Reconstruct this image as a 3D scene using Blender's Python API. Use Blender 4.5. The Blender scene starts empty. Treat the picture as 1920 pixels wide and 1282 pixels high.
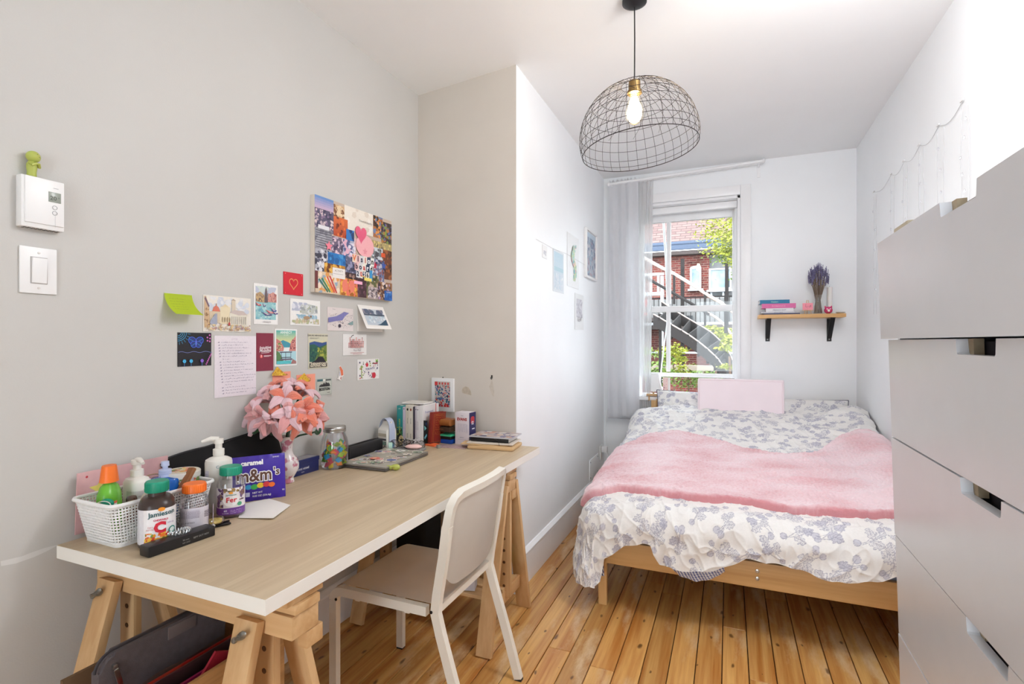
import bpy, bmesh, math, random
import numpy as np
from mathutils import Matrix, Vector, noise as mnoise
PI = math.pi
rnd = random.Random(7)
sc = bpy.context.scene
COL = sc.collection

# ------------------------------------------------------------ camera, world, light
FPX, YAW, EYE = 969.0, math.radians(22.75), 1.28
cam_data = bpy.data.cameras.new('camera')
cam_data.sensor_width = 36.0
cam_data.lens = FPX / 1920 * 36
cam_data.clip_start = 0.02
cam = bpy.data.objects.new('camera', cam_data)
cam.location = (0, 0, EYE)
cam.rotation_euler = (PI / 2, 0, YAW)
COL.objects.link(cam)
sc.camera = cam
w = bpy.data.worlds.new('sky')
sc.world = w
w.use_nodes = True
bg = w.node_tree.nodes['Background']
bg.inputs[0].default_value = (0.84, 0.93, 1.0, 1)
bg.inputs[1].default_value = 6.0
sun = bpy.data.lights.new('sun', 'SUN')
sun.energy = 2.4
sun.angle = math.radians(1.5)
sun.color = (1.0, 0.93, 0.82)
so = bpy.data.objects.new('sun', sun)
so.rotation_euler = Vector((0.75, 0.62, -0.75)).to_track_quat('-Z', 'Y').to_euler()
COL.objects.link(so)
# added fill light without a lamp body, unseen above the frame
al = bpy.data.lights.new('added_fill_light', 'POINT')
al.shadow_soft_size = 0.13
al.energy = 27
al.color = (0.96, 0.97, 1.0)
ao = bpy.data.objects.new('added_fill_light', al)
ao.location = (0.42, 1.62, 2.40)
COL.objects.link(ao)
vs = sc.view_settings
vs.view_transform = 'Standard'
vs.look = 'None'
vs.gamma = 1
vs.exposure = 0.46
vs.use_curve_mapping = False
sc.cycles.use_denoising = True
sc.cycles.max_bounces = 10
sc.cycles.diffuse_bounces = 6
sc.cycles.transparent_max_bounces = 16
sc.cycles.caustics_reflective = False
sc.cycles.caustics_refractive = False
sc.cycles.sample_clamp_indirect = 6

# ------------------------------------------------------------ helpers
_c, _s = math.cos(YAW), math.sin(YAW)
def ray(px, py):
    u = (px - 960) / FPX; v = (641 - py) / FPX
    return Vector((u * _c - _s, _c + u * _s, v))
def onX(px, py, X):
    r = ray(px, py); k = X / r.x
    return Vector((X, r.y * k, EYE + r.z * k))
def onY(px, py, Y):
    r = ray(px, py); k = Y / r.y
    return Vector((r.x * k, Y, EYE + r.z * k))
def onZ(px, py, Z):
    r = ray(px, py); k = (Z - EYE) / r.z
    return Vector((r.x * k, r.y * k, Z))
def hit(px, py, P, N):
    r = ray(px, py); P = Vector(P); N = Vector(N)
    k = (P - Vector((0, 0, EYE))).dot(N) / r.dot(N)
    return Vector((0, 0, EYE)) + r * k

def S(r, g=None, b=None):
    """sRGB 0-255 to linear"""
    if g is None: g = b = r
    f = lambda c: (c / 255 / 12.92) if c / 255 <= 0.04045 else ((c / 255 + 0.055) / 1.055) ** 2.4
    return (f(r), f(g), f(b), 1.0)

MATS = {}
def mat(name, color, rough=0.5, metal=0.0, bump=0.0, bscale=60.0, trans=0.0, ior=1.45, emit=None, estr=0.0,
        sheen=0.0, coat=0.0, vary=0.0, vscale=8.0, alpha=1.0, sss=0.0, stretch=None):
    m = bpy.data.materials.new(name)
    m.use_nodes = True
    nt = m.node_tree; N = nt.nodes; L = nt.links
    b = N['Principled BSDF']
    b.inputs['Base Color'].default_value = color
    b.inputs['Roughness'].default_value = rough
    b.inputs['Metallic'].default_value = metal
    b.inputs['IOR'].default_value = ior
    b.inputs['Transmission Weight'].default_value = trans
    b.inputs['Sheen Weight'].default_value = sheen
    b.inputs['Coat Weight'].default_value = coat
    b.inputs['Alpha'].default_value = alpha
    if sss:
        b.inputs['Subsurface Weight'].default_value = sss
        b.inputs['Subsurface Scale'].default_value = 0.02
    if emit:
        b.inputs['Emission Color'].default_value = emit
        b.inputs['Emission Strength'].default_value = estr
    tc = N.new('ShaderNodeTexCoord')
    src = tc.outputs['Object']
    if stretch:
        mp = N.new('ShaderNodeMapping'); mp.inputs['Scale'].default_value = stretch
        L.new(src, mp.inputs['Vector']); src = mp.outputs[0]
    nz = N.new('ShaderNodeTexNoise')
    nz.inputs['Scale'].default_value = vscale
    nz.inputs['Detail'].default_value = 5
    L.new(src, nz.inputs['Vector'])
    hs = N.new('ShaderNodeMixRGB'); hs.blend_type = 'MULTIPLY'
    hs.inputs[0].default_value = 1.0
    hs.inputs[1].default_value = color
    rp = N.new('ShaderNodeMapRange')
    rp.inputs['From Min'].default_value = 0.3; rp.inputs['From Max'].default_value = 0.7
    v = max(vary, 0.02)
    rp.inputs['To Min'].default_value = 1 - v; rp.inputs['To Max'].default_value = 1 + v * 0.6
    L.new(nz.outputs['Fac'], rp.inputs['Value'])
    L.new(rp.outputs[0], hs.inputs[2])
    L.new(hs.outputs[0], b.inputs['Base Color'])
    if bump:
        n2 = N.new('ShaderNodeTexNoise'); n2.inputs['Scale'].default_value = bscale; n2.inputs['Detail'].default_value = 3
        L.new(src, n2.inputs['Vector'])
        bp = N.new('ShaderNodeBump'); bp.inputs['Strength'].default_value = bump; bp.inputs['Distance'].default_value = 0.002
        L.new(n2.outputs['Fac'], bp.inputs['Height']); L.new(bp.outputs[0], b.inputs['Normal'])
    MATS[name] = m
    return m

def print_mat(name='printed_ink', rough=0.45, bump=0.0, bscale=300, sheen=0.0, attr='Col'):
    m = bpy.data.materials.new(name); m.use_nodes = True
    nt = m.node_tree; N = nt.nodes; L = nt.links; b = N['Principled BSDF']
    a = N.new('ShaderNodeVertexColor'); a.layer_name = attr
    nz = N.new('ShaderNodeTexNoise'); nz.inputs['Scale'].default_value = 140
    tc = N.new('ShaderNodeTexCoord'); L.new(tc.outputs['Object'], nz.inputs['Vector'])
    mx = N.new('ShaderNodeMixRGB'); mx.blend_type = 'MULTIPLY'; mx.inputs[0].default_value = 0.12
    L.new(a.outputs[0], mx.inputs[1]); L.new(nz.outputs['Fac'], mx.inputs[2])
    L.new(mx.outputs[0], b.inputs['Base Color'])
    b.inputs['Roughness'].default_value = rough
    b.inputs['Sheen Weight'].default_value = sheen
    if bump:
        n2 = N.new('ShaderNodeTexNoise'); n2.inputs['Scale'].default_value = bscale; n2.inputs['Detail'].default_value = 4
        L.new(tc.outputs['Object'], n2.inputs['Vector'])
        bp = N.new('ShaderNodeBump'); bp.inputs['Strength'].default_value = bump; bp.inputs['Distance'].default_value = 0.002
        L.new(n2.outputs['Fac'], bp.inputs['Height']); L.new(bp.outputs[0], b.inputs['Normal'])
    return m
INK = print_mat()

def wood(name, c1, c2, axis='Y', rough=0.5, grain=1.0, knots=0.0, knot_scale=5.0, wear=None, per_object=0.0, wearf=0.55, fine=1.0):
    """plank / board wood: long grain along `axis`, optional knots and worn patches"""
    m = bpy.data.materials.new(name); m.use_nodes = True
    nt = m.node_tree; N = nt.nodes; L = nt.links; b = N['Principled BSDF']
    b.inputs['Roughness'].default_value = rough
    tc = N.new('ShaderNodeTexCoord')
    oi = N.new('ShaderNodeObjectInfo')
    add = N.new('ShaderNodeVectorMath'); add.operation = 'MULTIPLY_ADD'
    cmb = N.new('ShaderNodeCombineXYZ')
    for i in range(3): L.new(oi.outputs['Random'], cmb.inputs[i])
    L.new(cmb.outputs[0], add.inputs[0]); add.inputs[1].default_value = (13.0, 17.0, 11.0) if per_object else (0, 0, 0)
    L.new(tc.outputs['Object'], add.inputs[2])
    k = {'X': (0.6, 14, 14), 'Y': (14, 0.6, 14), 'Z': (14, 14, 0.6)}[axis]
    mp = N.new('ShaderNodeMapping'); mp.inputs['Scale'].default_value = [v * grain for v in k]
    L.new(add.outputs[0], mp.inputs['Vector'])
    n1 = N.new('ShaderNodeTexNoise'); n1.inputs['Scale'].default_value = 1.6; n1.inputs['Detail'].default_value = 6; n1.inputs['Distortion'].default_value = 0.8
    L.new(mp.outputs[0], n1.inputs['Vector'])
    mp2 = N.new('ShaderNodeMapping'); mp2.inputs['Scale'].default_value = [v * grain * 6 for v in k]
    L.new(add.outputs[0], mp2.inputs['Vector'])
    n2 = N.new('ShaderNodeTexNoise'); n2.inputs['Scale'].default_value = 1.5; n2.inputs['Detail'].default_value = 3
    L.new(mp2.outputs[0], n2.inputs['Vector'])
    av = N.new('ShaderNodeMath'); av.operation = 'MULTIPLY_ADD'; av.inputs[1].default_value = 0.35 * fine; 
    L.new(n2.outputs['Fac'], av.inputs[0]); L.new(n1.outputs['Fac'], av.inputs[2])
    cr = N.new('ShaderNodeMapRange'); cr.inputs['From Min'].default_value = 0.45; cr.inputs['From Max'].default_value = 0.85
    L.new(av.outputs[0], cr.inputs['Value'])
    mx = N.new('ShaderNodeMixRGB'); mx.inputs[1].default_value = c1; mx.inputs[2].default_value = c2
    L.new(cr.outputs[0], mx.inputs[0])
    out = mx.outputs[0]
    if per_object:
        hv = N.new('ShaderNodeMapRange'); hv.inputs['To Min'].default_value = 1 - per_object; hv.inputs['To Max'].default_value = 1 + per_object
        L.new(oi.outputs['Random'], hv.inputs['Value'])
        mm = N.new('ShaderNodeMixRGB'); mm.blend_type = 'MULTIPLY'; mm.inputs[0].default_value = 1
        L.new(out, mm.inputs[1]); L.new(hv.outputs[0], mm.inputs[2]); out = mm.outputs[0]
    if wear:
        nw = N.new('ShaderNodeTexNoise'); nw.inputs['Scale'].default_value = 3.0; nw.inputs['Detail'].default_value = 8; nw.inputs['Roughness'].default_value = 0.7
        mpw = N.new('ShaderNodeMapping'); mpw.inputs['Scale'].default_value = (1.6, 0.5, 1)
        L.new(tc.outputs['Object'], mpw.inputs['Vector']); L.new(mpw.outputs[0], nw.inputs['Vector'])
        rr = N.new('ShaderNodeMapRange'); rr.inputs['From Min'].default_value = wearf; rr.inputs['From Max'].default_value = wearf + 0.12
        L.new(nw.outputs['Fac'], rr.inputs['Value'])
        ms = N.new('ShaderNodeMath'); ms.operation = 'MULTIPLY'; ms.inputs[1].default_value = 0.75
        L.new(rr.outputs[0], ms.inputs[0])
        mw = N.new('ShaderNodeMixRGB'); mw.inputs[2].default_value = wear
        L.new(ms.outputs[0], mw.inputs[0]); L.new(out, mw.inputs[1]); out = mw.outputs[0]
    if knots:
        vo = N.new('ShaderNodeTexVoronoi'); vo.voronoi_dimensions = '2D'; vo.inputs['Scale'].default_value = knot_scale
        mk = N.new('ShaderNodeMapping'); mk.inputs['Scale'].default_value = {'X': (0.45, 1, 1), 'Y': (1, 0.45, 1), 'Z': (1, 1, 0.45)}[axis]
        nd = N.new('ShaderNodeTexNoise'); nd.inputs['Scale'].default_value = 9
        L.new(add.outputs[0], nd.inputs['Vector'])
        mxv = N.new('ShaderNodeMixRGB'); mxv.inputs[0].default_value = 0.05
        L.new(add.outputs[0], mxv.inputs[1]); L.new(nd.outputs['Color'], mxv.inputs[2])
        L.new(mxv.outputs[0], mk.inputs['Vector']); L.new(mk.outputs[0], vo.inputs['Vector'])
        kr = N.new('ShaderNodeMapRange'); kr.inputs['From Min'].default_value = 0.035; kr.inputs['From Max'].default_value = 0.085
        kr.inputs['To Min'].default_value = knots; kr.inputs['To Max'].default_value = 0
        sz = N.new('ShaderNodeSeparateColor'); L.new(vo.outputs['Color'], sz.inputs[0])
        dvd = N.new('ShaderNodeMath'); dvd.operation = 'DIVIDE'; ad = N.new('ShaderNodeMath'); ad.operation = 'ADD'; ad.inputs[1].default_value = 0.12
        L.new(sz.outputs[0], ad.inputs[0]); L.new(vo.outputs['Distance'], dvd.inputs[0]); L.new(ad.outputs[0], dvd.inputs[1])
        L.new(dvd.outputs[0], kr.inputs['Value'])
        mkx = N.new('ShaderNodeMixRGB'); mkx.inputs[2].default_value = S(78, 42, 18)
        L.new(kr.outputs[0], mkx.inputs[0]); L.new(out, mkx.inputs[1]); out = mkx.outputs[0]
    L.new(out, b.inputs['Base Color'])
    bp = N.new('ShaderNodeBump'); bp.inputs['Strength'].default_value = 0.12; bp.inputs['Distance'].default_value = 0.001
    L.new(n2.outputs['Fac'], bp.inputs['Height']); L.new(bp.outputs[0], b.inputs['Normal'])
    return m

def tag(o, label=None, cat=None, group=None, kind=None):
    if label: o['label'] = label
    if cat: o['category'] = cat
    if group: o['group'] = group
    if kind: o['kind'] = kind
    return o
def thing(name, label, cat, loc=(0, 0, 0), rz=0.0, group=None, rot=None):
    o = bpy.data.objects.new(name, None)
    o.empty_display_size = 0.05
    o.location = loc
    o.rotation_euler = rot if rot else (0, 0, rz)
    COL.objects.link(o)
    return tag(o, label, cat, group)
def link_mesh(name, me, m, parent=None):
    o = bpy.data.objects.new(name, me)
    if m is not None and not me.materials:
        for q in (m if isinstance(m, (list, tuple)) else [m]): me.materials.append(q)
    COL.objects.link(o)
    if parent is not None: o.parent = parent
    return o
def copy_tree(o, parent=None):
    c = o.copy(); COL.objects.link(c); c.parent = parent
    for ch in list(o.children): copy_tree(ch, c)
    return c

def rotm(rot):
    return Matrix.Rotation(rot[2], 4, 'Z') @ Matrix.Rotation(rot[1], 4, 'Y') @ Matrix.Rotation(rot[0], 4, 'X')

class MB:
    def __init__(s): s.bm = bmesh.new(); s.mi = 0
    def _fin(s, verts, M):
        bmesh.ops.transform(s.bm, matrix=M, verts=verts)
        fs = {f for v in verts for f in v.link_faces}
        for f in fs: f.material_index = s.mi
        return verts
    def box(s, c, size, bev=0.0, rot=(0, 0, 0), seg=2, M=None):
        r = bmesh.ops.create_cube(s.bm, size=1)
        vs = r['verts']
        bmesh.ops.scale(s.bm, vec=size, verts=vs)
        if bev > 0:
            es = list({e for v in vs for e in v.link_edges})
            rb = bmesh.ops.bevel(s.bm, geom=es, offset=min(bev, min(size) * 0.49), segments=seg, profile=0.6, affect='EDGES')
            vs = list({v for f in rb['faces'] for v in f.verts} | {v for v in vs if v.is_valid})
        T = Matrix.Translation(Vector(c)) @ rotm(rot)
        if M is not None: T = M @ T
        s._fin(vs, T); return s
    def bar(s, p0, p1, w, t, up=(0, 0, 1), bev=0.0):
        """square bar p0->p1; w along up x dir, t along up-ish"""
        p0 = Vector(p0); p1 = Vector(p1); d = (p1 - p0); L = d.length; z = d.normalized()
        x = Vector(up).cross(z)
        if x.length < 1e-5: x = Vector((1, 0, 0)).cross(z)
        x.normalize(); y = z.cross(x)
        M = Matrix((x.to_4d(), y.to_4d(), z.to_4d(), (0, 0, 0, 1))).transposed()
        for i in range(3): M[3][i] = 0
        M.translation = (p0 + p1) / 2
        return s.box((0, 0, 0), (w, t, L), bev, M=M)
    def tube(s, pts, r, seg=8, closed=False, cap=True, radii=None):
        pts = [Vector(p) for p in pts]; n = len(pts); rings = []
        prev = None
        for i, p in enumerate(pts):
            a = pts[i - 1] if (i > 0 or closed) else pts[i]
            b = pts[(i + 1) % n] if (i < n - 1 or closed) else pts[i]
            d = (b - a).normalized() if (b - a).length > 1e-9 else Vector((0, 0, 1))
            if prev is None:
                x = d.orthogonal().normalized()
            else:
                x = (prev - d * prev.dot(d))
                x = x.normalized() if x.length > 1e-6 else d.orthogonal().normalized()
            prev = x; y = d.cross(x)
            rr = radii[i] if radii else r
            rings.append([s.bm.verts.new(p + (x * math.cos(2 * PI * k / seg) + y * math.sin(2 * PI * k / seg)) * rr) for k in range(seg)])
        fs = []
        for i in range(n - 1 + (1 if closed else 0)):
            A = rings[i]; B = rings[(i + 1) % n]
            for k in range(seg):
                fs.append(s.bm.faces.new((A[k], A[(k + 1) % seg], B[(k + 1) % seg], B[k])))
        if cap and not closed:
            fs.append(s.bm.faces.new(rings[0][::-1])); fs.append(s.bm.faces.new(rings[-1]))
        for f in fs: f.material_index = s.mi
        return s
    def lathe(s, prof, c=(0, 0, 0), seg=24, sx=1.0, sy=1.0, rot=(0, 0, 0), cap=True, M=None, pw=2.0):
        T = Matrix.Translation(Vector(c)) @ rotm(rot)
        if M is not None: T = M @ T
        rings = []
        for r, z in prof:
            ring = []
            for k in range(seg):
                a = 2 * PI * k / seg; ca, sa = math.cos(a), math.sin(a)
                q = (abs(ca) ** pw + abs(sa) ** pw) ** (-1 / pw)
                ring.append(s.bm.verts.new(T @ Vector((r * ca * q * sx, r * sa * q * sy, z))))
            rings.append(ring)
        fs = []
        for i in range(len(rings) - 1):
            A, B = rings[i], rings[i + 1]
            for k in range(seg): fs.append(s.bm.faces.new((A[k], A[(k + 1) % seg], B[(k + 1) % seg], B[k])))
        if cap:
            if prof[0][0] > 1e-5: fs.append(s.bm.faces.new(rings[0][::-1]))
            if prof[-1][0] > 1e-5: fs.append(s.bm.faces.new(rings[-1]))
        for f in fs: f.material_index = s.mi
        return s
    def ell(s, c, rad, rot=(0, 0, 0), seg=14, rings=8, M=None):
        r = bmesh.ops.create_uvsphere(s.bm, u_segments=seg, v_segments=rings, radius=1)
        vs = r['verts']
        bmesh.ops.scale(s.bm, vec=rad if hasattr(rad, '__len__') else (rad, rad, rad), verts=vs)
        T = Matrix.Translation(Vector(c)) @ rotm(rot)
        if M is not None: T = M @ T
        s._fin(vs, T); return s
    def prism(s, poly, a, b, M=None, plane='XY'):
        """2-D polygon extruded between a and b along the plane's normal"""
        def P(u, v, h):
            q = {'XY': (u, v, h), 'YZ': (h, u, v), 'XZ': (u, h, v)}[plane]
            q = Vector(q); return (M @ q) if M is not None else q
        A = [s.bm.verts.new(P(u, v, a)) for u, v in poly]; B = [s.bm.verts.new(P(u, v, b)) for u, v in poly]
        n = len(poly)
        fs = [s.bm.faces.new(A), s.bm.faces.new(B)]
        for i in range(n): fs.append(s.bm.faces.new((A[i], A[(i + 1) % n], B[(i + 1) % n], B[i])))
        for f in fs: f.material_index = s.mi
        return s
    def grid(s, fn, nu, nv):
        V = [[s.bm.verts.new(fn(i / nu, j / nv)) for j in range(nv + 1)] for i in range(nu + 1)]
        for i in range(nu):
            for j in range(nv):
                f = s.bm.faces.new((V[i][j], V[i + 1][j], V[i + 1][j + 1], V[i][j + 1])); f.material_index = s.mi
        return s
    def mesh(s, name, smooth=True, ang=40):
        bmesh.ops.recalc_face_normals(s.bm, faces=s.bm.faces)
        me = bpy.data.meshes.new(name)
        if smooth:
            for f in s.bm.faces: f.smooth = True
            lim = math.radians(ang)
            for e in s.bm.edges:
                if len(e.link_faces) == 2 and e.calc_face_angle(0) > lim: e.smooth = False
        s.bm.to_mesh(me); s.bm.free()
        return me
    def build(s, name, m, parent=None, smooth=True, ang=40):
        return link_mesh(name, s.mesh(name, smooth, ang), m, parent)

# --- flat print made of coloured polygons
_txt = {}
def text_polys(t, size, bold=0.0, align='CENTER', shear=0.0, sx=1.0):
    key = (t, bold, shear)
    if key not in _txt:
        c = bpy.data.curves.new('t', 'FONT'); c.body = t; c.size = 1; c.offset = bold; c.resolution_u = 2; c.shear = shear
        o = bpy.data.objects.new('t', c); me = o.to_mesh()
        vs = [(v.co.x, v.co.y) for v in me.vertices]; ps = [tuple(p.vertices) for p in me.polygons]
        o.to_mesh_clear(); bpy.data.objects.remove(o); bpy.data.curves.remove(c)
        _txt[key] = (vs, ps)
    vs, ps = _txt[key]
    if not vs: return []
    x0 = min(v[0] for v in vs); x1 = max(v[0] for v in vs)
    off = {'CENTER': (x0 + x1) / 2, 'LEFT': x0, 'RIGHT': x1}[align]
    return [[((vs[i][0] - off) * size * sx, vs[i][1] * size) for i in p] for p in ps]
class Art:
    def __init__(s): s.v = []; s.f = []; s.c = []; s.n = 0
    def poly(s, pts, col, layer=None):
        if layer is None: s.n += 1; h = s.n
        else: h = layer
        i = len(s.v); s.v += [(p[0], p[1], h) for p in pts]; s.f.append(tuple(range(i, i + len(pts)))); s.c.append(col); return s
    def rect(s, x0, y0, x1, y1, col, layer=None, nx=1):
        if layer is None: s.n += 1; layer = s.n
        for k in range(nx):
            a = x0 + (x1 - x0) * k / nx; b = x0 + (x1 - x0) * (k + 1) / nx
            s.poly([(a, y0), (b, y0), (b, y1), (a, y1)], col, layer)
        return s
    def disc(s, x, y, rx, col, ry=None, n=14, rot=0.0, layer=None):
        ry = ry or rx; cr, sr = math.cos(rot), math.sin(rot)
        s.poly([(x + rx * math.cos(a) * cr - ry * math.sin(a) * sr, y + rx * math.cos(a) * sr + ry * math.sin(a) * cr) for a in [2 * PI * k / n for k in range(n)]], col, layer); return s
    def line(s, pts, w, col, layer=None):
        if layer is None: s.n += 1; layer = s.n
        for (x0, y0), (x1, y1) in zip(pts, pts[1:]):
            dx, dy = x1 - x0, y1 - y0; L = math.hypot(dx, dy) or 1e-9; nx, ny = -dy / L * w / 2, dx / L * w / 2
            s.poly([(x0 - nx, y0 - ny), (x1 - nx, y1 - ny), (x1 + nx, y1 + ny), (x0 + nx, y0 + ny)], col, layer)
        return s
    def text(s, t, x, y, size, col, bold=0.0, align='CENTER', shear=0.0, sx=1.0, rot=0.0, layer=None):
        if layer is None: s.n += 1; layer = s.n
        cr, sr = math.cos(rot), math.sin(rot)
        for p in text_polys(t, size, bold, align, shear, sx):
            s.poly([(x + a * cr - b * sr, y + a * sr + b * cr) for a, b in p], col, layer)
        return s
    def blotch(s, x0, y0, x1, y1, cols, n, size, rg=None, layer=None, asp=1.0):
        rg = rg or rnd
        for k in range(n):
            if layer is None: s.n += 0.15; lay = s.n
            else: lay = layer
            x = rg.uniform(x0, x1); y = rg.uniform(y0, y1); r = size * rg.uniform(0.5, 1.3); m = rg.randint(5, 8); ph = rg.uniform(0, 6)
            pts = []
            for j in range(m):
                a = ph + 2 * PI * j / m; q = r * rg.uniform(0.6, 1.15)
                pts.append((min(max(x + q * math.cos(a) * asp, x0), x1), min(max(y + q * math.sin(a), y0), y1)))
            s.poly(pts, rg.choice(cols), lay)
        return s
    def grad(s, x0, y0, x1, y1, ca, cb, n=8):
        s.n += 1
        for k in range(n):
            t = (k + 0.5) / n; s.poly([(x0, y0 + (y1 - y0) * k / n), (x1, y0 + (y1 - y0) * k / n), (x1, y0 + (y1 - y0) * (k + 1) / n), (x0, y0 + (y1 - y0) * (k + 1) / n)],
                                   tuple(ca[i] * (1 - t) + cb[i] * t for i in range(3)) + (1,), s.n)
        return s
    def scribble(s, x0, x1, y, h, col, w, rg=None, step=None):
        rg = rg or rnd; step = step or h * 0.45; x = x0; pts = []; 
        while x < x1:
            if rg.random() < 0.16 and len(pts) > 2:
                s.line(pts, w, col); pts = []; x += step * 1.6; continue
            pts.append((x, y + rg.uniform(0, 1) * h * (1.5 if rg.random() < .2 else 0.8))); x += step * rg.uniform(0.6, 1.1)
        if len(pts) > 1: s.line(pts, w, col)
        return s
    def build(s, name, fn, parent=None, eps=0.00012, m=None, base=0.0003):
        """fn(u, v, h) -> local xyz"""
        me = bpy.data.meshes.new(name)
        me.from_pydata([tuple(fn(u, v, base + eps * h)) for u, v, h in s.v], [], s.f)
        ca = me.color_attributes.new('Col', 'FLOAT_COLOR', 'CORNER')
        buf = np.empty((len(me.loops), 4), np.float32); k = 0
        for f, c in zip(s.f, s.c):
            buf[k:k + len(f)] = c; k += len(f)
        ca.data.foreach_set('color', buf.ravel())
        me.update()
        return link_mesh(name, me, m or INK, parent)
def wrapX(R, b=None, a0=0.0, z0=0.0, pw=2.0):
    """wrap u round an upright (elliptic) cylinder of radii R, b, centred on angle a0"""
    b = b or R
    def f(u, v, h):
        a = a0 + u / ((R + b) / 2); ca, sa = math.cos(a), math.sin(a)
        q = (abs(ca) ** pw + abs(sa) ** pw) ** (-1 / pw)
        return ((R + h) * ca * q, (b + h) * sa * q, z0 + v)
    return f
def flatf(o, U, V, Nn):
    o, U, V, Nn = Vector(o), Vector(U), Vector(V), Vector(Nn)
    return lambda u, v, h: o + U * u + V * v + Nn * h

def pnoise(x, y, seed=0):
    """numpy gradient noise, about -1..1"""
    xi = np.floor(x).astype(np.int64); yi = np.floor(y).astype(np.int64); xf = x - xi; yf = y - yi
    def g(ix, iy):
        hsh = (ix * 374761393 + iy * 668265263 + seed * 974634777) & 0xffffffff
        hsh = ((hsh ^ (hsh >> 13)) * 1274126177) & 0xffffffff
        a = (hsh ^ (hsh >> 16)) % 6283 / 1000.0
        return np.cos(a), np.sin(a)
    u = xf * xf * xf * (xf * (xf * 6 - 15) + 10); v = yf * yf * yf * (yf * (yf * 6 - 15) + 10)
    def d(ix, iy, dx, dy):
        gx, gy = g(ix, iy); return gx * dx + gy * dy
    n00 = d(xi, yi, xf, yf); n10 = d(xi + 1, yi, xf - 1, yf); n01 = d(xi, yi + 1, xf, yf - 1); n11 = d(xi + 1, yi + 1, xf - 1, yf - 1)
    return 1.5 * ((n00 * (1 - u) + n10 * u) * (1 - v) + (n01 * (1 - u) + n11 * u) * v)

# ------------------------------------------------------------ shared materials
PAINT_SHADED = mat('wall_paint_shaded', S(195, 193, 189), 0.55, bump=0.12, bscale=220, vary=0.025, vscale=2.5)  # dimmer light on the desk wall is put into this greyer white
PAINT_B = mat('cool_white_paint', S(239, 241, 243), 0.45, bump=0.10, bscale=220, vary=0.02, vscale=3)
CEIL = mat('ceiling_paint', S(238, 238, 238), 0.7, bump=0.10, bscale=160, vary=0.02, vscale=2)
TRIM = mat('trim_paint', S(238, 238, 239), 0.3, vary=0.02)
WHITE = mat('white_plastic', S(232, 232, 232), 0.35)
OFFW = mat('off_white_plastic', S(222, 217, 212), 0.4)
BLACK = mat('black_plastic', S(26, 25, 27), 0.35)
BLACKF = mat('black_fabric', S(20, 19, 20), 0.95, bump=0.5, bscale=500)
STEEL = mat('brushed_steel', S(190, 188, 184), 0.3, metal=1.0)
DARKST = mat('dark_steel', S(60, 58, 60), 0.4, metal=0.8)
ZINC = mat('zinc_plated', S(150, 150, 145), 0.4, metal=0.9)
BIRCH = wood('birch_wood', S(214, 178, 132), S(194, 152, 104), 'Z', 0.5, 0.7)
BIRCHX = wood('birch_wood_x', S(214, 178, 132), S(194, 152, 104), 'X', 0.5, 0.7)
BIRCHY = wood('birch_wood_y', S(214, 178, 132), S(194, 152, 104), 'Y', 0.5, 0.7)
PINE = wood('bed_pine', S(226, 186, 128), S(198, 150, 92), 'X', 0.45, 0.6)
PINEY = wood('bed_pine_y', S(226, 186, 128), S(198, 150, 92), 'Y', 0.45, 0.6)
PINEZ = wood('bed_pine_z', S(226, 186, 128), S(198, 150, 92), 'Z', 0.45, 0.6)
PAPER = mat('white_paper', S(232, 228, 224), 0.75)
def glass_mat(name, color, rough=0.02, ior=1.45, mixf=0.12):
    """thin clear glass: mostly see-through with a glossy reflection"""
    m = bpy.data.materials.new(name); m.use_nodes = True
    nt = m.node_tree; N = nt.nodes; L = nt.links
    N.remove(N['Principled BSDF'])
    t = N.new('ShaderNodeBsdfTransparent'); t.inputs[0].default_value = color
    g = N.new('ShaderNodeBsdfGlossy'); g.inputs['Roughness'].default_value = rough
    g.inputs[0].default_value = (1, 1, 1, 1)
    fr = N.new('ShaderNodeLayerWeight'); fr.inputs['Blend'].default_value = 0.25
    mm = N.new('ShaderNodeMath'); mm.operation = 'MULTIPLY_ADD'; mm.inputs[1].default_value = 0.6; mm.inputs[2].default_value = mixf * 0.3
    L.new(fr.outputs['Fresnel'], mm.inputs[0])
    mx = N.new('ShaderNodeMixShader'); L.new(mm.outputs[0], mx.inputs[0]); L.new(t.outputs[0], mx.inputs[1]); L.new(g.outputs[0], mx.inputs[2])
    L.new(mx.outputs[0], N['Material Output'].inputs[0])
    return m
GLASS = glass_mat('window_glass', (0.97, 0.985, 0.98, 1), mixf=0.02)
CLEAR = glass_mat('clear_plastic', (0.93, 0.93, 0.95, 1), 0.08, mixf=0.25)
# ------------------------------------------------------------ room shell
XL, XI, XR = -1.645, -1.0, 0.86        # desk wall, bedside wall, right wall
YA0, YA1, YB, HC = 2.53, 2.44, 4.45, 2.695
YN = -1.9
def slab(name, c, size, m, parent=None):
    o = MB().box(c, size).build(name, m, parent, smooth=False)
    if parent is None: o['kind'] = 'structure'
    return o
slab('ceiling', (-0.4, 1.45, HC + 0.06), (3.1, 6.9, 0.12), CEIL)
wl = slab('wall_left', (XL - 0.06, (YN + 2.8) / 2, HC / 2), (0.12, 2.8 - YN, HC), PAINT_SHADED)
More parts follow.
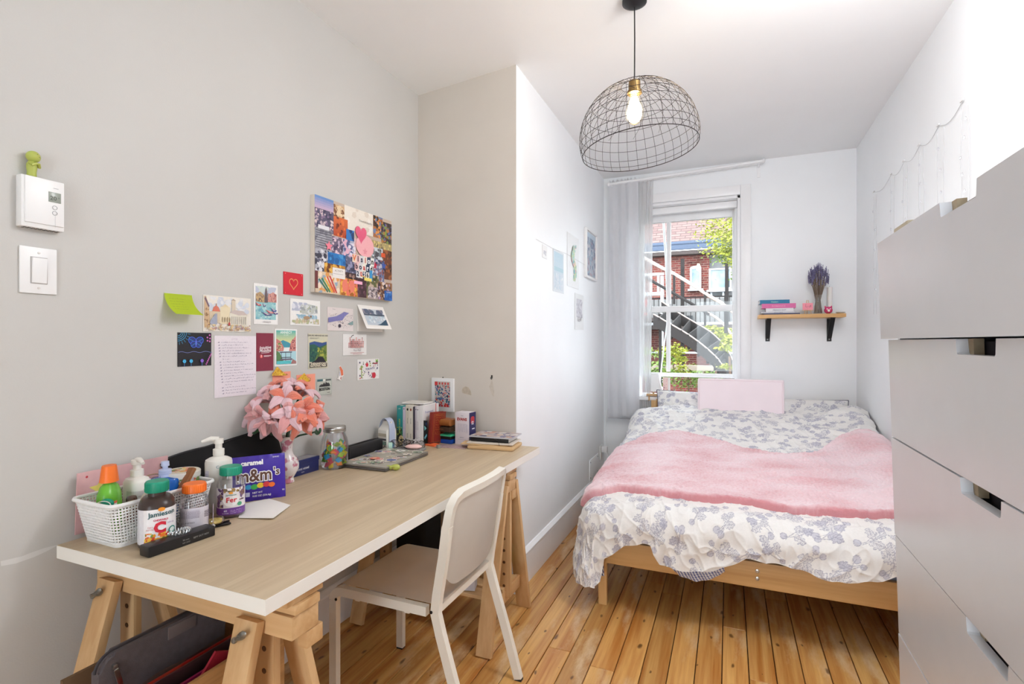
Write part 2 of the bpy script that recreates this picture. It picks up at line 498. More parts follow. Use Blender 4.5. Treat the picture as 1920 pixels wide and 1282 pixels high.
# alcove wall, slightly out of square, and the bedside wall meeting it
PAINT_A = mat('alcove_paint', S(210, 203, 194), 0.6, bump=0.12, bscale=220, vary=0.03, vscale=3)
wa = MB().prism([(XL - 0.01, YA0), (XI - 0.0006, YA1), (XI - 0.05, YA1 + 0.2), (XL - 0.01, YA0 + 0.2)], 0, HC).build('wall_alcove', PAINT_A, smooth=False); wa['kind'] = 'structure'
wb = MB().prism([(XI - 0.12, YA1 + 0.15), (XI, YA1 + 0.0005), (XI, YB + 0.3), (XI - 0.12, YB + 0.3)], 0, HC).build('wall_bedside', PAINT_B, smooth=False); wb['kind'] = 'structure'
slab('wall_right', (XR + 0.06, (YN + YB + 0.3) / 2, HC / 2), (0.12, YB + 0.3 - YN, HC), PAINT_B)
# back wall with the window hole
WX0, WX1, WZ0, WZ1 = -0.74, 0.085, 0.80, 2.44
b = MB()
for (x0, x1, z0, z1) in ((XL, -0.6, 0, HC), (0.3, XR, 0, HC), (-0.6, 0.3, 2.1, HC)): b.box(((x0 + x1) / 2, YN - 0.05, (z0 + z1) / 2), (x1 - x0, 0.10, z1 - z0))
o = b.build('wall_near', PAINT_SHADED, smooth=False); o['kind'] = 'structure'
b = MB()
def seg(x0, x1, z0, z1): b.box(((x0 + x1) / 2, YB + 0.15, (z0 + z1) / 2), (x1 - x0, 0.30, z1 - z0))
seg(XI, WX0, 0, HC); seg(WX1, XR, 0, HC); seg(WX0, WX1, 0, WZ0); seg(WX0, WX1, WZ1, HC)
o = b.build('wall_back', PAINT_B, smooth=False); o['kind'] = 'structure'
# window
W = thing('window_1', 'tall white sash window with a raised lower sash above the bed', 'window'); del W['category']; W['kind'] = 'structure'
b = MB()
for (x0, x1, z0, z1) in ((WX0 - 0.075, WX0, WZ0 - 0.05, WZ1 + 0.075), (WX1, WX1 + 0.075, WZ0 - 0.05, WZ1 + 0.075), (WX0, WX1, WZ1, WZ1 + 0.075)):
    b.box(((x0 + x1) / 2, YB - 0.008, (z0 + z1) / 2), (x1 - x0, 0.018, z1 - z0), 0.004)
b.build('casing', TRIM, W)
b = MB()
b.box((WX0 + 0.011, YB + 0.15, (WZ0 + WZ1) / 2), (0.02, 0.29, WZ1 - WZ0)); b.box((WX1 - 0.011, YB + 0.15, (WZ0 + WZ1) / 2), (0.02, 0.29, WZ1 - WZ0))
b.box(((WX0 + WX1) / 2, YB + 0.15, WZ1 - 0.011), (WX1 - WX0, 0.29, 0.02))
b.box((WX1 - 0.03, YB + 0.115, (WZ0 + WZ1) / 2), (0.022, 0.02, WZ1 - WZ0 - 0.02)); b.box((WX1 - 0.03, YB + 0.205, (WZ0 + WZ1) / 2), (0.022, 0.02, WZ1 - WZ0 - 0.02))
b.build('jamb', TRIM, W)
MB().box(((WX0 + WX1) / 2, YB + 0.11, WZ0 + 0.012), (WX1 - WX0 - 0.002, 0.34, 0.03), 0.004).build('sill', TRIM, W)
MB().box(((WX0 + WX1) / 2, YB + 0.10, WZ1 - 0.05), (WX1 - WX0 - 0.044, 0.05, 0.055), 0.006).build('blind_cassette', TRIM, W)
def sash(name, x0, x1, z0, z1, y, st, rt, rb, mull):
    b = MB()
    for xa, xb in ((x0, x0 + st), (x1 - st, x1)): b.box(((xa + xb) / 2, y, (z0 + z1) / 2), (xb - xa, 0.035, z1 - z0), 0.004)
    b.box(((x0 + x1) / 2, y, z0 + rb / 2), (x1 - x0 - 2 * st, 0.035, rb), 0.004); b.box(((x0 + x1) / 2, y, z1 - rt / 2), (x1 - x0 - 2 * st, 0.035, rt), 0.004)
    b.box((mull, y, (z0 + z1) / 2), (0.034, 0.03, z1 - z0 - rt - rb), 0.004)
    f = b.build(name, TRIM, W)
    for xa, xb in ((x0 + st, mull - 0.017), (mull + 0.017, x1 - st)):
        MB().box(((xa + xb) / 2, y, (z0 + rb + z1 - rt) / 2), (xb - xa, 0.004, z1 - z0 - rt - rb)).build('pane', GLASS, f, smooth=False)
sash('upper_sash', WX0 + 0.022, WX1 - 0.022, 1.535, WZ1 - 0.03, YB + 0.18, 0.036, 0.10, 0.045, -0.475)
sash('lower_sash', WX0 + 0.022, WX1 - 0.022, 0.985, 1.585, YB + 0.14, 0.036, 0.05, 0.032, -0.475)
b = MB(); 
b.tube([(-0.53, YB + 0.24, 2.40), (-0.505, YB + 0.24, 2.0), (-0.49, YB + 0.24, 1.6)], 0.011, 6)
b.tube([(-0.49, YB + 0.24, 1.5), (-0.54, YB + 0.24, 1.1), (-0.56, YB + 0.24, 0.9)], 0.006, 6)
b.build('storm_rail', TRIM, W)
# baseboards
def base(name, p0, p1, n, h=0.155):
    """p0->p1 along the wall foot, n = direction into the room"""
    p0 = Vector(p0); p1 = Vector(p1); n = Vector(n); b = MB(); e = (p1 - p0)
    prof = [(0.0, 0), (0.016, 0), (0.016, h - 0.01), (0.013, h), (0.0125, h + 0.004), (0.022, h + 0.006), (0.022, h + 0.016), (0.012, h + 0.026), (0.006, h + 0.032), (0, h + 0.034)]
    A = [b.bm.verts.new(p0 + n * a + Vector((0, 0, z))) for a, z in prof]; B = [b.bm.verts.new(p1 + n * a + Vector((0, 0, z))) for a, z in prof]
    k = len(prof)
    for i in range(k): b.bm.faces.new((A[i], A[(i + 1) % k], B[(i + 1) % k], B[i]))
    b.bm.faces.new(A); b.bm.faces.new(B)
    o = b.build(name, TRIM, smooth=False); o['kind'] = 'structure'; return o
base('baseboard_bedside', (XI, YA1 - 0.012, 0), (XI, YB, 0), (1, 0, 0))
bl = base('baseboard_left', (XL, YN, 0), (XL, YA0 + 0.002, 0), (1, 0, 0))
base('baseboard_alcove', (XL, YA0, 0), (XI + 0.016, YA1 - 0.002, 0), Vector((-0.138, -0.99, 0)))
base('baseboard_back', (XI, YB, 0), (XR, YB, 0), (0, -1, 0))
base('baseboard_right', (XR, YN, 0), (XR, YB, 0), (-1, 0, 0))
# floor
FL = thing('floor', 'worn orange pine floorboards running from the desk under the bed', 'floor'); del FL['category']; FL['kind'] = 'structure'
MB().box((-0.4, 1.3, -0.05), (2.75, 6.6, 0.06)).build('subfloor', mat('dark_gap', S(40, 26, 16), 0.9), FL, smooth=False)
FLOORW = wood('varnished_pine', S(224, 178, 108), S(178, 114, 52), 'Y', 0.33, 0.8, knots=0.8, knot_scale=9.0, wear=S(224, 198, 158), per_object=0.13, wearf=0.53)
BW, GAP = 0.0965, 0.0036
cache = {}
x = XL - 0.02; ci = 0; rf = random.Random(3)
while x < XR - 0.005:
    y = YN + 0.02 - rf.uniform(0, 1.2); yend = (YA1 + 0.07) if x + BW * 0.5 < XI else YB
    while y < yend:
        L = rf.choice([1.1, 1.6, 2.1, 2.7, 3.2]); y1 = min(y + L, yend)
        ya = max(y, YN + 0.02)
        if y1 - ya > 0.12:
            Lp = round(y1 - ya - 0.002, 3); key = Lp
            if key not in cache:
                cache[key] = MB().box((0, 0, 0), (BW - GAP, Lp, 0.02), 0.0015, seg=1).mesh('floorboard', False)
            o = link_mesh('floorboard', cache[key], FLOORW, FL)
            o.location = (x + BW / 2, (ya + y1) / 2, -0.010 + rf.uniform(-0.0006, 0.0004))
        y = y1
    x += BW; ci += 1

# plaster patches and access hatch (setting details)
AN = Vector((-0.138, -0.9904, 0)); AP = Vector((XI, YA1, 0)); AU = Vector((0.9904, -0.138, 0))
PATCH = mat('bare_plaster', S(196, 184, 166), 0.9, vary=0.15, vscale=60)
def on_alcove(px, py): return hit(px, py, AP, AN)
q = [on_alcove(a, b_) for a, b_ in ((866, 733), (868, 727), (873, 724), (879, 726), (883, 733), (884, 741), (877, 739), (868, 737))]
b = MB(); A = [b.bm.verts.new(p + AN * 0.0015) for p in q]; B = [b.bm.verts.new(p - AN * 0.002) for p in q]; b.bm.faces.new(A); b.bm.faces.new(B)
for i in range(8): b.bm.faces.new((A[i], A[(i + 1) % 8], B[(i + 1) % 8], B[i]))
b.build('plaster_chip', PATCH, wa, smooth=False)
q = [on_alcove(a, b_) for a, b_ in ((922, 712), (924, 716), (925, 724), (927, 735), (926, 744), (923, 741), (919, 730), (917, 725), (920, 718))]
b = MB(); A = [b.bm.verts.new(p + AN * 0.0008) for p in q]; B = [b.bm.verts.new(p - AN * 0.002) for p in q]; b.bm.faces.new(A); b.bm.faces.new(B)
for i in range(9): b.bm.faces.new((A[i], A[(i + 1) % 9], B[(i + 1) % 9], B[i]))
b.build('torn_paint', mat('torn_paint', S(205, 196, 184), 0.9, vary=0.1, vscale=50), wa, smooth=False)
q = [onX(a, b_, XL + 0.0006) for a, b_ in ((1, 1052), (40, 1043), (58, 1036), (84, 1027), (112, 1020), (88, 1033), (64, 1044), (30, 1056), (2, 1061))]
b = MB(); A = [b.bm.verts.new(p) for p in q]; b.bm.faces.new(A); b.build('plaster_streak', mat('filler_streak', S(212, 211, 208), 0.7), wl, smooth=False)
p = on_alcove(922.5, 707)
hk = thing('wall_hook', 'small black hook screwed into the alcove wall above torn paint', 'hook', p)
b = MB(); b.tube([(0, 0, -0.008), (-0.002, -0.006, -0.010), (-0.002, -0.012, -0.004), (0, -0.010, 0.002)], 0.0022, 6); b.build('prong', BLACK, hk)
MB().box((0, -0.002, 0.003), (0.008, 0.004, 0.016), 0.001).build('back_plate', BLACK, hk)
# ------------------------------------------------------------ furniture
def sweep_rect(b, pts, ta, tb, side):
    """rectangular section: ta along `side`, tb across"""
    pts = [Vector(p) for p in pts]; rings = []
    n = len(pts)
    for i, p in enumerate(pts):
        d = (pts[min(i + 1, n - 1)] - pts[max(i - 1, 0)]).normalized()
        sd = Vector(side[i] if isinstance(side, list) else side); sd = (sd - d * sd.dot(d)).normalized(); o = d.cross(sd)
        rings.append([b.bm.verts.new(p + sd * ta / 2 * i1 + o * tb / 2 * i2) for i1, i2 in ((-1, -1), (1, -1), (1, 1), (-1, 1))])
    for A, B in zip(rings, rings[1:]):
        for k in range(4): b.bm.faces.new((A[k], A[(k + 1) % 4], B[(k + 1) % 4], B[k]))
    b.bm.faces.new(rings[0][::-1]); b.bm.faces.new(rings[-1])
    return b
def arc(c, r, a0, a1, n, f):
    return [f(c[0] + r * math.cos(a0 + (a1 - a0) * k / n), c[1] + r * math.sin(a0 + (a1 - a0) * k / n)) for k in range(n + 1)]

# desk
DZ = 0.756
DX0, DX1, DY0, DY1 = -1.600, -0.868, 0.774, 2.430
DESKW = wood('pale_oak_foil', S(206, 187, 157), S(186, 165, 135), 'Y', 0.42, 0.75, fine=1.4)
EDGE = mat('white_edge_foil', S(230, 227, 220), 0.4)
dk = thing('desk', 'long pale oak desk top with white edges resting on two trestles', 'desk', ((DX0 + DX1) / 2, (DY0 + DY1) / 2, DZ - 0.034))
dw, dl = DX1 - DX0, DY1 - DY0
MB().box((0, 0, 0.0167), (dw - 0.002, dl - 0.002, 0.0332), 0.0008, seg=1).build('tabletop', EDGE, dk, smooth=False)
MB().box((0, 0, 0.03365), (dw - 0.003, dl - 0.003, 0.0006)).build('wood_surface', DESKW, dk, smooth=False)

# trestles
HOLE = mat('drilled_hole', S(95, 66, 40), 0.9)
def make_trestle(label, y, xs=(-0.32, 0.32)):
    t = thing('trestle', label, 'trestle', (-1.235, y, 0), group='desk trestles')
    for x in xs:
        for sy in (-1, 1):
            b = MB(); b.bar((x, sy * 0.222, 0.004), (x, sy * 0.052, 0.655), 0.068, 0.022, up=(0, 1, 0), bev=0.002)
            b.build('leg', BIRCH, t)
        b = MB().box((x - 0.01, 0, 0.15), (0.024, 0.33, 0.055), 0.002); b.build('brace', BIRCHY, t)
        b = MB().box((x - 0.004, 0.0, 0.385), (0.058, 0.021, 0.47), 0.002); po = b.build('height_post', BIRCH, t)
        for k in range(8):
            MB().lathe([(0.0065, 0), (0.0065, 0.0225)], (x - 0.004, 0.0112, 0.20 + k * 0.052), 12, rot=(PI / 2, 0, 0)).build('peg_hole', HOLE, po)
    MB().box((0, 0, 0.6475), (0.70, 0.080, 0.052), 0.002).build('beam', BIRCHX, t)
    MB().box((0, 0, 0.688), (0.715, 0.075, 0.021), 0.002).build('rest_board', BIRCHX, t)
    MB().box((0.0, 0, 0.7105), (0.70, 0.11, 0.0215), 0.002).build('tilt_board', BIRCHX, t)
    for x in (-0.30, 0.335): MB().box((x, 0.03, 0.60), (0.03, 0.05, 0.04), 0.003).build('stop_block', BIRCHX, t)
    for k in range(3): MB().box((0, -0.09 + k * 0.09, 0.186), (0.64, 0.07, 0.014), 0.002).build('shelf_slat', BIRCHX, t)
    for x in (xs[0] - 0.01, xs[1]):
        b = MB(); b.lathe([(0.004, 0), (0.004, 0.03)], (x, -0.064, 0.628), 8, rot=(PI / 2, 0, 0)); b.lathe([(0.009, 0), (0.009, 0.006), (0.006, 0.014)], (x, -0.070, 0.628), 10, rot=(PI / 2, 0, 0))
        for sg in (-1, 1): b.ell((x + sg * 0.013, -0.082, 0.628 + sg * 0.009), (0.012, 0.003, 0.007), rot=(0, -0.6, 0), seg=8, rings=6)
        b.build('wing_nut', ZINC, t)
    return t
make_trestle('birch trestle with pegged posts under the near end of the desk', 0.90, (-0.268, 0.238))
make_trestle('birch trestle under the far end of the desk behind the chair', 2.11)

# chair
CH = mat('chair_white', S(233, 228, 217), 0.32, vary=0.04, vscale=5)
CHS = mat('chair_seat_white', S(240, 234, 226), 0.28, vary=0.05, vscale=6)
ch = thing('chair', 'cream white metal and plywood chair pushed under the desk', 'chair', (-1.045, 1.620, 0))
for sy in (-1, 1):
    y = sy * 0.197
    # front leg bending into the seat rail
    pts = [(-0.222, y, 0.006), (-0.222, y, 0.30), (-0.222, y, 0.385)] + arc((-0.187, 0.385), 0.035, PI, PI / 2, 6, lambda a, c_: (a, y, c_)) + [(-0.05, y, 0.420), (0.155, y, 0.420)]
    b = MB(); sweep_rect(b, pts, 0.022, 0.030, (0, 1, 0)); b.build('front_leg', CH, ch, ang=30)
    pts = [(0.310, y, 0.006), (0.262, y, 0.17), (0.205, y, 0.35), (0.186, y, 0.42), (0.192, y, 0.47), (0.215, y, 0.60), (0.228, y, 0.70)]
    b = MB(); sweep_rect(b, pts, 0.022, 0.030, (0, 1, 0)); b.build('rear_leg', CH, ch, ang=30)
    for x, z in ((-0.205, 0.392), (0.176, 0.424)):
        MB().lathe([(0.005, 0), (0.005, 0.002)], (x, y + sy * 0.0125, z), 10, rot=(PI / 2, 0, 0)).build('screw', DARKST, ch)
    for x, z, m_ in ((-0.222, 0.003, BLACK), (0.311, 0.003, BLACK)): MB().box((x, y, z), (0.028, 0.022, 0.006), 0.001).build('foot_cap', m_, ch)
    for x in (-0.12, 0.08): MB().box((x, y, 0.402), (0.02, 0.014, 0.008), 0.003).build('glide', CH, ch)
# backrest hoop
pts = []; side = []
for (y, z) in [(-0.197, 0.68), (-0.197, 0.73), (-0.194, 0.762), (-0.182, 0.785), (-0.160, 0.797), (-0.12, 0.801), (-0.06, 0.803), (0, 0.804), (0.06, 0.803), (0.12, 0.801), (0.160, 0.797), (0.182, 0.785), (0.194, 0.762), (0.197, 0.73), (0.197, 0.68)]:
    xx = 0.225 + (z - 0.68) * 0.18 + 0.030 * (1 - (y / 0.197) ** 2)
    pts.append((xx, y, z)); side.append((1, 0, -0.18))
b = MB(); sweep_rect(b, pts, 0.026, 0.024, side); b.build('top_rail', CH, ch, ang=35)
def backp(u, v):
    y = -0.19 + 0.38 * u; z0 = 0.485 + 0.06 * max(0, abs(y) / 0.19 - 0.6) ** 2 * 6; z = z0 + (0.795 - 0.01 * (abs(y) / 0.19) ** 6 - z0) * v
    return (0.198 + (z - 0.48) * 0.165 + 0.028 * (1 - (y / 0.197) ** 2), y, z)
b = MB(); b.grid(backp, 24, 14)
g = b.bm.faces[:]; r = bmesh.ops.solidify(b.bm, geom=g, thickness=0.008); b.build('backrest', CHS, ch, ang=50)
def seatp(u, v):
    x = -0.236 + 0.432 * u; y = -0.186 + 0.372 * v
    z = 0.438 - 0.007 * math.sin(PI * u) * math.sin(PI * v) - 0.03 * max(0, (0.10 - u) / 0.10) ** 2
    return (x, y, z)
b = MB(); b.grid(seatp, 24, 16); bmesh.ops.solidify(b.bm, geom=b.bm.faces[:], thickness=0.010); b.build('seat', CHS, ch, ang=50)
MB().box((0.183, 0, 0.421), (0.012, 0.375, 0.028), 0.002).build('rear_rail', CH, ch)
MB().box((-0.205, 0, 0.405), (0.012, 0.375, 0.024), 0.002).build('front_rail', CH, ch)

# dresser
DR = mat('dresser_white', S(220, 224, 231), 0.22, vary=0.01)
DRB = mat('dresser_raw_board', S(176, 160, 134), 0.8, vary=0.1, vscale=80)
DRK = mat('dresser_inside', S(46, 44, 52), 0.9)
ds = thing('dresser', 'tall glossy white dresser with notched drawer fronts along the right wall', 'dresser', (0.392, 1.02, 0), rot=(0, -math.radians(1.7), 0))
Wd, Dd = 0.96, 0.44   # width along Y, depth along X
ztop = 1.521
b = MB()
for sy in (-1, 1): b.box((0.016 + Dd / 2, sy * (Wd / 2 - 0.009), (ztop - 0.01) / 2), (Dd - 0.008, 0.016, ztop - 0.03))
b.box((Dd / 2 + 0.03, 0, 0.06), (Dd - 0.06, Wd - 0.04, 0.10))
b.build('side_panels', DR, ds, smooth=False)
MB().box((Dd - 0.0, 0, ztop / 2), (0.008, Wd - 0.02, ztop - 0.06)).build('back_panel', DRK, ds, smooth=False)
MB().box((0.016 + Dd / 2, 0, ztop - 0.045), (Dd - 0.04, Wd - 0.04, 0.016)).build('top_panel', DR, ds, smooth=False)
P_ = 0.234
for k in range(6):
    z1 = ztop - P_ * k - 0.0015; z0 = ztop - P_ * (k + 1) + 0.0015
    dx = -0.014 if k == 0 else (0.0 + 0.001 * (k % 2)); h = Wd / 2
    yc = 0.008; hw = 0.072; nd = 0.026
    poly = [(-h, z0), (h, z0), (h, z1), (yc + hw, z1), (yc + hw - 0.003, z1 - nd + 0.003), (yc + hw - 0.006, z1 - nd), (yc - hw + 0.006, z1 - nd), (yc - hw + 0.003, z1 - nd + 0.003), (yc - hw, z1), (-h, z1)]
    b = MB(); b.prism(poly, dx, dx + 0.017, plane='YZ')
    dr = b.build('drawer', DR, ds, smooth=False)
    MB().box((dx + 0.0245, yc + hw - 0.004, z1 - nd / 2 - 0.001), (0.014, 0.030, nd + 0.002)).build('notch_edge', DRB, dr, smooth=False)
    m_ = MB()
    for sy in (-1, 1): m_.box((0.017 + 0.2, sy * (h - 0.035), (z0 + z1) / 2 - 0.02), (0.39, 0.012, P_ - 0.07))
    m_.box((0.22, 0, z0 + 0.02), (0.39, Wd - 0.08, 0.006)); m_.box((0.40, 0, (z0 + z1) / 2 - 0.02), (0.012, Wd - 0.08, P_ - 0.07))
    m_.box((dx + 0.040, yc, z1 - 0.055), (0.012, 0.30, 0.10)); m_.build('drawer_box', DRK, dr, smooth=False)
bk = thing('wooden_block', 'beige wooden block lying on top of the dresser near its far end', 'block', (0.362, 1.395, ztop - 0.020))
MB().box((0.02, 0, 0.020), (0.06, 0.10, 0.040), 0.003).build('block_body', mat('beige_block', S(172, 160, 138), 0.7), bk)

# pendant lamp
LX, LY = -0.36, 2.17
WIRE = mat('dark_wire', S(52, 46, 46), 0.45, metal=0.5)
pl = thing('pendant_lamp', 'black wire dome pendant lamp with a lit clear bulb', 'lamp', (LX, LY, HC))
MB().lathe([(0.05, 0), (0.05, -0.012), (0.02, -0.03), (0, -0.03)], seg=24).build('ceiling_rose', BLACK, pl)
MB().tube([(0, 0, -0.02), (0.001, 0, -0.16), (0, 0, -0.335)], 0.0028, 8).build('cord', BLACK, pl)
ZT = 2.345 - HC
cage = bpy.data.objects.new('shade', None); COL.objects.link(cage); cage.parent = pl
cage.location = (-0.006, 0, ZT); cage.rotation_euler = (0.0, -math.radians(5.5), 0)
RR = 0.241
def prof(t):
    """t 0 top .. 1 rim"""
    a = t * 1.16 * PI / 2; return (RR * math.sin(a) ** 0.94 if a < PI else 0, -0.228 + 0.228 * (math.cos(a)) if a <= PI / 2 else -0.228 - 0.19 * math.sin(a - PI / 2))
T0 = 0.10
rb = MB().tube([(prof(T0 + (1 - T0) * k / 16)[0], 0, prof(T0 + (1 - T0) * k / 16)[1]) for k in range(17)], 0.0009, 5).mesh('rib')
for k in range(36):
    o = link_mesh('rib', rb, WIRE, cage); o.rotation_euler = (0, 0, 2 * PI * k / 36)
for k, t in enumerate([T0, 0.22, 0.33, 0.44, 0.55, 0.66, 0.76, 0.86, 0.94, 1.0]):
    r_, z_ = prof(t)
    MB().tube([(r_ * math.cos(2 * PI * j / 64), r_ * math.sin(2 * PI * j / 64), z_) for j in range(64)], 0.0018 if t == 1.0 else 0.0010, 5, closed=True).build('ring', WIRE, cage)
for k in range(12):   # slanting cross wires of the upper dome
    pts = []
    for j in range(9):
        t = 0.14 + 0.50 * j / 8; r_, z_ = prof(t); a = 2 * PI * k / 12 + 0.75 * j / 8
        pts.append((r_ * 0.985 * math.cos(a), r_ * 0.985 * math.sin(a), z_))
    MB().tube(pts, 0.0007, 4).build('cross_wire', WIRE, cage)
BRASS = mat('aged_brass', S(150, 122, 78), 0.35, metal=0.9)
MB().lathe([(0.006, -0.335), (0.024, -0.337), (0.0245, -0.375), (0.030, -0.378), (0.030, -0.388), (0.02, -0.39)], seg=20).build('socket', BRASS, pl)
BULBG = glass_mat('bulb_glass', (1, 0.96, 0.88, 1), 0.02, mixf=0.1)
MB().lathe([(0.017, -0.385), (0.020, -0.405), (0.033, -0.435), (0.039, -0.465), (0.036, -0.490), (0.022, -0.508), (0, -0.514)], seg=24).build('bulb', BULBG, pl)
GLOW = mat('bulb_filament', (1, .8, .5, 1), 0.5, emit=(1.0, 0.86, 0.66, 1), estr=75)
MB().lathe([(0.0, -0.40), (0.012, -0.402), (0.017, -0.42), (0.027, -0.443), (0.030, -0.462), (0.025, -0.482), (0.013, -0.497), (0, -0.5)], seg=20).build('filament', GLOW, pl)

# curtain rod, curtain, sheer
rod = thing('curtain_rod', 'white double curtain rod fixed under the ceiling above the window', 'curtain rod', (0, 0, 0))
RZ0, RZ1, RX0, RX1 = 2.615, 2.655, -0.94, 0.245
def rodz(x): return RZ0 + (RZ1 - RZ0) * (x - RX0) / (RX1 - RX0)
for y, r_, nm in ((YB - 0.095, 0.011, 'front_rod'), (YB - 0.05, 0.008, 'rear_rod')):
    MB().tube([(RX0, y, rodz(RX0)), (RX1, y, rodz(RX1))], r_, 12).build(nm, TRIM, rod)
for x in (RX0 + 0.03, RX1 - 0.03):
    z = rodz(x)
    MB().box((x, YB - 0.004, z - 0.035), (0.022, 0.008, 0.12), 0.002).box((x, YB - 0.055, z - 0.016), (0.012, 0.10, 0.010), 0.002).build('bracket', TRIM, rod)
for x in (RX0, RX1): MB().ell((x, YB - 0.095, rodz(x)), (0.012, 0.016, 0.016)).build('finial', TRIM, rod)
CURT = mat('white_curtain_cotton', S(242, 242, 245), 0.9)
def curtain(name, x0, x1, ytop, z1a, amp, folds, label, m_, th, xb0=None, xb1=None, seed=1):
    c = thing(name, label, 'curtain', ((x0 + x1) / 2, ytop, 0)); rr = random.Random(seed); ph = [rr.uniform(0, 6) for _ in range(4)]; cx = (x0 + x1) / 2
    xb0 = x0 if xb0 is None else xb0; xb1 = x1 if xb1 is None else xb1
    def f(u, v):
        z = z1a + (rodz(cx) + 0.018 - z1a) * v
        xa = xb0 + (x0 - xb0) * v; xc = xb1 + (x1 - xb1) * v
        a = 2 * PI * folds * (u + 0.025 * math.sin(u * 9 + ph[0]) + 0.01 * math.sin(3 * v + ph[1]))
        k = amp * (0.65 + 0.35 * math.sin(u * 7 + ph[2])) * (1.0 - 0.25 * v)
        wob = 0.004 * math.sin(v * 9 + u * 20 + ph[3])
        if v > 0.985: z += 0.012 * math.sin(a * 2)
        return (xa + (xc - xa) * u - cx + 0.35 * k * math.sin(2 * a) * 0.5, k * math.sin(a) + wob, z)
    b = MB(); b.grid(f, 160, 40); bmesh.ops.solidify(b.bm, geom=b.bm.faces[:], thickness=th)
    b.build('cloth', m_, c, ang=80)
    return c
cc = curtain('curtain', -0.93, -0.69, YB - 0.095, 0.637, 0.0065, 4.0, 'opaque white curtain bunched at the left end of the rod', CURT, 0.002, -0.945, -0.68)
SHEER = bpy.data.materials.new('sheer_voile'); SHEER.use_nodes = True
_n = SHEER.node_tree.nodes; _l = SHEER.node_tree.links; _n.remove(_n['Principled BSDF'])
_d = _n.new('ShaderNodeBsdfDiffuse'); _d.inputs[0].default_value = S(238); _t = _n.new('ShaderNodeBsdfTransparent'); _tl = _n.new('ShaderNodeBsdfTranslucent'); _tl.inputs[0].default_value = S(238)
_m1 = _n.new('ShaderNodeMixShader'); _m1.inputs[0].default_value = 0.5; _m2 = _n.new('ShaderNodeMixShader'); _m2.inputs[0].default_value = 0.28
_l.new(_d.outputs[0], _m1.inputs[1]); _l.new(_tl.outputs[0], _m1.inputs[2]); _l.new(_m1.outputs[0], _m2.inputs[1]); _l.new(_t.outputs[0], _m2.inputs[2]); _l.new(_m2.outputs[0], _n['Material Output'].inputs[0])
curtain('sheer_curtain', -0.70, -0.575, YB - 0.05, 0.42, 0.006, 6, 'thin sheer voile curtain hanging beside the opaque curtain', SHEER, 0.001, -0.72, -0.60, seed=4)

# wall shelf
sh = thing('wall_shelf', 'small pine wall shelf on two black brackets right of the window', 'shelf', (0.482, YB, 1.455))
MB().box((0, -0.105, 0.014), (0.555, 0.20, 0.026), 0.002).build('shelf_board', PINE, sh)
for x in (-0.205, 0.205):
    b = MB(); b.box((x, -0.0035, -0.085), (0.030, 0.006, 0.17), 0.001); b.box((x, -0.085, -0.0035), (0.030, 0.165, 0.006), 0.001)
    sweep_rect(b, [(x, -0.008, -0.145), (x, -0.150, -0.008)], 0.030, 0.005, (1, 0, 0)); br = b.build('bracket', BLACK, sh, smooth=False)
    MB().ell((x, -0.007, -0.155), (0.004, 0.002, 0.004), seg=8, rings=6).build('screw', STEEL, br)
# ------------------------------------------------------------ bed and bedding
BX0, BX1, BY0, BY1 = -0.600, 0.835, 2.470, 4.40
bd = thing('bed', 'pale pine double bed frame with low foot rail and corner legs', 'bed', (0.1175, 3.43, 0))
def L_(x, y, z): return (x - 0.1175, y - 3.43, z)
MB().box(L_((BX0 + BX1) / 2 + 0.0, BY0 + 0.012, 0.272), (BX1 - BX0 - 0.02, 0.024, 0.112), 0.003).build('foot_rail', PINE, bd)
for x in (BX0 + 0.012, BX1 - 0.012): MB().box(L_(x, (BY0 + BY1) / 2, 0.272), (0.022, BY1 - BY0 - 0.05, 0.112), 0.003).build('side_rail', PINEY, bd)
for x in (BX0 + 0.032, BX1 - 0.032): 
    for y, h_ in ((BY0 + 0.038, 0.30), (BY1 - 0.022, 0.80)):
        MB().box(L_(x, y, h_ / 2), (0.042, 0.028, h_), 0.003).box(L_(x + 0.0, y + 0.02, h_ / 2 - 0.01), (0.03, 0.02, h_ - 0.02), 0.002).build('leg', PINEZ, bd)
for z in (0.55, 0.68, 0.77): MB().box(L_((BX0 + BX1) / 2, BY1 - 0.018, z), (BX1 - BX0 - 0.10, 0.018, 0.085 if z > .5 else .06), 0.003).build('headboard_rail', PINE, bd)
for dz in (0.018, -0.014): MB().lathe([(0.0085, 0), (0.0085, 0.003), (0.004, 0.004), (0.004, 0.002), (0, 0.002)], L_(0.114, BY0 - 0.0005, 0.272 + dz), 14, rot=(PI / 2, 0, 0)).build('bolt', STEEL, bd)
for k in range(12): MB().box(L_((BX0 + BX1) / 2, BY0 + 0.14 + k * 0.155, 0.262), (BX1 - BX0 - 0.06, 0.07, 0.018), 0.002).build('bed_slat', PINE, bd)
SHEET = mat('pale_blue_sheet', S(178, 190, 214), 0.9, bump=0.3, bscale=200)
mt = thing('mattress', 'thick mattress in a pale blue fitted sheet lying in the pine frame', 'mattress', (0.1175, 3.44, 0.275))
MB().box((0, 0, 0.10), (1.36, 1.86, 0.20), 0.045, seg=4).build('mattress_body', SHEET, mt)

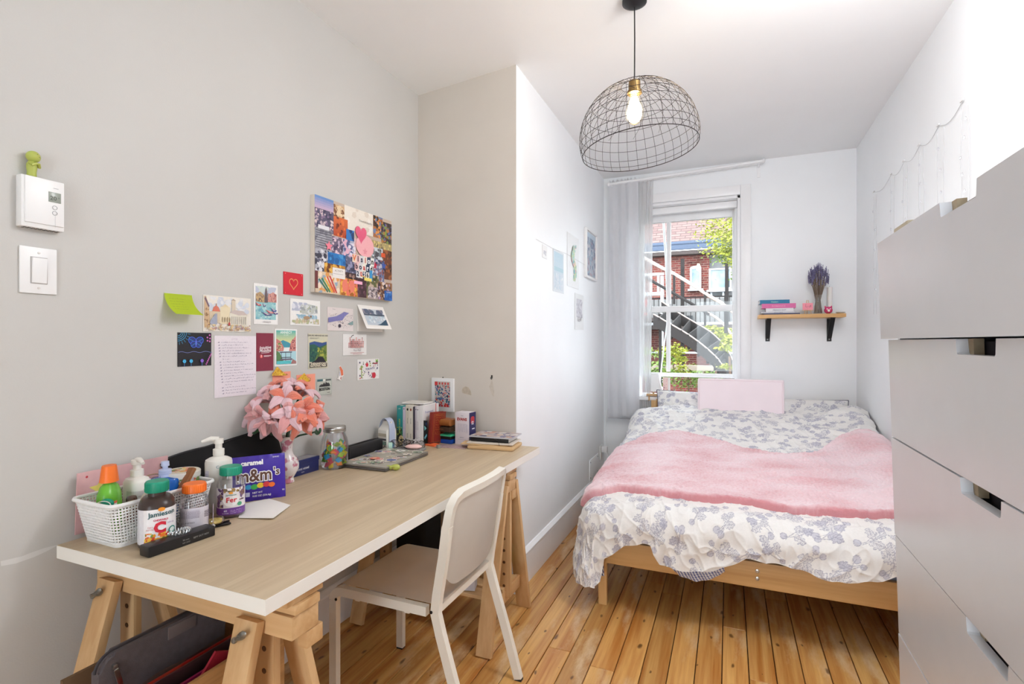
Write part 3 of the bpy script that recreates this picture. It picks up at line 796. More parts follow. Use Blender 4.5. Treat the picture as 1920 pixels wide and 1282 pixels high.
XE, YE, RD = -0.585, 2.500, 0.085
YK = np.array([2.45, 2.60, 2.85, 3.20, 3.60, 3.85, 4.02, 4.12, 4.25]); ZK = np.array([0.492, 0.522, 0.548, 0.585, 0.645, 0.72, 0.765, 0.775, 0.70])
HX = np.array([-0.99, -0.667, -0.60, -0.556, -0.535, -0.44, -0.36, -0.325, -0.285, -0.22, -0.144, -0.05, 0.03, 0.07, 0.23, 0.38, 0.53, 0.62, 0.85])
HL = np.array([0.40, 0.41, 0.40, 0.37, 0.26, 0.20, 0.185, 0.19, 0.265, 0.275, 0.275, 0.255, 0.21, 0.186, 0.19, 0.225, 0.20, 0.165, 0.15])
def ztop_(X, Y):
    z = np.interp(Y, YK, ZK)
    z = z - 0.035 * np.clip((-X - 0.25) / 0.35, 0, 1) ** 2 + 0.055 * np.clip((X - 0.40) / 0.38, 0, 1) ** 2 * np.clip((Y - 2.6) / 0.8, 0, 1)
    return z
def drape(a, b, off=0.0):
    e1 = np.maximum(0, XE - a); e2 = np.maximum(0, YE - b); e = np.hypot(e1, e2) + 1e-9
    X0 = np.maximum(a, XE); Y0 = np.maximum(b, YE)
    r = RD + off
    k = np.minimum(e / r, PI / 2)
    o = r * np.sin(k) + 0.030 * np.clip((e - r) / 0.25, 0, 1) * (0.7 + 0.5 * np.sin(a * 9 + b * 7))
    d = r * (1 - np.cos(k)) + np.maximum(0, e - r * PI / 2) * 0.99
    z = ztop_(X0, Y0) + off - d
    ro = np.clip((a - 0.74) / 0.10, 0, 1); z = z - 0.05 * ro ** 2
    return np.stack([X0 - o * e1 / e - off * ro * 0.3, Y0 - o * e2 / e, z], -1)
def ridge(x, y, sd): return (1 - np.abs(pnoise(x, y, sd)) * 1.9)
def folds(a, b):
    top = np.clip((b - 3.3) / 0.5, 0, 1)
    e2 = np.clip((YE - b + 0.1) / 0.3, 0, 1); e1 = np.clip((XE - a) / 0.2, 0, 1)
    w1 = pnoise(a * 2.2, b * 2.2, 5) * 0.6
    wv = 0.009 * pnoise(a * 3 + w1, b * 4, 1) + 0.0075 * np.maximum(0, ridge(a * 3.2 + b * 2.0 + w1, b * 5.0 - a * 1.6, 2)) ** 2
    wv += top * 0.016 * (np.maximum(0, ridge(a * 2.6 - b * 1.3 + w1 * 1.4, b * 3.4 + a * 1.4, 3)) ** 2 - 0.3)
    wv += 0.0060 * np.maximum(0, ridge(a * 8 + w1 * 3, b * 6 + a * 2, 4)) ** 3 + 0.004 * np.maximum(0, ridge(a * 15 + b * 6, b * 9 - a * 5, 14)) ** 3 + 0.0016 * pnoise(a * 26, b * 22, 6)
    wv += (e2 * 0.6 + e1) * 0.010 * np.sin(a * 21 + 10 * pnoise(a * 1.7, b * 2, 8)) * (1 - 0.5 * top)
    return wv
def sheet(Aa, Bb, disp, off=0.0):
    P = drape(Aa, Bb, off)
    du = np.gradient(P, axis=0); dv = np.gradient(P, axis=1)
    N = np.cross(du, dv); N /= np.linalg.norm(N, axis=-1, keepdims=True) + 1e-12
    N = np.where(N[..., 2:3] < -0.15, -N, N)
    return P + N * disp[..., None]
def grid_mesh(name, P, col, m_, parent, loc=(0, 0, 0)):
    nu, nv = P.shape[:2]
    me = bpy.data.meshes.new(name)
    V = (P - np.array(loc)).reshape(-1, 3).astype(np.float32)
    idx = np.arange(nu * nv).reshape(nu, nv)
    F = np.stack([idx[:-1, :-1], idx[1:, :-1], idx[1:, 1:], idx[:-1, 1:]], -1).reshape(-1, 4).astype(np.int32)
    me.vertices.add(len(V)); me.vertices.foreach_set('co', V.ravel())
    me.loops.add(F.size); me.loops.foreach_set('vertex_index', F.ravel())
    me.polygons.add(len(F)); me.polygons.foreach_set('loop_start', np.arange(0, F.size, 4, dtype=np.int32))
    me.polygons.foreach_set('use_smooth', np.ones(len(F), bool))
    me.update(calc_edges=True)
    if col is not None:
        ca = me.color_attributes.new('Col', 'FLOAT_COLOR', 'POINT')
        c4 = np.ones((len(V), 4), np.float32); c4[:, :3] = col.reshape(-1, 3); ca.data.foreach_set('color', c4.ravel())
    return link_mesh(name, me, m_, parent)

# --- fig-leaf print rasterised on the flat cloth
def make_pattern(w_, h_, res=0.0016, seed=3, sc_=1.0):
    nx, ny = int(w_ / res), int(h_ / res)
    fill = np.zeros((nx, ny), np.float32); line = np.zeros((nx, ny), np.float32); rg = random.Random(seed)
    def win(cx, cy, R):
        i0, i1 = max(0, int((cx - R) / res)), min(nx, int((cx + R) / res)); j0, j1 = max(0, int((cy - R) / res)), min(ny, int((cy + R) / res))
        if i0 >= i1 or j0 >= j1: return None
        xx, yy = np.meshgrid((np.arange(i0, i1) + 0.5) * res, (np.arange(j0, j1) + 0.5) * res, indexing='ij')
        return slice(i0, i1), slice(j0, j1), xx, yy
    def leaf(cx, cy, an, L, dark):
        q = win(cx, cy, L * 1.1)
        if q is None: return
        si, sj, xx, yy = q; dx, dy = xx - cx, yy - cy; u = (dx * math.cos(an) + dy * math.sin(an)) / L; v = (-dx * math.sin(an) + dy * math.cos(an)) / L
        ins = (u > 0) & (u < 1); uu = np.clip(u, 0.0, 1.0)
        hw = 0.40 * np.sin(PI * uu ** 0.8) ** 0.7 * (0.55 + 0.45 * np.abs(np.sin(PI * (uu * 3.1 + 0.15))))
        d = np.abs(v) - hw; lw = 0.0013 / L
        body = ins & (d < 0)
        fill[si, sj] = np.maximum(fill[si, sj], body * (0.75 if dark else 0.16))
        ln = (ins & (np.abs(d) < lw * 1.3)) | (ins & (np.abs(v) < lw * 0.8))
        for s_ in (0.1, 0.26, 0.42, 0.58, 0.74):
            ln |= body & (np.abs(np.abs(v) - (uu - s_) * 0.9) < lw * 0.75) & (uu > s_)
        line[si, sj] = np.maximum(line[si, sj], ln * 0.8)
    def fig(cx, cy, R, an):
        q = win(cx, cy, R * 2.2)
        if q is None: return
        si, sj, xx, yy = q; dx, dy = xx - cx, yy - cy; u = dx * math.cos(an) + dy * math.sin(an); v = -dx * math.sin(an) + dy * math.cos(an)
        rr = np.hypot(u * (0.82 + 0.12 * (u > 0)), v)
        fill[si, sj] = np.maximum(fill[si, sj], (rr < R) * 0.72); line[si, sj] = np.maximum(line[si, sj], (np.abs(rr - R) < 0.0011) * 0.8)
    def stem(x0, y0, x1, y1, cv):
        n = 14; pts = []
        for k in range(n + 1):
            t = k / n; nxn, nyn = -(y1 - y0), (x1 - x0); s_ = cv * math.sin(PI * t)
            pts.append((x0 + (x1 - x0) * t + nxn * s_, y0 + (y1 - y0) * t + nyn * s_))
        for (a0, b0), (a1, b1) in zip(pts, pts[1:]):
            L = math.hypot(a1 - a0, b1 - b0); q = win((a0 + a1) / 2, (b0 + b1) / 2, L + 0.004)
            if q is None: continue
            si, sj, xx, yy = q; t = np.clip(((xx - a0) * (a1 - a0) + (yy - b0) * (b1 - b0)) / (L * L + 1e-12), 0, 1)
            dd = np.hypot(xx - a0 - t * (a1 - a0), yy - b0 - t * (b1 - b0)); line[si, sj] = np.maximum(line[si, sj], (dd < 0.0012) * 0.8)
    sp = 0.128 * sc_; row = 0; y = -0.02
    while y < h_ + 0.05:
        x = (row % 2) * sp * 0.5 - 0.02
        while x < w_ + 0.05:
            cx, cy = x + rg.uniform(-.022, .022), y + rg.uniform(-.022, .022); an = rg.uniform(0, 2 * PI); L = rg.uniform(0.042, 0.060) * sc_
            ex, ey = cx + math.cos(an) * L * 1.3, cy + math.sin(an) * L * 1.3
            stem(cx - math.cos(an) * L * 0.7, cy - math.sin(an) * L * 0.7, ex, ey, rg.uniform(-.2, .2))
            for k, da in enumerate((0.1, 0.95, -0.9)):
                bx, by = cx + math.cos(an) * L * (0.7 - 0.35 * k), cy + math.sin(an) * L * (0.7 - 0.35 * k)
                leaf(bx, by, an + da + rg.uniform(-.2, .2), L * rg.uniform(0.8, 1.1), rg.random() < 0.30)
            for k in range(rg.choice([1, 2, 2])):
                fa = an + PI + rg.uniform(-.9, .9); fx, fy = cx + math.cos(fa) * L * 0.75, cy + math.sin(fa) * L * 0.75
                stem(cx, cy, fx, fy, 0.1); fig(fx, fy, rg.uniform(0.009, 0.013) * sc_, fa)
            x += sp
        y += sp * 0.80; row += 1
    return fill, line, res
PF, PL_, PR = make_pattern(2.1, 2.3)
CREAM = np.array(S(236, 234, 231)[:3]); FILLC = np.array(S(190, 189, 203)[:3]); LINEC = np.array(S(146, 146, 166)[:3])
def pattern_col(u, v, base=CREAM):
    i = np.clip((u / PR).astype(int), 0, PF.shape[0] - 1); j = np.clip((v / PR).astype(int), 0, PF.shape[1] - 1)
    f = PF[i, j][..., None]; l = PL_[i, j][..., None] * 0.85
    c = base * (1 - f) + FILLC * f
    return c * (1 - l) + LINEC * l
COTTON = print_mat('printed_cotton', 0.85, bump=0.15, bscale=500, sheen=0.15)
dv = thing('duvet', 'white duvet with grey fig-leaf print spread over the whole bed', 'duvet', (0.1175, 3.3, 0.5))
NA, ND, NT = 600, 130, 560
av = np.linspace(-0.972, 0.845, NA)
A2 = np.repeat(av[:, None], ND + NT, 1); B2 = np.empty_like(A2)
Lh = np.interp(av, HX, HL)
e1 = np.maximum(0, XE - av); Lc = np.sqrt(np.maximum(0.39 ** 2 - e1 ** 2, 0.0)); Lh = np.where(av < XE, Lc, Lh) + 0.003 * np.sin(av * 60)
tt = np.linspace(1, 0, ND, endpoint=False)
B2[:, :ND] = YE - tt[None, :] * Lh[:, None]
B2[:, ND:] = np.linspace(YE, 4.20, NT)[None, :]
dsp = folds(A2, B2) + 0.012
P = sheet(A2, B2, dsp)
P[..., 2] = np.maximum(P[..., 2], 0.03); P[..., 0] = np.minimum(P[..., 0], 0.853)
colr = pattern_col(A2 + 1.0, B2 - 2.05)
grid_mesh('duvet_top', P, colr, COTTON, dv, (0.1175, 3.3, 0.5))
# striped underside showing below the hem
STR = print_mat('ticking_stripe', 0.85)
def stripe_flap(pts_top, pts_bot, n=60):
    pt = np.array(pts_top); pb = np.array(pts_bot); u = np.linspace(0, 1, n)[:, None]; v = np.linspace(0, 1, 24)[None, :]
    iT = np.stack([np.interp(u[:, 0] * (len(pt) - 1), np.arange(len(pt)), pt[:, k]) for k in range(3)], -1); iB = np.stack([np.interp(u[:, 0] * (len(pb) - 1), np.arange(len(pb)), pb[:, k]) for k in range(3)], -1)
    P = iT[:, None, :] * (1 - v[..., None]) + iB[:, None, :] * v[..., None]
    P[..., 1] -= 0.012 * np.sin(v * PI) + 0.003 * np.sin(u * 30)
    s_ = ((P[..., 0] * 1.0 + P[..., 2] * 0.55) * 72) % 1 < 0.45
    c = np.where(s_[..., None], np.array(S(96, 104, 158)[:3]), np.array(S(226, 226, 230)[:3]))
    grid_mesh('striped_underside', P, c, STR, dv, (0.1175, 3.3, 0.5))
stripe_flap([(-0.245, 2.424, 0.30), (-0.14, 2.424, 0.30), (-0.02, 2.424, 0.32)], [(-0.235, 2.42, 0.262), (-0.20, 2.415, 0.236), (-0.13, 2.41, 0.226), (-0.07, 2.415, 0.245), (-0.015, 2.42, 0.285)])
stripe_flap([(-0.575, 2.43, 0.31), (-0.545, 2.43, 0.30)], [(-0.575, 2.425, 0.17), (-0.545, 2.43, 0.17)], 20)

# blanket
BNA = np.array([-0.700, -0.60, -0.50, -0.33, -0.15, 0.02, 0.20, 0.40, 0.60, 0.845]); BNB = np.array([2.60, 2.575, 2.60, 2.585, 2.570, 2.585, 2.575, 2.56, 2.60, 2.72])
BFA = np.array([-0.700, -0.60, -0.50, -0.33, -0.15, 0.05, 0.25, 0.45, 0.60, 0.72, 0.845]); BFB = np.array([3.20, 3.38, 3.55, 3.62, 3.53, 3.40, 3.33, 3.37, 3.58, 3.70, 3.62])
bl_ = thing('blanket', 'pink sherpa throw blanket laid across the middle of the duvet', 'blanket', (0.1175, 3.1, 0.5))
NA2, NB2 = 460, 330
a_ = np.linspace(-0.700, 0.845, NA2); lo = np.interp(a_, BNA, BNB); hi = np.interp(a_, BFA, BFB)
k_ = np.ones(25) / 25; pad = lambda z: np.convolve(np.pad(z, 12, mode='edge'), k_, 'valid'); lo = pad(lo) + 0.006 * np.sin(a_ * 22); hi = pad(hi)
t_ = np.linspace(0, 1, NB2); AA = np.repeat(a_[:, None], NB2, 1); BB = lo[:, None] + (hi - lo)[:, None] * t_[None, :]
dist = np.minimum(np.minimum(BB - lo[:, None], hi[:, None] - BB), (AA + 0.700))
th_ = 0.026 * np.sqrt(np.clip(1 - (1 - np.clip(dist / 0.030, 0, 1)) ** 2, 0, 1)) + 0.012 * np.clip(1 - dist / 0.05, 0, 1) * (dist > 0.003)
fur = 0.0030 * pnoise(AA * 85, BB * 85, 21) + 0.0018 * pnoise(AA * 170, BB * 170, 22)
wr = 0.014 * np.maximum(0, ridge(AA * 1.6 + BB * 0.9, BB * 6.5 - AA * 2.6, 31)) ** 2 + 0.008 * np.maximum(0, ridge(AA * 2.2, BB * 11 - AA * 3, 33)) ** 2 * np.clip(1 - (AA + 0.7) / 0.8, 0.2, 1)
wr += 0.030 * np.exp(-((AA - 0.66) / 0.17) ** 2 - ((BB - 3.50) / 0.16) ** 2)
dsp = folds(AA, BB) * 0.8 + 0.012 + th_ + fur + wr * np.clip(dist / 0.05, 0, 1)
P = sheet(AA, BB, dsp); P[..., 0] = np.minimum(P[..., 0], 0.856)
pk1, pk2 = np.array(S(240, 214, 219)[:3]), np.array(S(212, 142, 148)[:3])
f_ = np.clip(0.24 + 0.55 * pnoise(AA * 4, BB * 6, 41) - fur * 60 + np.clip(1 - dist / 0.028, 0, 1) * 0.9, 0, 1)[..., None]  # highlights and shade put into the pink: deeper in fur hollows and edges
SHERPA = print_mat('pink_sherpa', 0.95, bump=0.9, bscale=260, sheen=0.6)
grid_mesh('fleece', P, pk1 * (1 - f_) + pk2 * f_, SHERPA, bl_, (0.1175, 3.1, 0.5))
p = drape(np.array([[0.60]]), np.array([[3.55]]))[0, 0]
ct = MB().box((0, 0, 0), (0.055, 0.045, 0.003), 0.001, rot=(0.5, 0.1, -0.3)).build('care_tag', PAPER, bl_); ct.location = (p[0] - 0.1175, p[1] - 3.1, p[2] - 0.5 + 0.088)

# pillows
PIPE = mat('navy_piping', S(44, 48, 76), 0.8)
def pillow(label, c, rx, rz, w_, h_, th, seed, pat_off):
    pl_ = thing('pillow', label, 'pillow', c, rot=(rx, 0, rz), group='printed pillows at the head of the bed')
    n = 110; u = np.linspace(-1, 1, n)[:, None]; v = np.linspace(-1, 1, n)[None, :]
    prof_ = (np.clip(1 - np.abs(u) ** 3.2, 0, 1) * np.clip(1 - np.abs(v) ** 3.2, 0, 1)) ** 0.5
    px_ = u * w_ / 2 * (1 - 0.05 * (1 - np.abs(v) ** 2)); py_ = v * h_ / 2 * (1 - 0.05 * (1 - np.abs(u) ** 2))
    px_, py_ = np.broadcast_arrays(px_ + 0 * v, py_ + 0 * u)
    wr_ = 0.010 * np.maximum(0, ridge(u * 2.5 + v, v * 2.5 - u, seed)) ** 2 * prof_
    for sg in (1, -1):
        P = np.stack([px_, py_, sg * (th / 2 * prof_ + wr_)], -1)
        if sg < 0: P = P[::-1]
        cc_ = pattern_col((px_ if sg > 0 else px_[::-1]) + pat_off, py_ + 0.5)
        grid_mesh('pillow_face' if sg > 0 else 'pillow_back', P, cc_, COTTON, pl_)
    e = [(px_[i, 0], py_[i, 0], 0) for i in range(0, n, 3)] + [(px_[-1, j], py_[-1, j], 0) for j in range(0, n, 3)] + [(px_[i, -1], py_[i, -1], 0) for i in range(n - 1, 0, -3)] + [(px_[0, j], py_[0, j], 0) for j in range(n - 1, 0, -3)]
    MB().tube(e, 0.0035, 6, closed=True).build('piping', PIPE, pl_)
pillow('fig-leaf printed pillow with navy piping at the window end of the headboard', (-0.215, 4.235, 0.71), math.radians(66), 0.02, 0.64, 0.40, 0.13, 51, 0.5)
pillow('fig-leaf printed pillow with navy piping beside the right wall', (0.47, 4.22, 0.685), math.radians(64), -0.03, 0.62, 0.40, 0.14, 52, 1.3)
PINKF = mat('pale_pink_cotton', S(240, 226, 231), 0.8, bump=0.2, bscale=400, sheen=0.2)
cu = thing('foam_cushion', 'rectangular pale pink foam cushion propped against the pillows below the window', 'cushion', (0.073, 4.085, 0.715), rot=(-0.10, 0, 0.0))
MB().box((0, 0, 0.148), (0.572, 0.10, 0.296), 0.016, seg=3).build('cover', PINKF, cu)
b = MB()
for s_ in (-1, 1): b.tube([(-0.272, s_ * 0.0495, 0.014), (-0.272, s_ * 0.0495, 0.282), (0.272, s_ * 0.0495, 0.282), (0.272, s_ * 0.0495, 0.014)], 0.0022, 5)
b.build('piping', mat('pink_piping', S(228, 206, 212), 0.8), cu)
# ------------------------------------------------------------ outside the window
def brick_mat(name, c1, c2, mortar, sc_=1.0):
    m = bpy.data.materials.new(name); m.use_nodes = True; nt = m.node_tree; N = nt.nodes; L = nt.links; b = N['Principled BSDF']; b.inputs['Roughness'].default_value = 0.9
    tc = N.new('ShaderNodeTexCoord'); mp = N.new('ShaderNodeMapping'); mp.inputs['Rotation'].default_value = (PI / 2, 0, 0); L.new(tc.outputs['Object'], mp.inputs['Vector'])
    br = N.new('ShaderNodeTexBrick'); br.inputs['Color1'].default_value = c1; br.inputs['Color2'].default_value = c2; br.inputs['Mortar'].default_value = mortar
    br.inputs['Scale'].default_value = sc_; br.inputs['Mortar Size'].default_value = 0.009; br.inputs['Brick Width'].default_value = 0.21; br.inputs['Row Height'].default_value = 0.07
    L.new(mp.outputs[0], br.inputs['Vector']); L.new(br.outputs['Color'], b.inputs['Base Color'])
    bp = N.new('ShaderNodeBump'); bp.inputs['Strength'].default_value = 0.4; bp.inputs['Distance'].default_value = 0.01; bp.invert = True; L.new(br.outputs['Fac'], bp.inputs['Height']); L.new(bp.outputs[0], b.inputs['Normal'])
    return m
BRICK = brick_mat('red_brick', S(112, 46, 40), S(80, 32, 30), S(118, 94, 84))
ROOFM = brick_mat('pink_shingle', S(110, 84, 80), S(88, 64, 62), S(66, 50, 48), 0.7)
EAVE = mat('slate_blue_metal', S(58, 70, 92), 0.5)
SOFF = mat('dark_soffit', S(58, 48, 46), 0.8)
SIDING = mat('pale_siding', S(108, 106, 106), 0.8, vary=0.08, vscale=3)
OUTW = mat('outdoor_white', S(160, 160, 164), 0.6)
OGL = mat('reflecting_pane', S(120, 138, 152), 0.1, metal=0.5, vary=0.5, vscale=3)
OGLD = mat('dark_pane', S(44, 46, 50), 0.1)
IRON = mat('black_iron', S(34, 29, 29), 0.95)
IRONL = mat('worn_handrail', S(176, 156, 148), 0.4, metal=0.3)
OWOOD = wood('weathered_wood', S(150, 136, 122), S(110, 98, 88), 'X', 0.9)
gr = slab('ground', (0, 14, -0.75), (40, 18, 0.1), mat('yard_ground', S(52, 48, 42), 0.95, vary=0.3, vscale=1.5))
YF = 17.0
hb = thing('brick_house', 'red brick house with slate blue eave seen through the window', 'house', (-0.5, YF, 0))
def H(x, z): return (x + 0.5, z)
b = MB(); b.box((-2.55, 1.5, 1.55), (5.0, 3.0, 4.9)); b.build('brick_wall', BRICK, hb, smooth=False)
b = MB(); b.box((2.45, 1.55, 1.55), (5.0, 2.9, 4.9)); b.build('pale_bay', SIDING, hb, smooth=False)
MB().box((0, -0.30, 4.25), (10, 0.09, 0.26), 0.02).box((0, -0.34, 4.33), (10, 0.06, 0.09), 0.01).build('gutter', EAVE, hb)
MB().box((0, 0.10, 4.03), (10, 0.85, 0.12)).build('soffit', SOFF, hb, smooth=False)
b = MB(); b.prism([(-0.32, 4.36), (2.6, 6.6), (2.6, 6.5), (-0.30, 4.26)], -5, 5, plane='YZ'); b.build('roof', ROOFM, hb, smooth=False)
def ohwin(x0, x1, z0, z1, pane, arch=False, sill=True):
    f = MB(); w_ = 0.055; x0 += 0.5; x1 += 0.5
    for xa in (x0, x1 - w_): f.box((xa + w_ / 2, -0.03, (z0 + z1) / 2), (w_, 0.08, z1 - z0))
    for za in (z0, z1 - w_): f.box(((x0 + x1) / 2, -0.03, za + w_ / 2), (x1 - x0 - 2 * w_, 0.08, w_))
    if arch:
        n = 8; f.prism([(x0 + (x1 - x0) * k / n, z1 + 0.05 * math.sin(PI * k / n)) for k in range(n + 1)] + [(x1, z1 - 0.01), (x0, z1 - 0.01)], -0.06, 0.01, plane='XZ')
    o = f.build('window', OUTW, hb, smooth=False)
    MB().box(((x0 + x1) / 2, -0.008, (z0 + z1) / 2), (x1 - x0 - 0.1, 0.02, z1 - z0 - 0.1)).build('pane', pane, o, smooth=False)
    if sill: MB().box(((x0 + x1) / 2, -0.07, z0 - 0.04), (x1 - x0 + 0.12, 0.14, 0.06)).build('window_sill', OUTW, o, smooth=False)
p0, p1 = onY(1294, 502, YF), onY(1315, 541, YF); ohwin(p0.x, p1.x, p1.z, p0.z, OGL, True)
p0, p1 = onY(1329, 504, YF), onY(1372, 542, YF); ohwin(p0.x, p1.x, p1.z, p0.z, OGL)
p0, p1 = onY(1332, 545, YF), onY(1358, 558, YF); ohwin(p0.x, p1.x, p1.z, p0.z, OGLD, sill=False)
n = 7; pc = onY(1304.5, 500, YF)
for k in range(9):
    a = (k - 4) * 0.16; MB().box((pc.x + 0.5 + 0.32 * math.sin(a) * 0.9, -0.012, pc.z + 0.02 + 0.14 * math.cos(a)), (0.055, 0.03, 0.19), rot=(0, a * 0.6, 0)).build('arch_brick', BRICK, hb, smooth=False)
# pale storey, balcony floor and lower walls
b = MB(); pz = onY(1290, 608, YF - 0.4)
MB().box((0.0, -0.03, 2.2), (10, 0.10, 0.85)).build('pale_storey', SIDING, hb, smooth=False)
p0, p1 = onY(1282, 592, YF), onY(1299, 606, YF); MB().box(((p0.x + p1.x) / 2 + 0.5, -0.09, (p0.z + p1.z) / 2), (p1.x - p0.x, 0.04, p0.z - p1.z)).build('dark_window', OGLD, hb, smooth=False)
bal = thing('balcony', 'black iron balcony with upright bars across the brick house', 'balcony', (-0.5, YF - 1.1, 1.72))
MB().box((0, 0.5, 0.0), (9, 1.1, 0.12)).build('balcony_floor', SOFF, bal, smooth=False)
MB().box((0, 0, 0.06), (9, 0.06, 0.14)).build('edge_beam', OUTW, bal, smooth=False)
bar_ = MB().box((0, 0, 0.45), (0.018, 0.018, 0.78)).mesh('baluster', False)
for k in range(34):
    o = link_mesh('baluster', bar_, IRON, bal); o.location = (-2.6 + k * 0.13, 0, 0)
MB().box((0, 0, 0.86), (9, 0.05, 0.04)).build('top_rail', IRON, bal, smooth=False)
for x in (-0.75, 0.45, -3.2, 2.4): MB().box((x, 0.02, 0.3), (0.10, 0.10, 3.4)).build('post', IRON, bal, smooth=False)
MB().box((0, -0.02, -0.75), (9, 0.05, 0.05)).build('lower_cable', OUTW, bal, smooth=False)
ln = thing('wooden_deck', 'weathered wooden deck beams under the curved iron stairs', 'deck', (-1.0, 11.0, 0.60))
for z in (0.0, 0.16): MB().box((0, 0, z), (4.4, 0.12, 0.10 if z else 0.05)).build('beam', OWOOD, ln, smooth=False)
for x in (-1.9, 1.9): MB().box((x, 0, -0.6), (0.1, 0.1, 1.3)).build('post', OWOOD, ln, smooth=False)
# neighbour on the left: white balcony, hanging red washing
nb = thing('white_balcony', 'white painted balcony front left of the window bar', 'balcony', (-2.6, YF - 2.2, 2.0))
MB().box((0, 0, 1.16), (1.9, 0.06, 0.07)).box((0, 0, 0.62), (1.9, 0.06, 0.10)).build('rails', OUTW, nb, smooth=False)
for k in range(9): MB().box((-0.8 + 0.2 * k, 0, 0.90), (0.07, 0.03, 0.50)).build('board', OUTW, nb, smooth=False)
MB().box((0.0, 0.3, -0.1), (1.9, 0.9, 0.1)).build('balcony_floor', SOFF, nb, smooth=False)
for x in (-0.9, 0.9): MB().box((x, 0, -0.6), (0.08, 0.08, 3.4)).build('post', OUTW, nb, smooth=False)
wsh = thing('red_washing', 'red and white cloth hanging below the white balcony', 'cloth', (-2.35, YF - 2.25, 2.48))
b = MB(); b.grid(lambda u, v: (-0.25 + 0.5 * u, 0.04 * math.sin(u * 15), -0.45 * v), 30, 4); bmesh.ops.solidify(b.bm, geom=b.bm.faces[:], thickness=0.01); b.build('hanging_cloth', mat('red_cloth', S(196, 84, 84), 0.9, vary=0.4, vscale=6), wsh)
# curved iron staircase
st = thing('iron_staircase', 'curved black iron outdoor staircase with light worn handrails', 'staircase', (-0.2, 8.0, 0))
def path(pp, Y): return [onY(a, c_, Y) - Vector((-0.2, 8.0, 0)) for a, c_ in pp]
def smooth_(pp, n=5):
    out = []
    for i in range(len(pp) - 1):
        a = Vector(pp[max(i - 1, 0)]); b_ = Vector(pp[i]); c_ = Vector(pp[i + 1]); d = Vector(pp[min(i + 2, len(pp) - 1)])
        for k in range(n):
            t = k / n; out.append(0.5 * ((2 * b_) + (c_ - a) * t + (2 * a - 5 * b_ + 4 * c_ - d) * t * t + (-a + 3 * b_ - 3 * c_ + d) * t ** 3))
    out.append(Vector(pp[-1])); return out
R1 = smooth_(path([(1205, 482), (1241, 502), (1258, 510), (1300, 535), (1330, 555), (1356, 570), (1378, 588)], 8.4))
R2 = smooth_(path([(1205, 517), (1237, 535), (1258, 547), (1280, 560), (1298, 570), (1330, 590)], 7.6))
R3 = smooth_(path([(1240, 566), (1270, 586), (1300, 604), (1330, 622), (1352, 642), (1364, 658), (1371, 672), (1376, 690)], 8.3))
R4 = smooth_(path([(1300, 572), (1326, 586), (1345, 597), (1360, 612), (1371, 627), (1380, 645)], 8.4))
R5 = smooth_(path([(1225, 590), (1258, 609), (1290, 628), (1320, 650), (1343, 671), (1352, 683), (1362, 695)], 7.7))
for R, r_ in ((R1, 0.026), (R2, 0.020), (R4, 0.018)): MB().tube(R, r_, 8).build('handrail', IRONL if R is not R2 else IRON, st)
def plate(R, h_, nm, rimc):
    b = MB(); n_ = len(R)
    V = [[b.bm.verts.new(p + Vector((0, dy, dz))) for dy, dz in ((-0.02, 0), (0.02, 0), (0.02, -h_), (-0.02, -h_))] for p in R]
    for A, B in zip(V, V[1:]):
        for k in range(4): b.bm.faces.new((A[k], A[(k + 1) % 4], B[(k + 1) % 4], B[k]))
    o = b.build(nm, IRON, st, smooth=False)
    MB().tube([p + Vector((0, 0, 0.008)) for p in R], 0.013, 6).build('rim', rimc, o)
plate(R3, 0.16, 'stringer', IRONL); plate(R5, 0.16, 'stringer', IRONL)
for k in range(1, 11):
    a = R3[int(k * (len(R3) - 1) / 11)]; c_ = R5[int(k * (len(R5) - 1) / 11)]
    MB().bar(a + Vector((0, 0, -0.10)), c_ + Vector((0, 0, -0.10)), 0.22, 0.02, up=(1, 0, 0)).build('tread', IRON, st, smooth=False)
for px_, y0, y1 in ((1264, 512, 570), (1322, 545, 610), (1360, 560, 640)):
    a = onY(px_, y0, 8.4); c_ = onY(px_, y1, 8.4)
    MB().box((a.x + 0.2, 0.4, (a.z + c_.z) / 2), (0.035, 0.035, abs(a.z - c_.z))).build('baluster', IRON, st, smooth=False)
for px_, y1 in ((1238, 700), (1362, 720)):
    a = onY(px_, 600, 8.0); MB().box((a.x + 0.2, 0.0, 0.5), (0.04, 0.04, 2.4)).build('post', IRON, st, smooth=False)
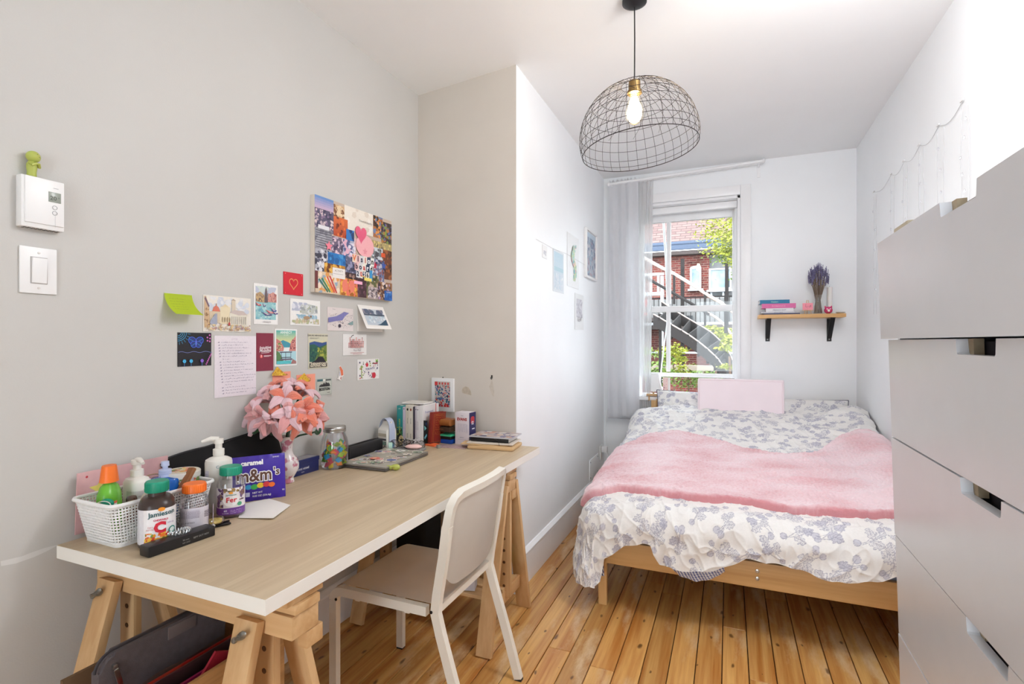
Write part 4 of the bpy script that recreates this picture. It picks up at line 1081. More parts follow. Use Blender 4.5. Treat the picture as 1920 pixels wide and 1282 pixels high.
# leafy tree and shrubs
def leafmat(nm, c, c2):
    m = mat(nm, c, 0.6, vary=0.45, vscale=14); return m
LEAFY = [leafmat('lime_leaf', S(132, 136, 32), 0), leafmat('green_leaf', S(88, 112, 32), 0)]
BARK = mat('bark', S(86, 66, 54), 0.9)
def foliage(name, parent, c, rad, n, size, m_, seed, bias=None):
    rg = np.random.RandomState(seed); ctr = []
    nc = max(6, n // 45)
    d = rg.normal(size=(nc, 3)); d /= np.linalg.norm(d, axis=1, keepdims=True); cc_ = d * rg.uniform(0.25, 1, (nc, 1)) ** 0.6 * np.array(rad) + np.array(c)
    k = rg.randint(0, nc, n); p = cc_[k] + rg.normal(size=(n, 3)) * np.array([0.13, 0.10, 0.05]) * (max(rad) / 0.9)
    a = rg.normal(size=(n, 3)); a[:, 2] *= 0.4; a /= np.linalg.norm(a, axis=1, keepdims=True); b_ = rg.normal(size=(n, 3)); b_ -= a * (a * b_).sum(1, keepdims=True); b_ /= np.linalg.norm(b_, axis=1, keepdims=True)
    s_ = size * rg.uniform(0.6, 1.3, (n, 1))
    V = np.stack([p - a * s_, p + b_ * s_ * 0.4, p + a * s_, p - b_ * s_ * 0.4], 1).reshape(-1, 3)
    me = bpy.data.meshes.new(name); me.from_pydata(V.tolist(), [], [(4 * i, 4 * i + 1, 4 * i + 2, 4 * i + 3) for i in range(n)])
    o = link_mesh(name, me, m_, parent); o['kind'] = 'stuff'; return cc_
tr = thing('leafy_tree', 'bright yellow-green tree hanging over the stairs outside', 'tree', (1.5, 10.2, -0.7))
b = MB(); b.tube([(0, 0, 0), (-0.1, 0, 1.8), (-0.3, 0, 3.2), (-0.9, 0, 4.1), (-1.7, -0.1, 4.6)], 0.05, 8, radii=[0.12, 0.09, 0.06, 0.03, 0.01]); b.tube([(-0.2, 0, 2.6), (-0.7, -0.1, 3.0), (-1.4, 0, 3.1)], 0.02, 6, radii=[0.04, 0.02, 0.006]); b.tube([(-0.3, 0, 3.0), (-0.9, 0.1, 3.6), (-1.5, 0.0, 3.9)], 0.02, 6, radii=[0.04, 0.02, 0.006])
b.build('trunk', BARK, tr)
foliage('foliage', tr, (-1.15, 0, 4.05), (0.95, 0.5, 0.72), 6500, 0.034, LEAFY[0], 3)
foliage('foliage', tr, (-0.85, 0.2, 3.55), (0.80, 0.5, 0.5), 1700, 0.034, LEAFY[1], 4)
for i, (px_, py_, Y, rad, n, mi, lb) in enumerate(((1262, 668, 10.2, (0.25, 0.25, 0.42), 900, 0, 'yellow flowering shrub beyond the wooden deck'), (1368, 668, 7.2, (0.10, 0.2, 0.32), 300, 0, 'young lime-leaved shrub at the right foot of the iron stairs'), (1290, 705, 11.6, (0.9, 0.3, 0.25), 1500, 1, 'low green hedge below the wooden deck'), (1232, 690, 9.5, (0.3, 0.3, 0.45), 900, 1, 'green bush beside the left window bar'), (1340, 622, 9.6, (0.45, 0.3, 0.08), 500, 0, 'thin lime branch crossing behind the curved stringers'))):
    p = onY(px_, py_, Y); t_ = thing('garden_shrub', lb, 'shrub', (p.x, Y, -0.7))
    foliage('foliage', t_, (0, 0, p.z + 0.7), rad, n, 0.035, LEAFY[mi], 20 + i)
    MB().tube([(0, 0, 0), (0.03, 0, (p.z + 0.7) * 0.5), (0, 0, p.z + 0.7)], 0.015, 6).build('stem', BARK, t_)
# ------------------------------------------------------------ wall pictures, cards and notes
def C(*a): return S(*a)
def wall_card(name, label, cat, x0, yt, yb, x1, art=None, th=0.0008, body=None, group=None, X=XL, gap=0.001, rot=0.0, off=0.0, yt1=None):
    """flat card on the wall X=const; art(a, w, h) draws on it"""
    a = onX(x0, yt, X + gap + th); c = onX(x0, yb, X + gap + th); d = onX(x1, (yt + yb) / 2, X + gap + th)
    w_, h_ = d.y - a.y, a.z - c.z
    t = thing(name, label, cat, (X + gap, c.y, c.z), group=group, rot=(rot, 0, 0))
    MB().box((th / 2, w_ / 2, h_ / 2), (th, w_, h_), 0).build('card', body or PAPER, t, smooth=False)
    if art:
        A = Art(); art(A, w_, h_); A.build('print', flatf((th, 0, 0), (0, 1, 0), (0, 0, 1), (1, 0, 0)), t)
    return t, w_, h_
GI = 'cards and pictures taped to the desk wall'
r1 = random.Random(11)
# sticky note, lower half curling off the wall
p0 = onX(307, 549, XL); p1 = onX(359, 551, XL)
sn = thing('sticky_note', 'bright yellow-green sticky note curling off the wall', 'note', (XL + 0.001, p0.y, p0.z), group=GI)
w_ = p1.y - p0.y; hh = 0.082
def curl(u, v): s_ = v * hh; return (0.001 + 0.55 * s_ * s_ / hh + 0.15 * s_, u * w_, -s_ * (1 - 0.18 * v))
b = MB(); b.grid(curl, 4, 12); bmesh.ops.solidify(b.bm, geom=b.bm.faces[:], thickness=0.0004); b.build('paper', mat('neon_yellow_paper', C(214, 232, 66), 0.7), sn)
A = Art()
for k in range(5): A.scribble(0.012, w_ - 0.015 - r1.uniform(0, .02), -0.018 - k * 0.010, 0.003, C(172, 186, 70), 0.0006, r1)
A.build('handwriting', lambda u, v, h: (curl(0, min(1, -v / hh))[0] + 0.0008, u, curl(0, min(1, -v / hh))[2]), sn)
def a_cath(A, w, h):
    A.rect(0.0, 0.0, w, h, C(232, 226, 216)); m = w * 0.02
    A.blotch(m, h * .5, w - m, h - m, [C(214, 218, 226), C(226, 226, 228), C(204, 210, 222), C(236, 230, 220)], 60, h * .09, r1)
    A.poly([(m, h * .1), (w * .13, h * .12), (w * .11, h * .72), (w * .05, h * .97), (m, h * .97)], C(208, 176, 140)); A.poly([(w * .04, h * .95), (w * .12, h * .70), (w * .10, h * .66), (m, h * .9)], C(116, 92, 108))
    A.blotch(m, h * .15, w * .12, h * .65, [C(150, 118, 84), C(220, 186, 130), C(176, 140, 110)], 18, h * .03, r1)
    A.poly([(w * .17, h * .56), (w * .20, h * .68), (w * .25, h * .73), (w * .30, h * .68), (w * .33, h * .56)], C(214, 120, 98)); A.rect(w * .24, h * .72, w * .26, h * .78, C(190, 140, 110))
    A.rect(w * .12, h * .24, w * .33, h * .56, C(214, 196, 168)); A.rect(w * .33, h * .22, w * .54, h * .70, C(230, 216, 184)); A.poly([(w * .36, h * .70), (w * .43, h * .78), (w * .51, h * .70)], C(226, 208, 170))
    A.rect(w * .57, h * .42, w * .645, h * .90, C(214, 200, 178)); A.poly([(w * .56, h * .90), (w * .60, h * .95), (w * .66, h * .90)], C(178, 160, 140))
    A.poly([(w * .52, h * .55), (w * .62, h * .62), (w * .82, h * .60), (w * .90, h * .50), (w * .90, h * .18), (w * .53, h * .18)], C(226, 220, 204)); A.poly([(w * .52, h * .55), (w * .62, h * .63), (w * .82, h * .61), (w * .91, h * .50), (w * .72, h * .48)], C(200, 184, 178))
    for k in range(8): A.rect(w * (.56 + k * .042), h * .22, w * (.58 + k * .042), h * .44, C(176, 170, 160))
    for k in range(4): A.disc(w * (.37 + k * .05), h * .34, w * .012, C(160, 140, 110), h * .08)
    A.poly([(w * .12, h * .28), (w * .22, h * .5), (w * .26, h * .5), (w * .26, h * .2), (w * .12, h * .2)], C(160, 166, 184))
    A.blotch(m, m, w - m, h * .2, [C(216, 190, 140), C(230, 206, 160), C(196, 164, 120), C(190, 150, 150)], 70, h * .035, r1)
    A.blotch(m, m, w - m, h * .13, [C(140, 96, 120), C(176, 120, 110), C(120, 100, 130)], 60, h * .012, r1)
    A.disc(w * .5, h * .22, w * .02, C(190, 70, 70), h * .05)
wall_card('postcard', 'watercolour card of a domed cathedral and bell tower on the desk wall', 'card', 380.7, 552, 620.7, 470, a_cath, group=GI)
def a_ven(A, w, h):
    m = w * .07; A.rect(0, 0, w, h, C(238, 236, 234)); A.blotch(m, h * .72, w - m, h * .94, [C(206, 218, 214), C(190, 196, 214), C(226, 222, 222)], 30, w * .12, r1)
    A.rect(m, h * .12, w - m * 1.2, h * .58, C(150, 200, 204)); A.blotch(m, h * .12, w - m, h * .55, [C(130, 190, 200), C(170, 214, 214), C(190, 220, 222), C(120, 176, 196)], 60, w * .05, r1)
    A.poly([(m, h * .55), (m, h * .74), (w * .25, h * .80), (w * .42, h * .72), (w * .42, h * .54)], C(190, 160, 120)); A.blotch(m, h * .56, w * .4, h * .72, [C(120, 100, 90), C(206, 176, 120), C(150, 120, 100)], 26, w * .03, r1)
    A.poly([(w * .42, h * .54), (w * .45, h * .82), (w * .49, h * .94), (w * .53, h * .82), (w * .55, h * .54)], C(110, 96, 100)); A.poly([(w * .55, h * .56), (w * .57, h * .74), (w * .78, h * .82), (w - m, h * .76), (w - m, h * .56)], C(206, 150, 140))
    A.blotch(w * .56, h * .57, w - m, h * .78, [C(176, 110, 104), C(220, 170, 150), C(150, 96, 110)], 30, w * .03, r1)
    for x, y, l, c_ in ((.16, .50, .12, C(196, 90, 100)), (.40, .49, .08, C(90, 110, 150)), (.52, .27, .22, C(74, 70, 130)), (.66, .33, .2, C(196, 96, 110)), (.80, .38, .13, C(70, 90, 160)), (.86, .31, .12, C(90, 80, 140))):
        A.poly([(w * (x - l), h * (y + .03)), (w * (x + l), h * (y - .02)), (w * (x + l * .8), h * (y - .05)), (w * (x - l * .3), h * (y - .05))], c_); A.poly([(w * (x - l * .7), h * (y + .015)), (w * (x + l * .6), h * (y - .02)), (w * (x), h * (y - .03))], C(226, 210, 200))
    A.text('VERNAZZA', w * .5, h * .045, h * .045, C(90, 84, 90), sx=1.1, shear=0.2)
wall_card('postcard', 'tall watercolour harbour card with rowing boats, below left of the red card', 'card', 475.6, 530, 607, 520.5, a_ven, group=GI)
def heart(x, y, s_, n=24): 
    return [(x + s_ * 0.062 * 16 * math.sin(t) ** 3 * 0.9, y + s_ * 0.062 * (13 * math.cos(t) - 5 * math.cos(2 * t) - 2 * math.cos(3 * t) - math.cos(4 * t))) for t in [2 * PI * k / n for k in range(n)]]
def a_red(A, w, h):
    c_ = w * .1; A.rect(0, 0, w, h, C(206, 28, 48)); A.line(heart(w * .5, h * .52, w * .24) + [heart(w * .5, h * .52, w * .24)[0]], w * .035, C(224, 150, 90))
    for x, y in ((.08, .07), (.92, .07), (.08, .93), (.92, .93)): A.disc(w * x, h * y, w * .02, C(236, 150, 150))
wall_card('red_card', 'small red card with a stitched gold heart outline', 'card', 531.8, 508.5, 551, 568.2, a_red, th=0.002, body=mat('red_card_board', C(206, 28, 48), 0.5), group=GI)
def a_mtn(A, w, h):
    A.rect(0, 0, w, h, C(238, 237, 234)); A.blotch(w * .05, h * .55, w * .55, h * .88, [C(196, 198, 214), C(220, 222, 230), C(180, 186, 204)], 30, w * .07, r1)
    A.poly([(w * .3, h * .5), (w * .55, h * .85), (w * .8, h * .8), (w * .92, h * .5), (w * .6, h * .42)], C(196, 200, 200)); A.blotch(w * .3, h * .45, w * .9, h * .8, [C(160, 166, 170), C(216, 220, 220), C(190, 196, 190), C(180, 186, 160)], 46, w * .05, r1)
    A.blotch(w * .12, h * .26, w * .88, h * .42, [C(150, 186, 206), C(176, 204, 216)], 30, w * .05, r1); A.blotch(w * .05, h * .06, w * .95, h * .26, [C(206, 190, 160), C(186, 190, 150), C(230, 222, 210)], 34, w * .05, r1)
    A.disc(w * .52, h * .30, w * .11, C(170, 140, 110), h * .07); A.disc(w * .66, h * .36, w * .03, C(150, 120, 96)); 
    for k in range(4): A.rect(w * (.45 + k * .05), h * .14, w * (.46 + k * .05), h * .27, C(140, 112, 90))
wall_card('postcard', 'landscape watercolour card of a goat before grey mountains and a lake', 'card', 544, 559, 609, 600, a_mtn, group=GI)
def a_map(A, w, h):
    A.rect(0, 0, w, h, C(224, 214, 212)); A.blotch(w * .03, h * .1, w * .97, h * .75, [C(96, 92, 110), C(130, 126, 146), C(170, 164, 172), C(110, 90, 100)], 130, w * .012, r1)
    A.poly([(w * .02, h * .34), (w * .02, h * .55), (w * .30, h * .62), (w * .5, h * .74), (w * .62, h * .84), (w * .82, h * .80), (w * .66, h * .66), (w * .55, h * .46), (w * .3, h * .42)], C(124, 122, 178)); A.poly([(w * .78, h * .34), (w * .98, h * .46), (w * .98, h * .28), (w * .84, h * .28)], C(130, 156, 156)); A.disc(w * .45, h * .22, w * .05, C(70, 60, 80)); A.text('Porto', w * .18, h * .90, h * .07, C(120, 110, 120), align='LEFT')
wall_card('postcard', 'pale pink illustrated map card with a violet river', 'card', 613.6, 575, 619.5, 662, a_map, group=GI)
# folded waterfall card standing off the wall
p0 = onX(669, 571, XL); c0 = onX(669, 621, XL); d0 = onX(717, 600, XL)
fc = thing('folded_greeting_card', 'folded card with a waterfall picture flaring off the wall', 'card', (XL + 0.001, p0.y, c0.z), group=GI)
w_, h_ = d0.y - p0.y, p0.z - c0.z
MB().box((0.0004, w_ / 2, h_ / 2), (0.0008, w_, h_)).build('back_leaf', PAPER, fc, smooth=False)
Uv = Vector((0, 1, 0)); Vv = Vector((0.42, 0.0, -0.86)).normalized(); Nv = Vector((0.86, 0, 0.42)).normalized()
fo = Vector((0.001, 0.0, h_)) 
b = MB(); q = [fo, fo + Uv * w_, fo + Uv * w_ + Vv * h_, fo + Vv * h_]; A_ = [b.bm.verts.new(x) for x in q]; B_ = [b.bm.verts.new(x + Nv * 0.0007) for x in q]; b.bm.faces.new(A_); b.bm.faces.new(B_)
for i in range(4): b.bm.faces.new((A_[i], A_[(i + 1) % 4], B_[(i + 1) % 4], B_[i]))
b.build('front_leaf', PAPER, fc, smooth=False)
A = Art(); m = w_ * .10
A.rect(m, m, w_ - m, h_ - m, C(196, 204, 214)); A.blotch(m, h_ * .58, w_ - m, h_ - m, [C(110, 120, 140), C(150, 140, 150), C(90, 100, 124)], 30, w_ * .07, r1); A.blotch(m, h_ * .25, w_ - m, h_ * .62, [C(230, 236, 240), C(180, 200, 214), C(206, 220, 228)], 50, w_ * .04, r1)
A.poly([(w_ * .45, m), (w_ * .62, h_ * .22), (w_ * .9, h_ * .42), (w_ * .9, m)], C(44, 78, 104)); A.rect(m, h_ * .56, w_ - m, h_ * .62, C(70, 84, 104))
A.build('print', flatf(fo + Vv * h_ + Nv * 0.0008, Uv, -Vv, Nv), fc)
BLK = mat('black_scratch_card', C(24, 22, 28), 0.5)
def a_but(A, w, h):
    A.rect(0, 0, w, h, C(24, 22, 28)); bl, cy, pk, vi = C(70, 110, 230), C(70, 180, 230), C(210, 110, 190), C(140, 100, 210)
    for r_ in (.10, .15, .20, .25): A.line([(w * r_ * math.sin(t), h - h * r_ * math.cos(t)) for t in [PI / 2 * k / 8 for k in range(9)]], w * .012, cy)
    for k in range(6): t = PI / 2 * (k + .5) / 6; A.line([(w * .28 * math.sin(t), h - h * .28 * math.cos(t)), (w * .36 * math.sin(t), h - h * .36 * math.cos(t))], w * .008, cy)
    cx, cyy = w * .52, h * .70
    for sg in (-1, 1):
        for (a0, L, wd) in ((0.5, .24, .10), (-0.6, .17, .09)):
            pts = [(cx + sg * (L * w * math.cos(a0) * (0.5 - 0.5 * math.cos(t)) - wd * w * math.sin(t) * math.sin(a0)), cyy + L * w * math.sin(a0) * (0.5 - 0.5 * math.cos(t)) + wd * w * math.sin(t) * math.cos(a0)) for t in [2 * PI * k / 18 for k in range(19)]]
            A.poly(pts[:-1], C(36, 50, 120)); A.line(pts, w * .014, bl); A.line([pts[0], pts[9]], w * .008, cy)
    A.line([(cx, cyy - h * .08), (cx, cyy + h * .07)], w * .02, C(120, 130, 240))
    A.line([(w * k / 16, h * (.42 + .018 * math.sin(k * 1.1))) for k in range(17)], w * .012, C(120, 130, 190))
    for x, y in ((.93, .93), (.86, .86), (.94, .83), (.86, .76), (.93, .74)): A.disc(w * x, h * y, w * .025, pk)
    for x, c_ in ((.17, cy), (.36, cy), (.68, vi)):
        A.line([(w * x, 0), (w * x, h * .12)], w * .012, C(80, 140, 210)); 
        for k in range(6): A.disc(w * x + w * .03 * math.cos(k * 1.05), h * .155 + w * .03 * math.sin(k * 1.05), w * .022, c_)
    for k in range(7): A.disc(w * (.80 + .024 * k), h * (.05 + .05 * k), w * .018, pk)
    A.line([(w * .80, h * .02), (w * .97, h * .38)], w * .01, pk)
wall_card('scratch_art_card', 'black card with a blue scratched butterfly and flowers', 'card', 333, 623, 687.5, 396, a_but, body=BLK, group=GI)
def a_let(A, w, h):
    A.rect(0, 0, w, h, C(232, 224, 230)); A.text('LETTRE', w * .46, h * .935, h * .035, C(206, 186, 206)); ln_ = 0
    for k in range(19):
        y = h * (.885 - k * .0455)
        if k not in (6, 15): A.disc(w * .095, y + h * .006, w * .013, C(150, 140, 160)); A.line([(w * .07, y), (w * .12, y + h * .012)], w * .006, C(150, 140, 160))
        A.scribble(w * .15, w * r1.uniform(.6, .95) if k not in (6, 15) else w * .3, y, h * .014, C(146, 136, 156), w * .0065, r1)
wall_card('handwritten_list', 'long pale pink sheet of handwritten bullet points behind the flowers', 'paper', 402, 629, 746.5, 480, a_let, th=0.0005, group=GI)
def a_bur(A, w, h):
    A.rect(0, 0, w, h, C(134, 44, 66)); A.text('Intuitive', w * .52, h * .58, w * .21, C(238, 226, 228), bold=.02, shear=.3, rot=.05); A.text('Mobilité', w * .52, h * .50, w * .21, C(238, 226, 228), bold=.02, shear=.3, rot=.03)
    A.line([(w * .28, h * .47), (w * .75, h * .485)], w * .02, C(238, 226, 228)); A.disc(w * .28, h * .385, w * .085, C(226, 92, 92)); A.text('2', w * .28, h * .372, w * .13, C(250, 220, 216), bold=.03)
    A.line([(w * .42, h * .395), (w * .86, h * .40)], w * .035, C(232, 210, 214)); A.line([(w * .42, h * .375), (w * .74, h * .378)], w * .02, C(210, 170, 180))
wall_card('bookmark_card', 'narrow burgundy card with white script lettering', 'card', 480.6, 624, 696, 512.5, a_bur, body=mat('burgundy_board', C(134, 44, 66), 0.6), group=GI)
def a_ann(A, w, h):
    A.rect(0, 0, w, h, C(238, 238, 236)); m = w * .06; A.grad(m, h * .62, w - m, h * .96, C(226, 220, 150), C(80, 178, 172), 8); A.text('ANNECY', w * .5, h * .875, w * .13, C(240, 244, 240), bold=.02); A.text('LE LAC', w * .5, h * .82, w * .07, C(230, 236, 230))
    A.poly([(m, h * .60), (w * .35, h * .70), (w * .6, h * .64), (w * .7, h * .6), (w * .7, h * .5), (m, h * .5)], C(70, 150, 170))
    A.poly([(m, h * .30), (m, h * .74), (w * .26, h * .66), (w * .40, h * .50), (w * .36, h * .36)], C(206, 130, 122)); A.poly([(w * .62, h * .40), (w * .72, h * .66), (w - m, h * .82), (w - m, h * .30)], C(214, 140, 132))
    A.blotch(m, h * .42, w * .3, h * .64, [C(110, 150, 80), C(226, 190, 160), C(170, 90, 90)], 26, w * .035, r1); A.blotch(w * .68, h * .42, w - m, h * .72, [C(120, 70, 80), C(236, 180, 160), C(170, 96, 100)], 26, w * .03, r1)
    A.rect(m, h * .09, w - m, h * .40, C(176, 216, 224)); A.poly([(m, h * .06), (m, h * .42), (w * .2, h * .36), (w * .38, h * .12)], C(90, 130, 80)); A.rect(w * .2, h * .36, w * .75, h * .385, C(70, 60, 80)); A.rect(w * .26, h * .22, w * .7, h * .24, C(70, 60, 80))
    for x in (.26, .45, .68): A.rect(w * x, h * .12, w * (x + .02), h * .38, C(80, 66, 90))
    A.rect(w * .22, h * .16, w * .76, h * .20, C(110, 100, 120)); A.rect(m, h * .055, w * .7, h * .14, C(90, 190, 196)); A.poly([(w * .70, h * .055), (w * .78, h * .18), (w - m, h * .12), (w - m, h * .055)], C(170, 120, 116))
wall_card('poster_card', 'teal and pink canal town poster card', 'card', 515, 616, 687, 556.7, a_ann, group=GI)
def a_park(A, w, h):
    A.rect(0, 0, w, h, C(206, 202, 180)); m = w * .06; A.text('EXPLORE SHENANDOAH AND', w * .5, h * .925, w * .075, C(40, 40, 50), bold=.03)
    for k in range(3): A.line([(m * 1.3, h * (.88 - k * .025)), (w * (.55 - k * .08), h * (.88 - k * .025))], w * .012, C(110, 108, 104))
    A.grad(m, h * .70, w - m, h * .84, C(226, 214, 150), C(206, 204, 184), 5); A.poly([(m, h * .45), (m, h * .74), (w * .3, h * .78), (w * .7, h * .74), (w - m, h * .77), (w - m, h * .4)], C(50, 80, 140)); A.poly([(m, h * .2), (m, h * .68), (w * .3, h * .70), (w * .55, h * .62), (w - m, h * .70), (w - m, h * .2)], C(44, 96, 84))
    A.poly([(w * .3, h * .2), (w * .5, h * .48), (w * .75, h * .62), (w - m, h * .68), (w - m, h * .2)], C(110, 130, 56)); A.blotch(w * .45, h * .3, w - m, h * .6, [C(176, 176, 70), C(80, 110, 50), C(130, 150, 66)], 30, w * .05, r1)
    A.blotch(m, h * .25, w * .5, h * .6, [C(40, 84, 70), C(70, 116, 80), C(30, 70, 80)], 26, w * .05, r1); A.poly([(m, h * .04), (m, h * .16), (w * .35, h * .24), (w * .5, h * .34), (w * .72, h * .33), (w - m, h * .14), (w - m, h * .04)], C(34, 32, 44))
    A.text('SHENANDOAH', w * .5, h * .115, w * .115, C(236, 226, 200), bold=.03); A.text('NATIONAL PARK', w * .5, h * .055, w * .105, C(236, 226, 200), bold=.03)
wall_card('poster_card', 'national park poster card with green mountain ridges', 'card', 577.6, 625, 692, 614.3, a_park, group=GI)
def a_alb(A, w, h):
    A.rect(0, 0, w, h, C(232, 230, 228)); rd = [C(176, 60, 66), C(200, 96, 96), C(130, 50, 60), C(216, 130, 124)]
    for i in range(13):
        for j in range(6):
            if j < 3 + 2.4 * math.sin(i * 1.3) ** 2: x, y = w * (.22 + i * .043), h * (.36 + j * .085); A.rect(x, y, x + w * .034, y + h * .066, r1.choice(rd)); A.rect(x + w * .01, y + h * .02, x + w * .02, y + h * .045, C(236, 210, 200))
    A.line([(w * .24, h * .84), (w * .26, h * .92), (w * .34, h * .96)], w * .02, C(60, 50, 60)); A.text('Plaza Real', w * .48, h * .19, h * .13, C(120, 110, 116), shear=.2); A.line([(w * .2, h * .12), (w * .78, h * .13)], h * .02, C(190, 120, 120)); A.line([(w * .3, h * .06), (w * .7, h * .065)], h * .02, C(190, 120, 120))
wall_card('postcard', 'white card with red stacked houses and script', 'card', 643, 626, 666.5, 687, a_alb, group=GI)
def a_tor(A, w, h):
    A.rect(0, 0, w, h, C(236, 234, 232)); A.blotch(w * .06, h * .06, w * .94, h * .94, [C(200, 50, 70), C(120, 60, 120), C(60, 90, 60), C(214, 120, 130), C(70, 70, 110), C(180, 190, 110)], 70, w * .028, r1)
    A.rect(w * .17, h * .08, w * .20, h * .7, C(150, 180, 80)); A.rect(w * .13, h * .6, w * .24, h * .66, C(150, 180, 80)); A.rect(w * .27, h * .44, w * .84, h * .62, C(236, 234, 232)); A.text('TORONTO', w * .56, h * .475, h * .14, C(60, 56, 120), bold=.03, shear=.25, sx=1.0, rot=.06)
    A.disc(w * .74, h * .18, w * .09, C(196, 40, 62)); A.disc(w * .42, h * .72, w * .06, C(206, 50, 70)); A.line([(w * .82, h * .96), (w * .94, h * .84)], w * .03, C(130, 180, 70)); A.line([(w * .82, h * .85), (w * .94, h * .96)], w * .03, C(130, 180, 70)); A.rect(w * .70, h * .74, w * .92, h * .80, C(170, 70, 84))
wall_card('postcard', 'square white city card dotted with small red and green drawings', 'card', 670, 674, 713, 710.5, a_tor, group=GI)
def a_bos(A, w, h):
    A.rect(0, 0, w, h, C(178, 186, 178)); A.rect(w * .05, h * .04, w * .95, h * .96, C(196, 200, 190)); A.rect(w * .04, h * .82, w * .40, h * .95, C(70, 116, 126)); A.text('TICKET', w * .2, h * .855, h * .07, C(30, 50, 60)); A.rect(w * .42, h * .82, w * .53, h * .94, C(232, 232, 226)); A.rect(w * .58, h * .83, w * .94, h * .93, C(100, 104, 104))
    for k, q in enumerate((.06, .09, .12, .10, .16, .20, .14, .24, .18, .15, .17, .12)): A.rect(w * (.18 + k * .055), h * .52, w * (.225 + k * .055), h * (.54 + q), C(40, 40, 46))
    A.rect(w * .12, h * .50, w * .90, h * .525, C(40, 40, 46)); A.text('BOSTON', w * .5, h * .27, h * .235, C(36, 36, 42), bold=.03, sx=.95); A.line([(w * .66, h * .12), (w * .85, h * .13)], h * .025, C(90, 90, 90))
wall_card('ticket_card', 'small grey-green city ticket card with a black skyline', 'card', 593.5, 710, 742, 622, a_bos, group=GI)
# salmon notes with folded yellow paper, partly behind the flowers
SALM = mat('salmon_paper', C(244, 160, 136), 0.7)
YELO = print_mat('yellow_patterned_paper', 0.6)
for (x0, yt, yb, x1, tri, lb) in ((511, 698, 735, 545, ((508, 704), (522, 687), (537, 706)), 'salmon sticky note under the canal town poster'), (556, 703, 745, 591, ((552, 716), (573, 699), (581, 722)), 'salmon sticky note beside the city ticket card')):
    t, w_, h_ = wall_card('sticky_note', lb, 'note', x0, yt, yb, x1, body=SALM, th=0.0005, group=GI)
    q = [onX(a, c_, XL + 0.012) for a, c_ in tri]; o_ = t.location
    A = Art(); y0 = q[0].y - o_.y; z0 = q[0].z - o_.z; w3 = q[2].y - q[0].y; h3 = q[1].z - q[0].z; ax = q[1].y - q[0].y
    A.poly([(0, 0), (w3, -0.004), (ax, h3)], C(226, 180, 50))
    for k in range(40):
        u = r1.random(); v = r1.random() * (1 - abs(u * w3 - ax) / (w3)) * .9; x_, y_ = u * w3, v * h3 * (1 - abs(u - ax / w3) / max(ax / w3, 1 - ax / w3)); A.disc(x_, y_, w3 * .025, r1.choice([C(200, 130, 40), C(240, 210, 90), C(170, 110, 40)]))
    f_ = A.build('folded_yellow_paper', lambda u, v, h, y0=y0, z0=z0: (0.004 + 0.010 * (1 - abs(v) / h3) * 1.0 + h, y0 + u, z0 + v), t, m=YELO)
p = onX(637, 701, XL)
bs = thing('paper_bird', 'orange and white cut-out paper bird sticker', 'sticker', (XL + 0.001, p.y, p.z), group=GI)
A = Art(); s_ = 0.075
A.poly([(0.0 * s_, .25 * s_), (-.1 * s_, .48 * s_), (.05 * s_, .5 * s_), (.3 * s_, .2 * s_), (.33 * s_, -.1 * s_), (.15 * s_, -.2 * s_), (.1 * s_, -.42 * s_), (-.35 * s_, -.3 * s_), (-.15 * s_, -.22 * s_), (-.12 * s_, 0)], C(236, 230, 226))
A.poly([(0.02 * s_, .22 * s_), (-.06 * s_, .44 * s_), (.05 * s_, .46 * s_), (.27 * s_, .2 * s_), (.29 * s_, -.08 * s_), (.1 * s_, -.12 * s_)], C(230, 120, 86)); A.poly([(.02 * s_, -.26 * s_), (.12 * s_, -.12 * s_), (.08 * s_, -.38 * s_)], C(190, 60, 50)); A.line([(-.3 * s_, -.28 * s_), (-.05 * s_, -.36 * s_)], s_ * .02, C(110, 80, 80)); A.disc(-.02 * s_, 0, .05 * s_, C(170, 170, 190), .15 * s_)
A.build('cutout', lambda u, v, h: (0.0006 + h, u, v), bs)

# vision board canvas
p0, c0, d0 = onX(590, 363.5, XL + 0.025), onX(590, 547, XL + 0.025), onX(734, 500, XL + 0.025)
bw, bh = d0.y - p0.y, p0.z - c0.z
vb = thing('collage_canvas', 'stretched canvas covered in a magazine photo collage', 'canvas', (XL, p0.y, c0.z))
MB().box((0.0125, bw / 2, bh / 2), (0.024, bw, bh), 0.001).build('canvas', mat('canvas_side', C(222, 214, 202), 0.8), vb, smooth=False)
A = Art(); r2 = random.Random(5)
x_px = lambda x: bw * (x - 95) / (915 - 95)
# helper: collage piece by fractions (u 0..1, v 0..1 from the top)
def pc(u0, v0, u1, v1, base, cols=None, n=26, size=.02, g=None):
    x0, x1 = bw * u0, bw * u1; y1, y0 = bh * (1 - v0), bh * (1 - v1)
    if g: A.grad(x0, y0, x1, y1, g[0], g[1], 8)
    else: A.rect(x0, y0, x1, y1, base)
    if cols: A.n += 1; A.blotch(x0, y0, x1, y1, cols, n, bw * size, r2)
A.rect(0, 0, bw, bh, C(196, 176, 160))
pc(0, 0, .21, .20, None, None, g=(C(240, 190, 196), C(88, 140, 200))); pc(0, .13, .21, .36, C(90, 84, 110), [C(190, 170, 180), C(60, 56, 86), C(130, 110, 140), C(220, 200, 200)], 90, .014)
pc(.21, .03, .34, .16, C(206, 170, 130), [C(130, 86, 60), C(230, 206, 170)], 20, .02); pc(.34, 0, .72, .26, C(234, 226, 214), [C(222, 210, 196), C(240, 234, 226)], 10, .04)
pc(.21, .16, .38, .37, None, [C(120, 50, 36), C(226, 120, 60)], 12, .02, g=(C(176, 70, 40), C(214, 110, 60)))
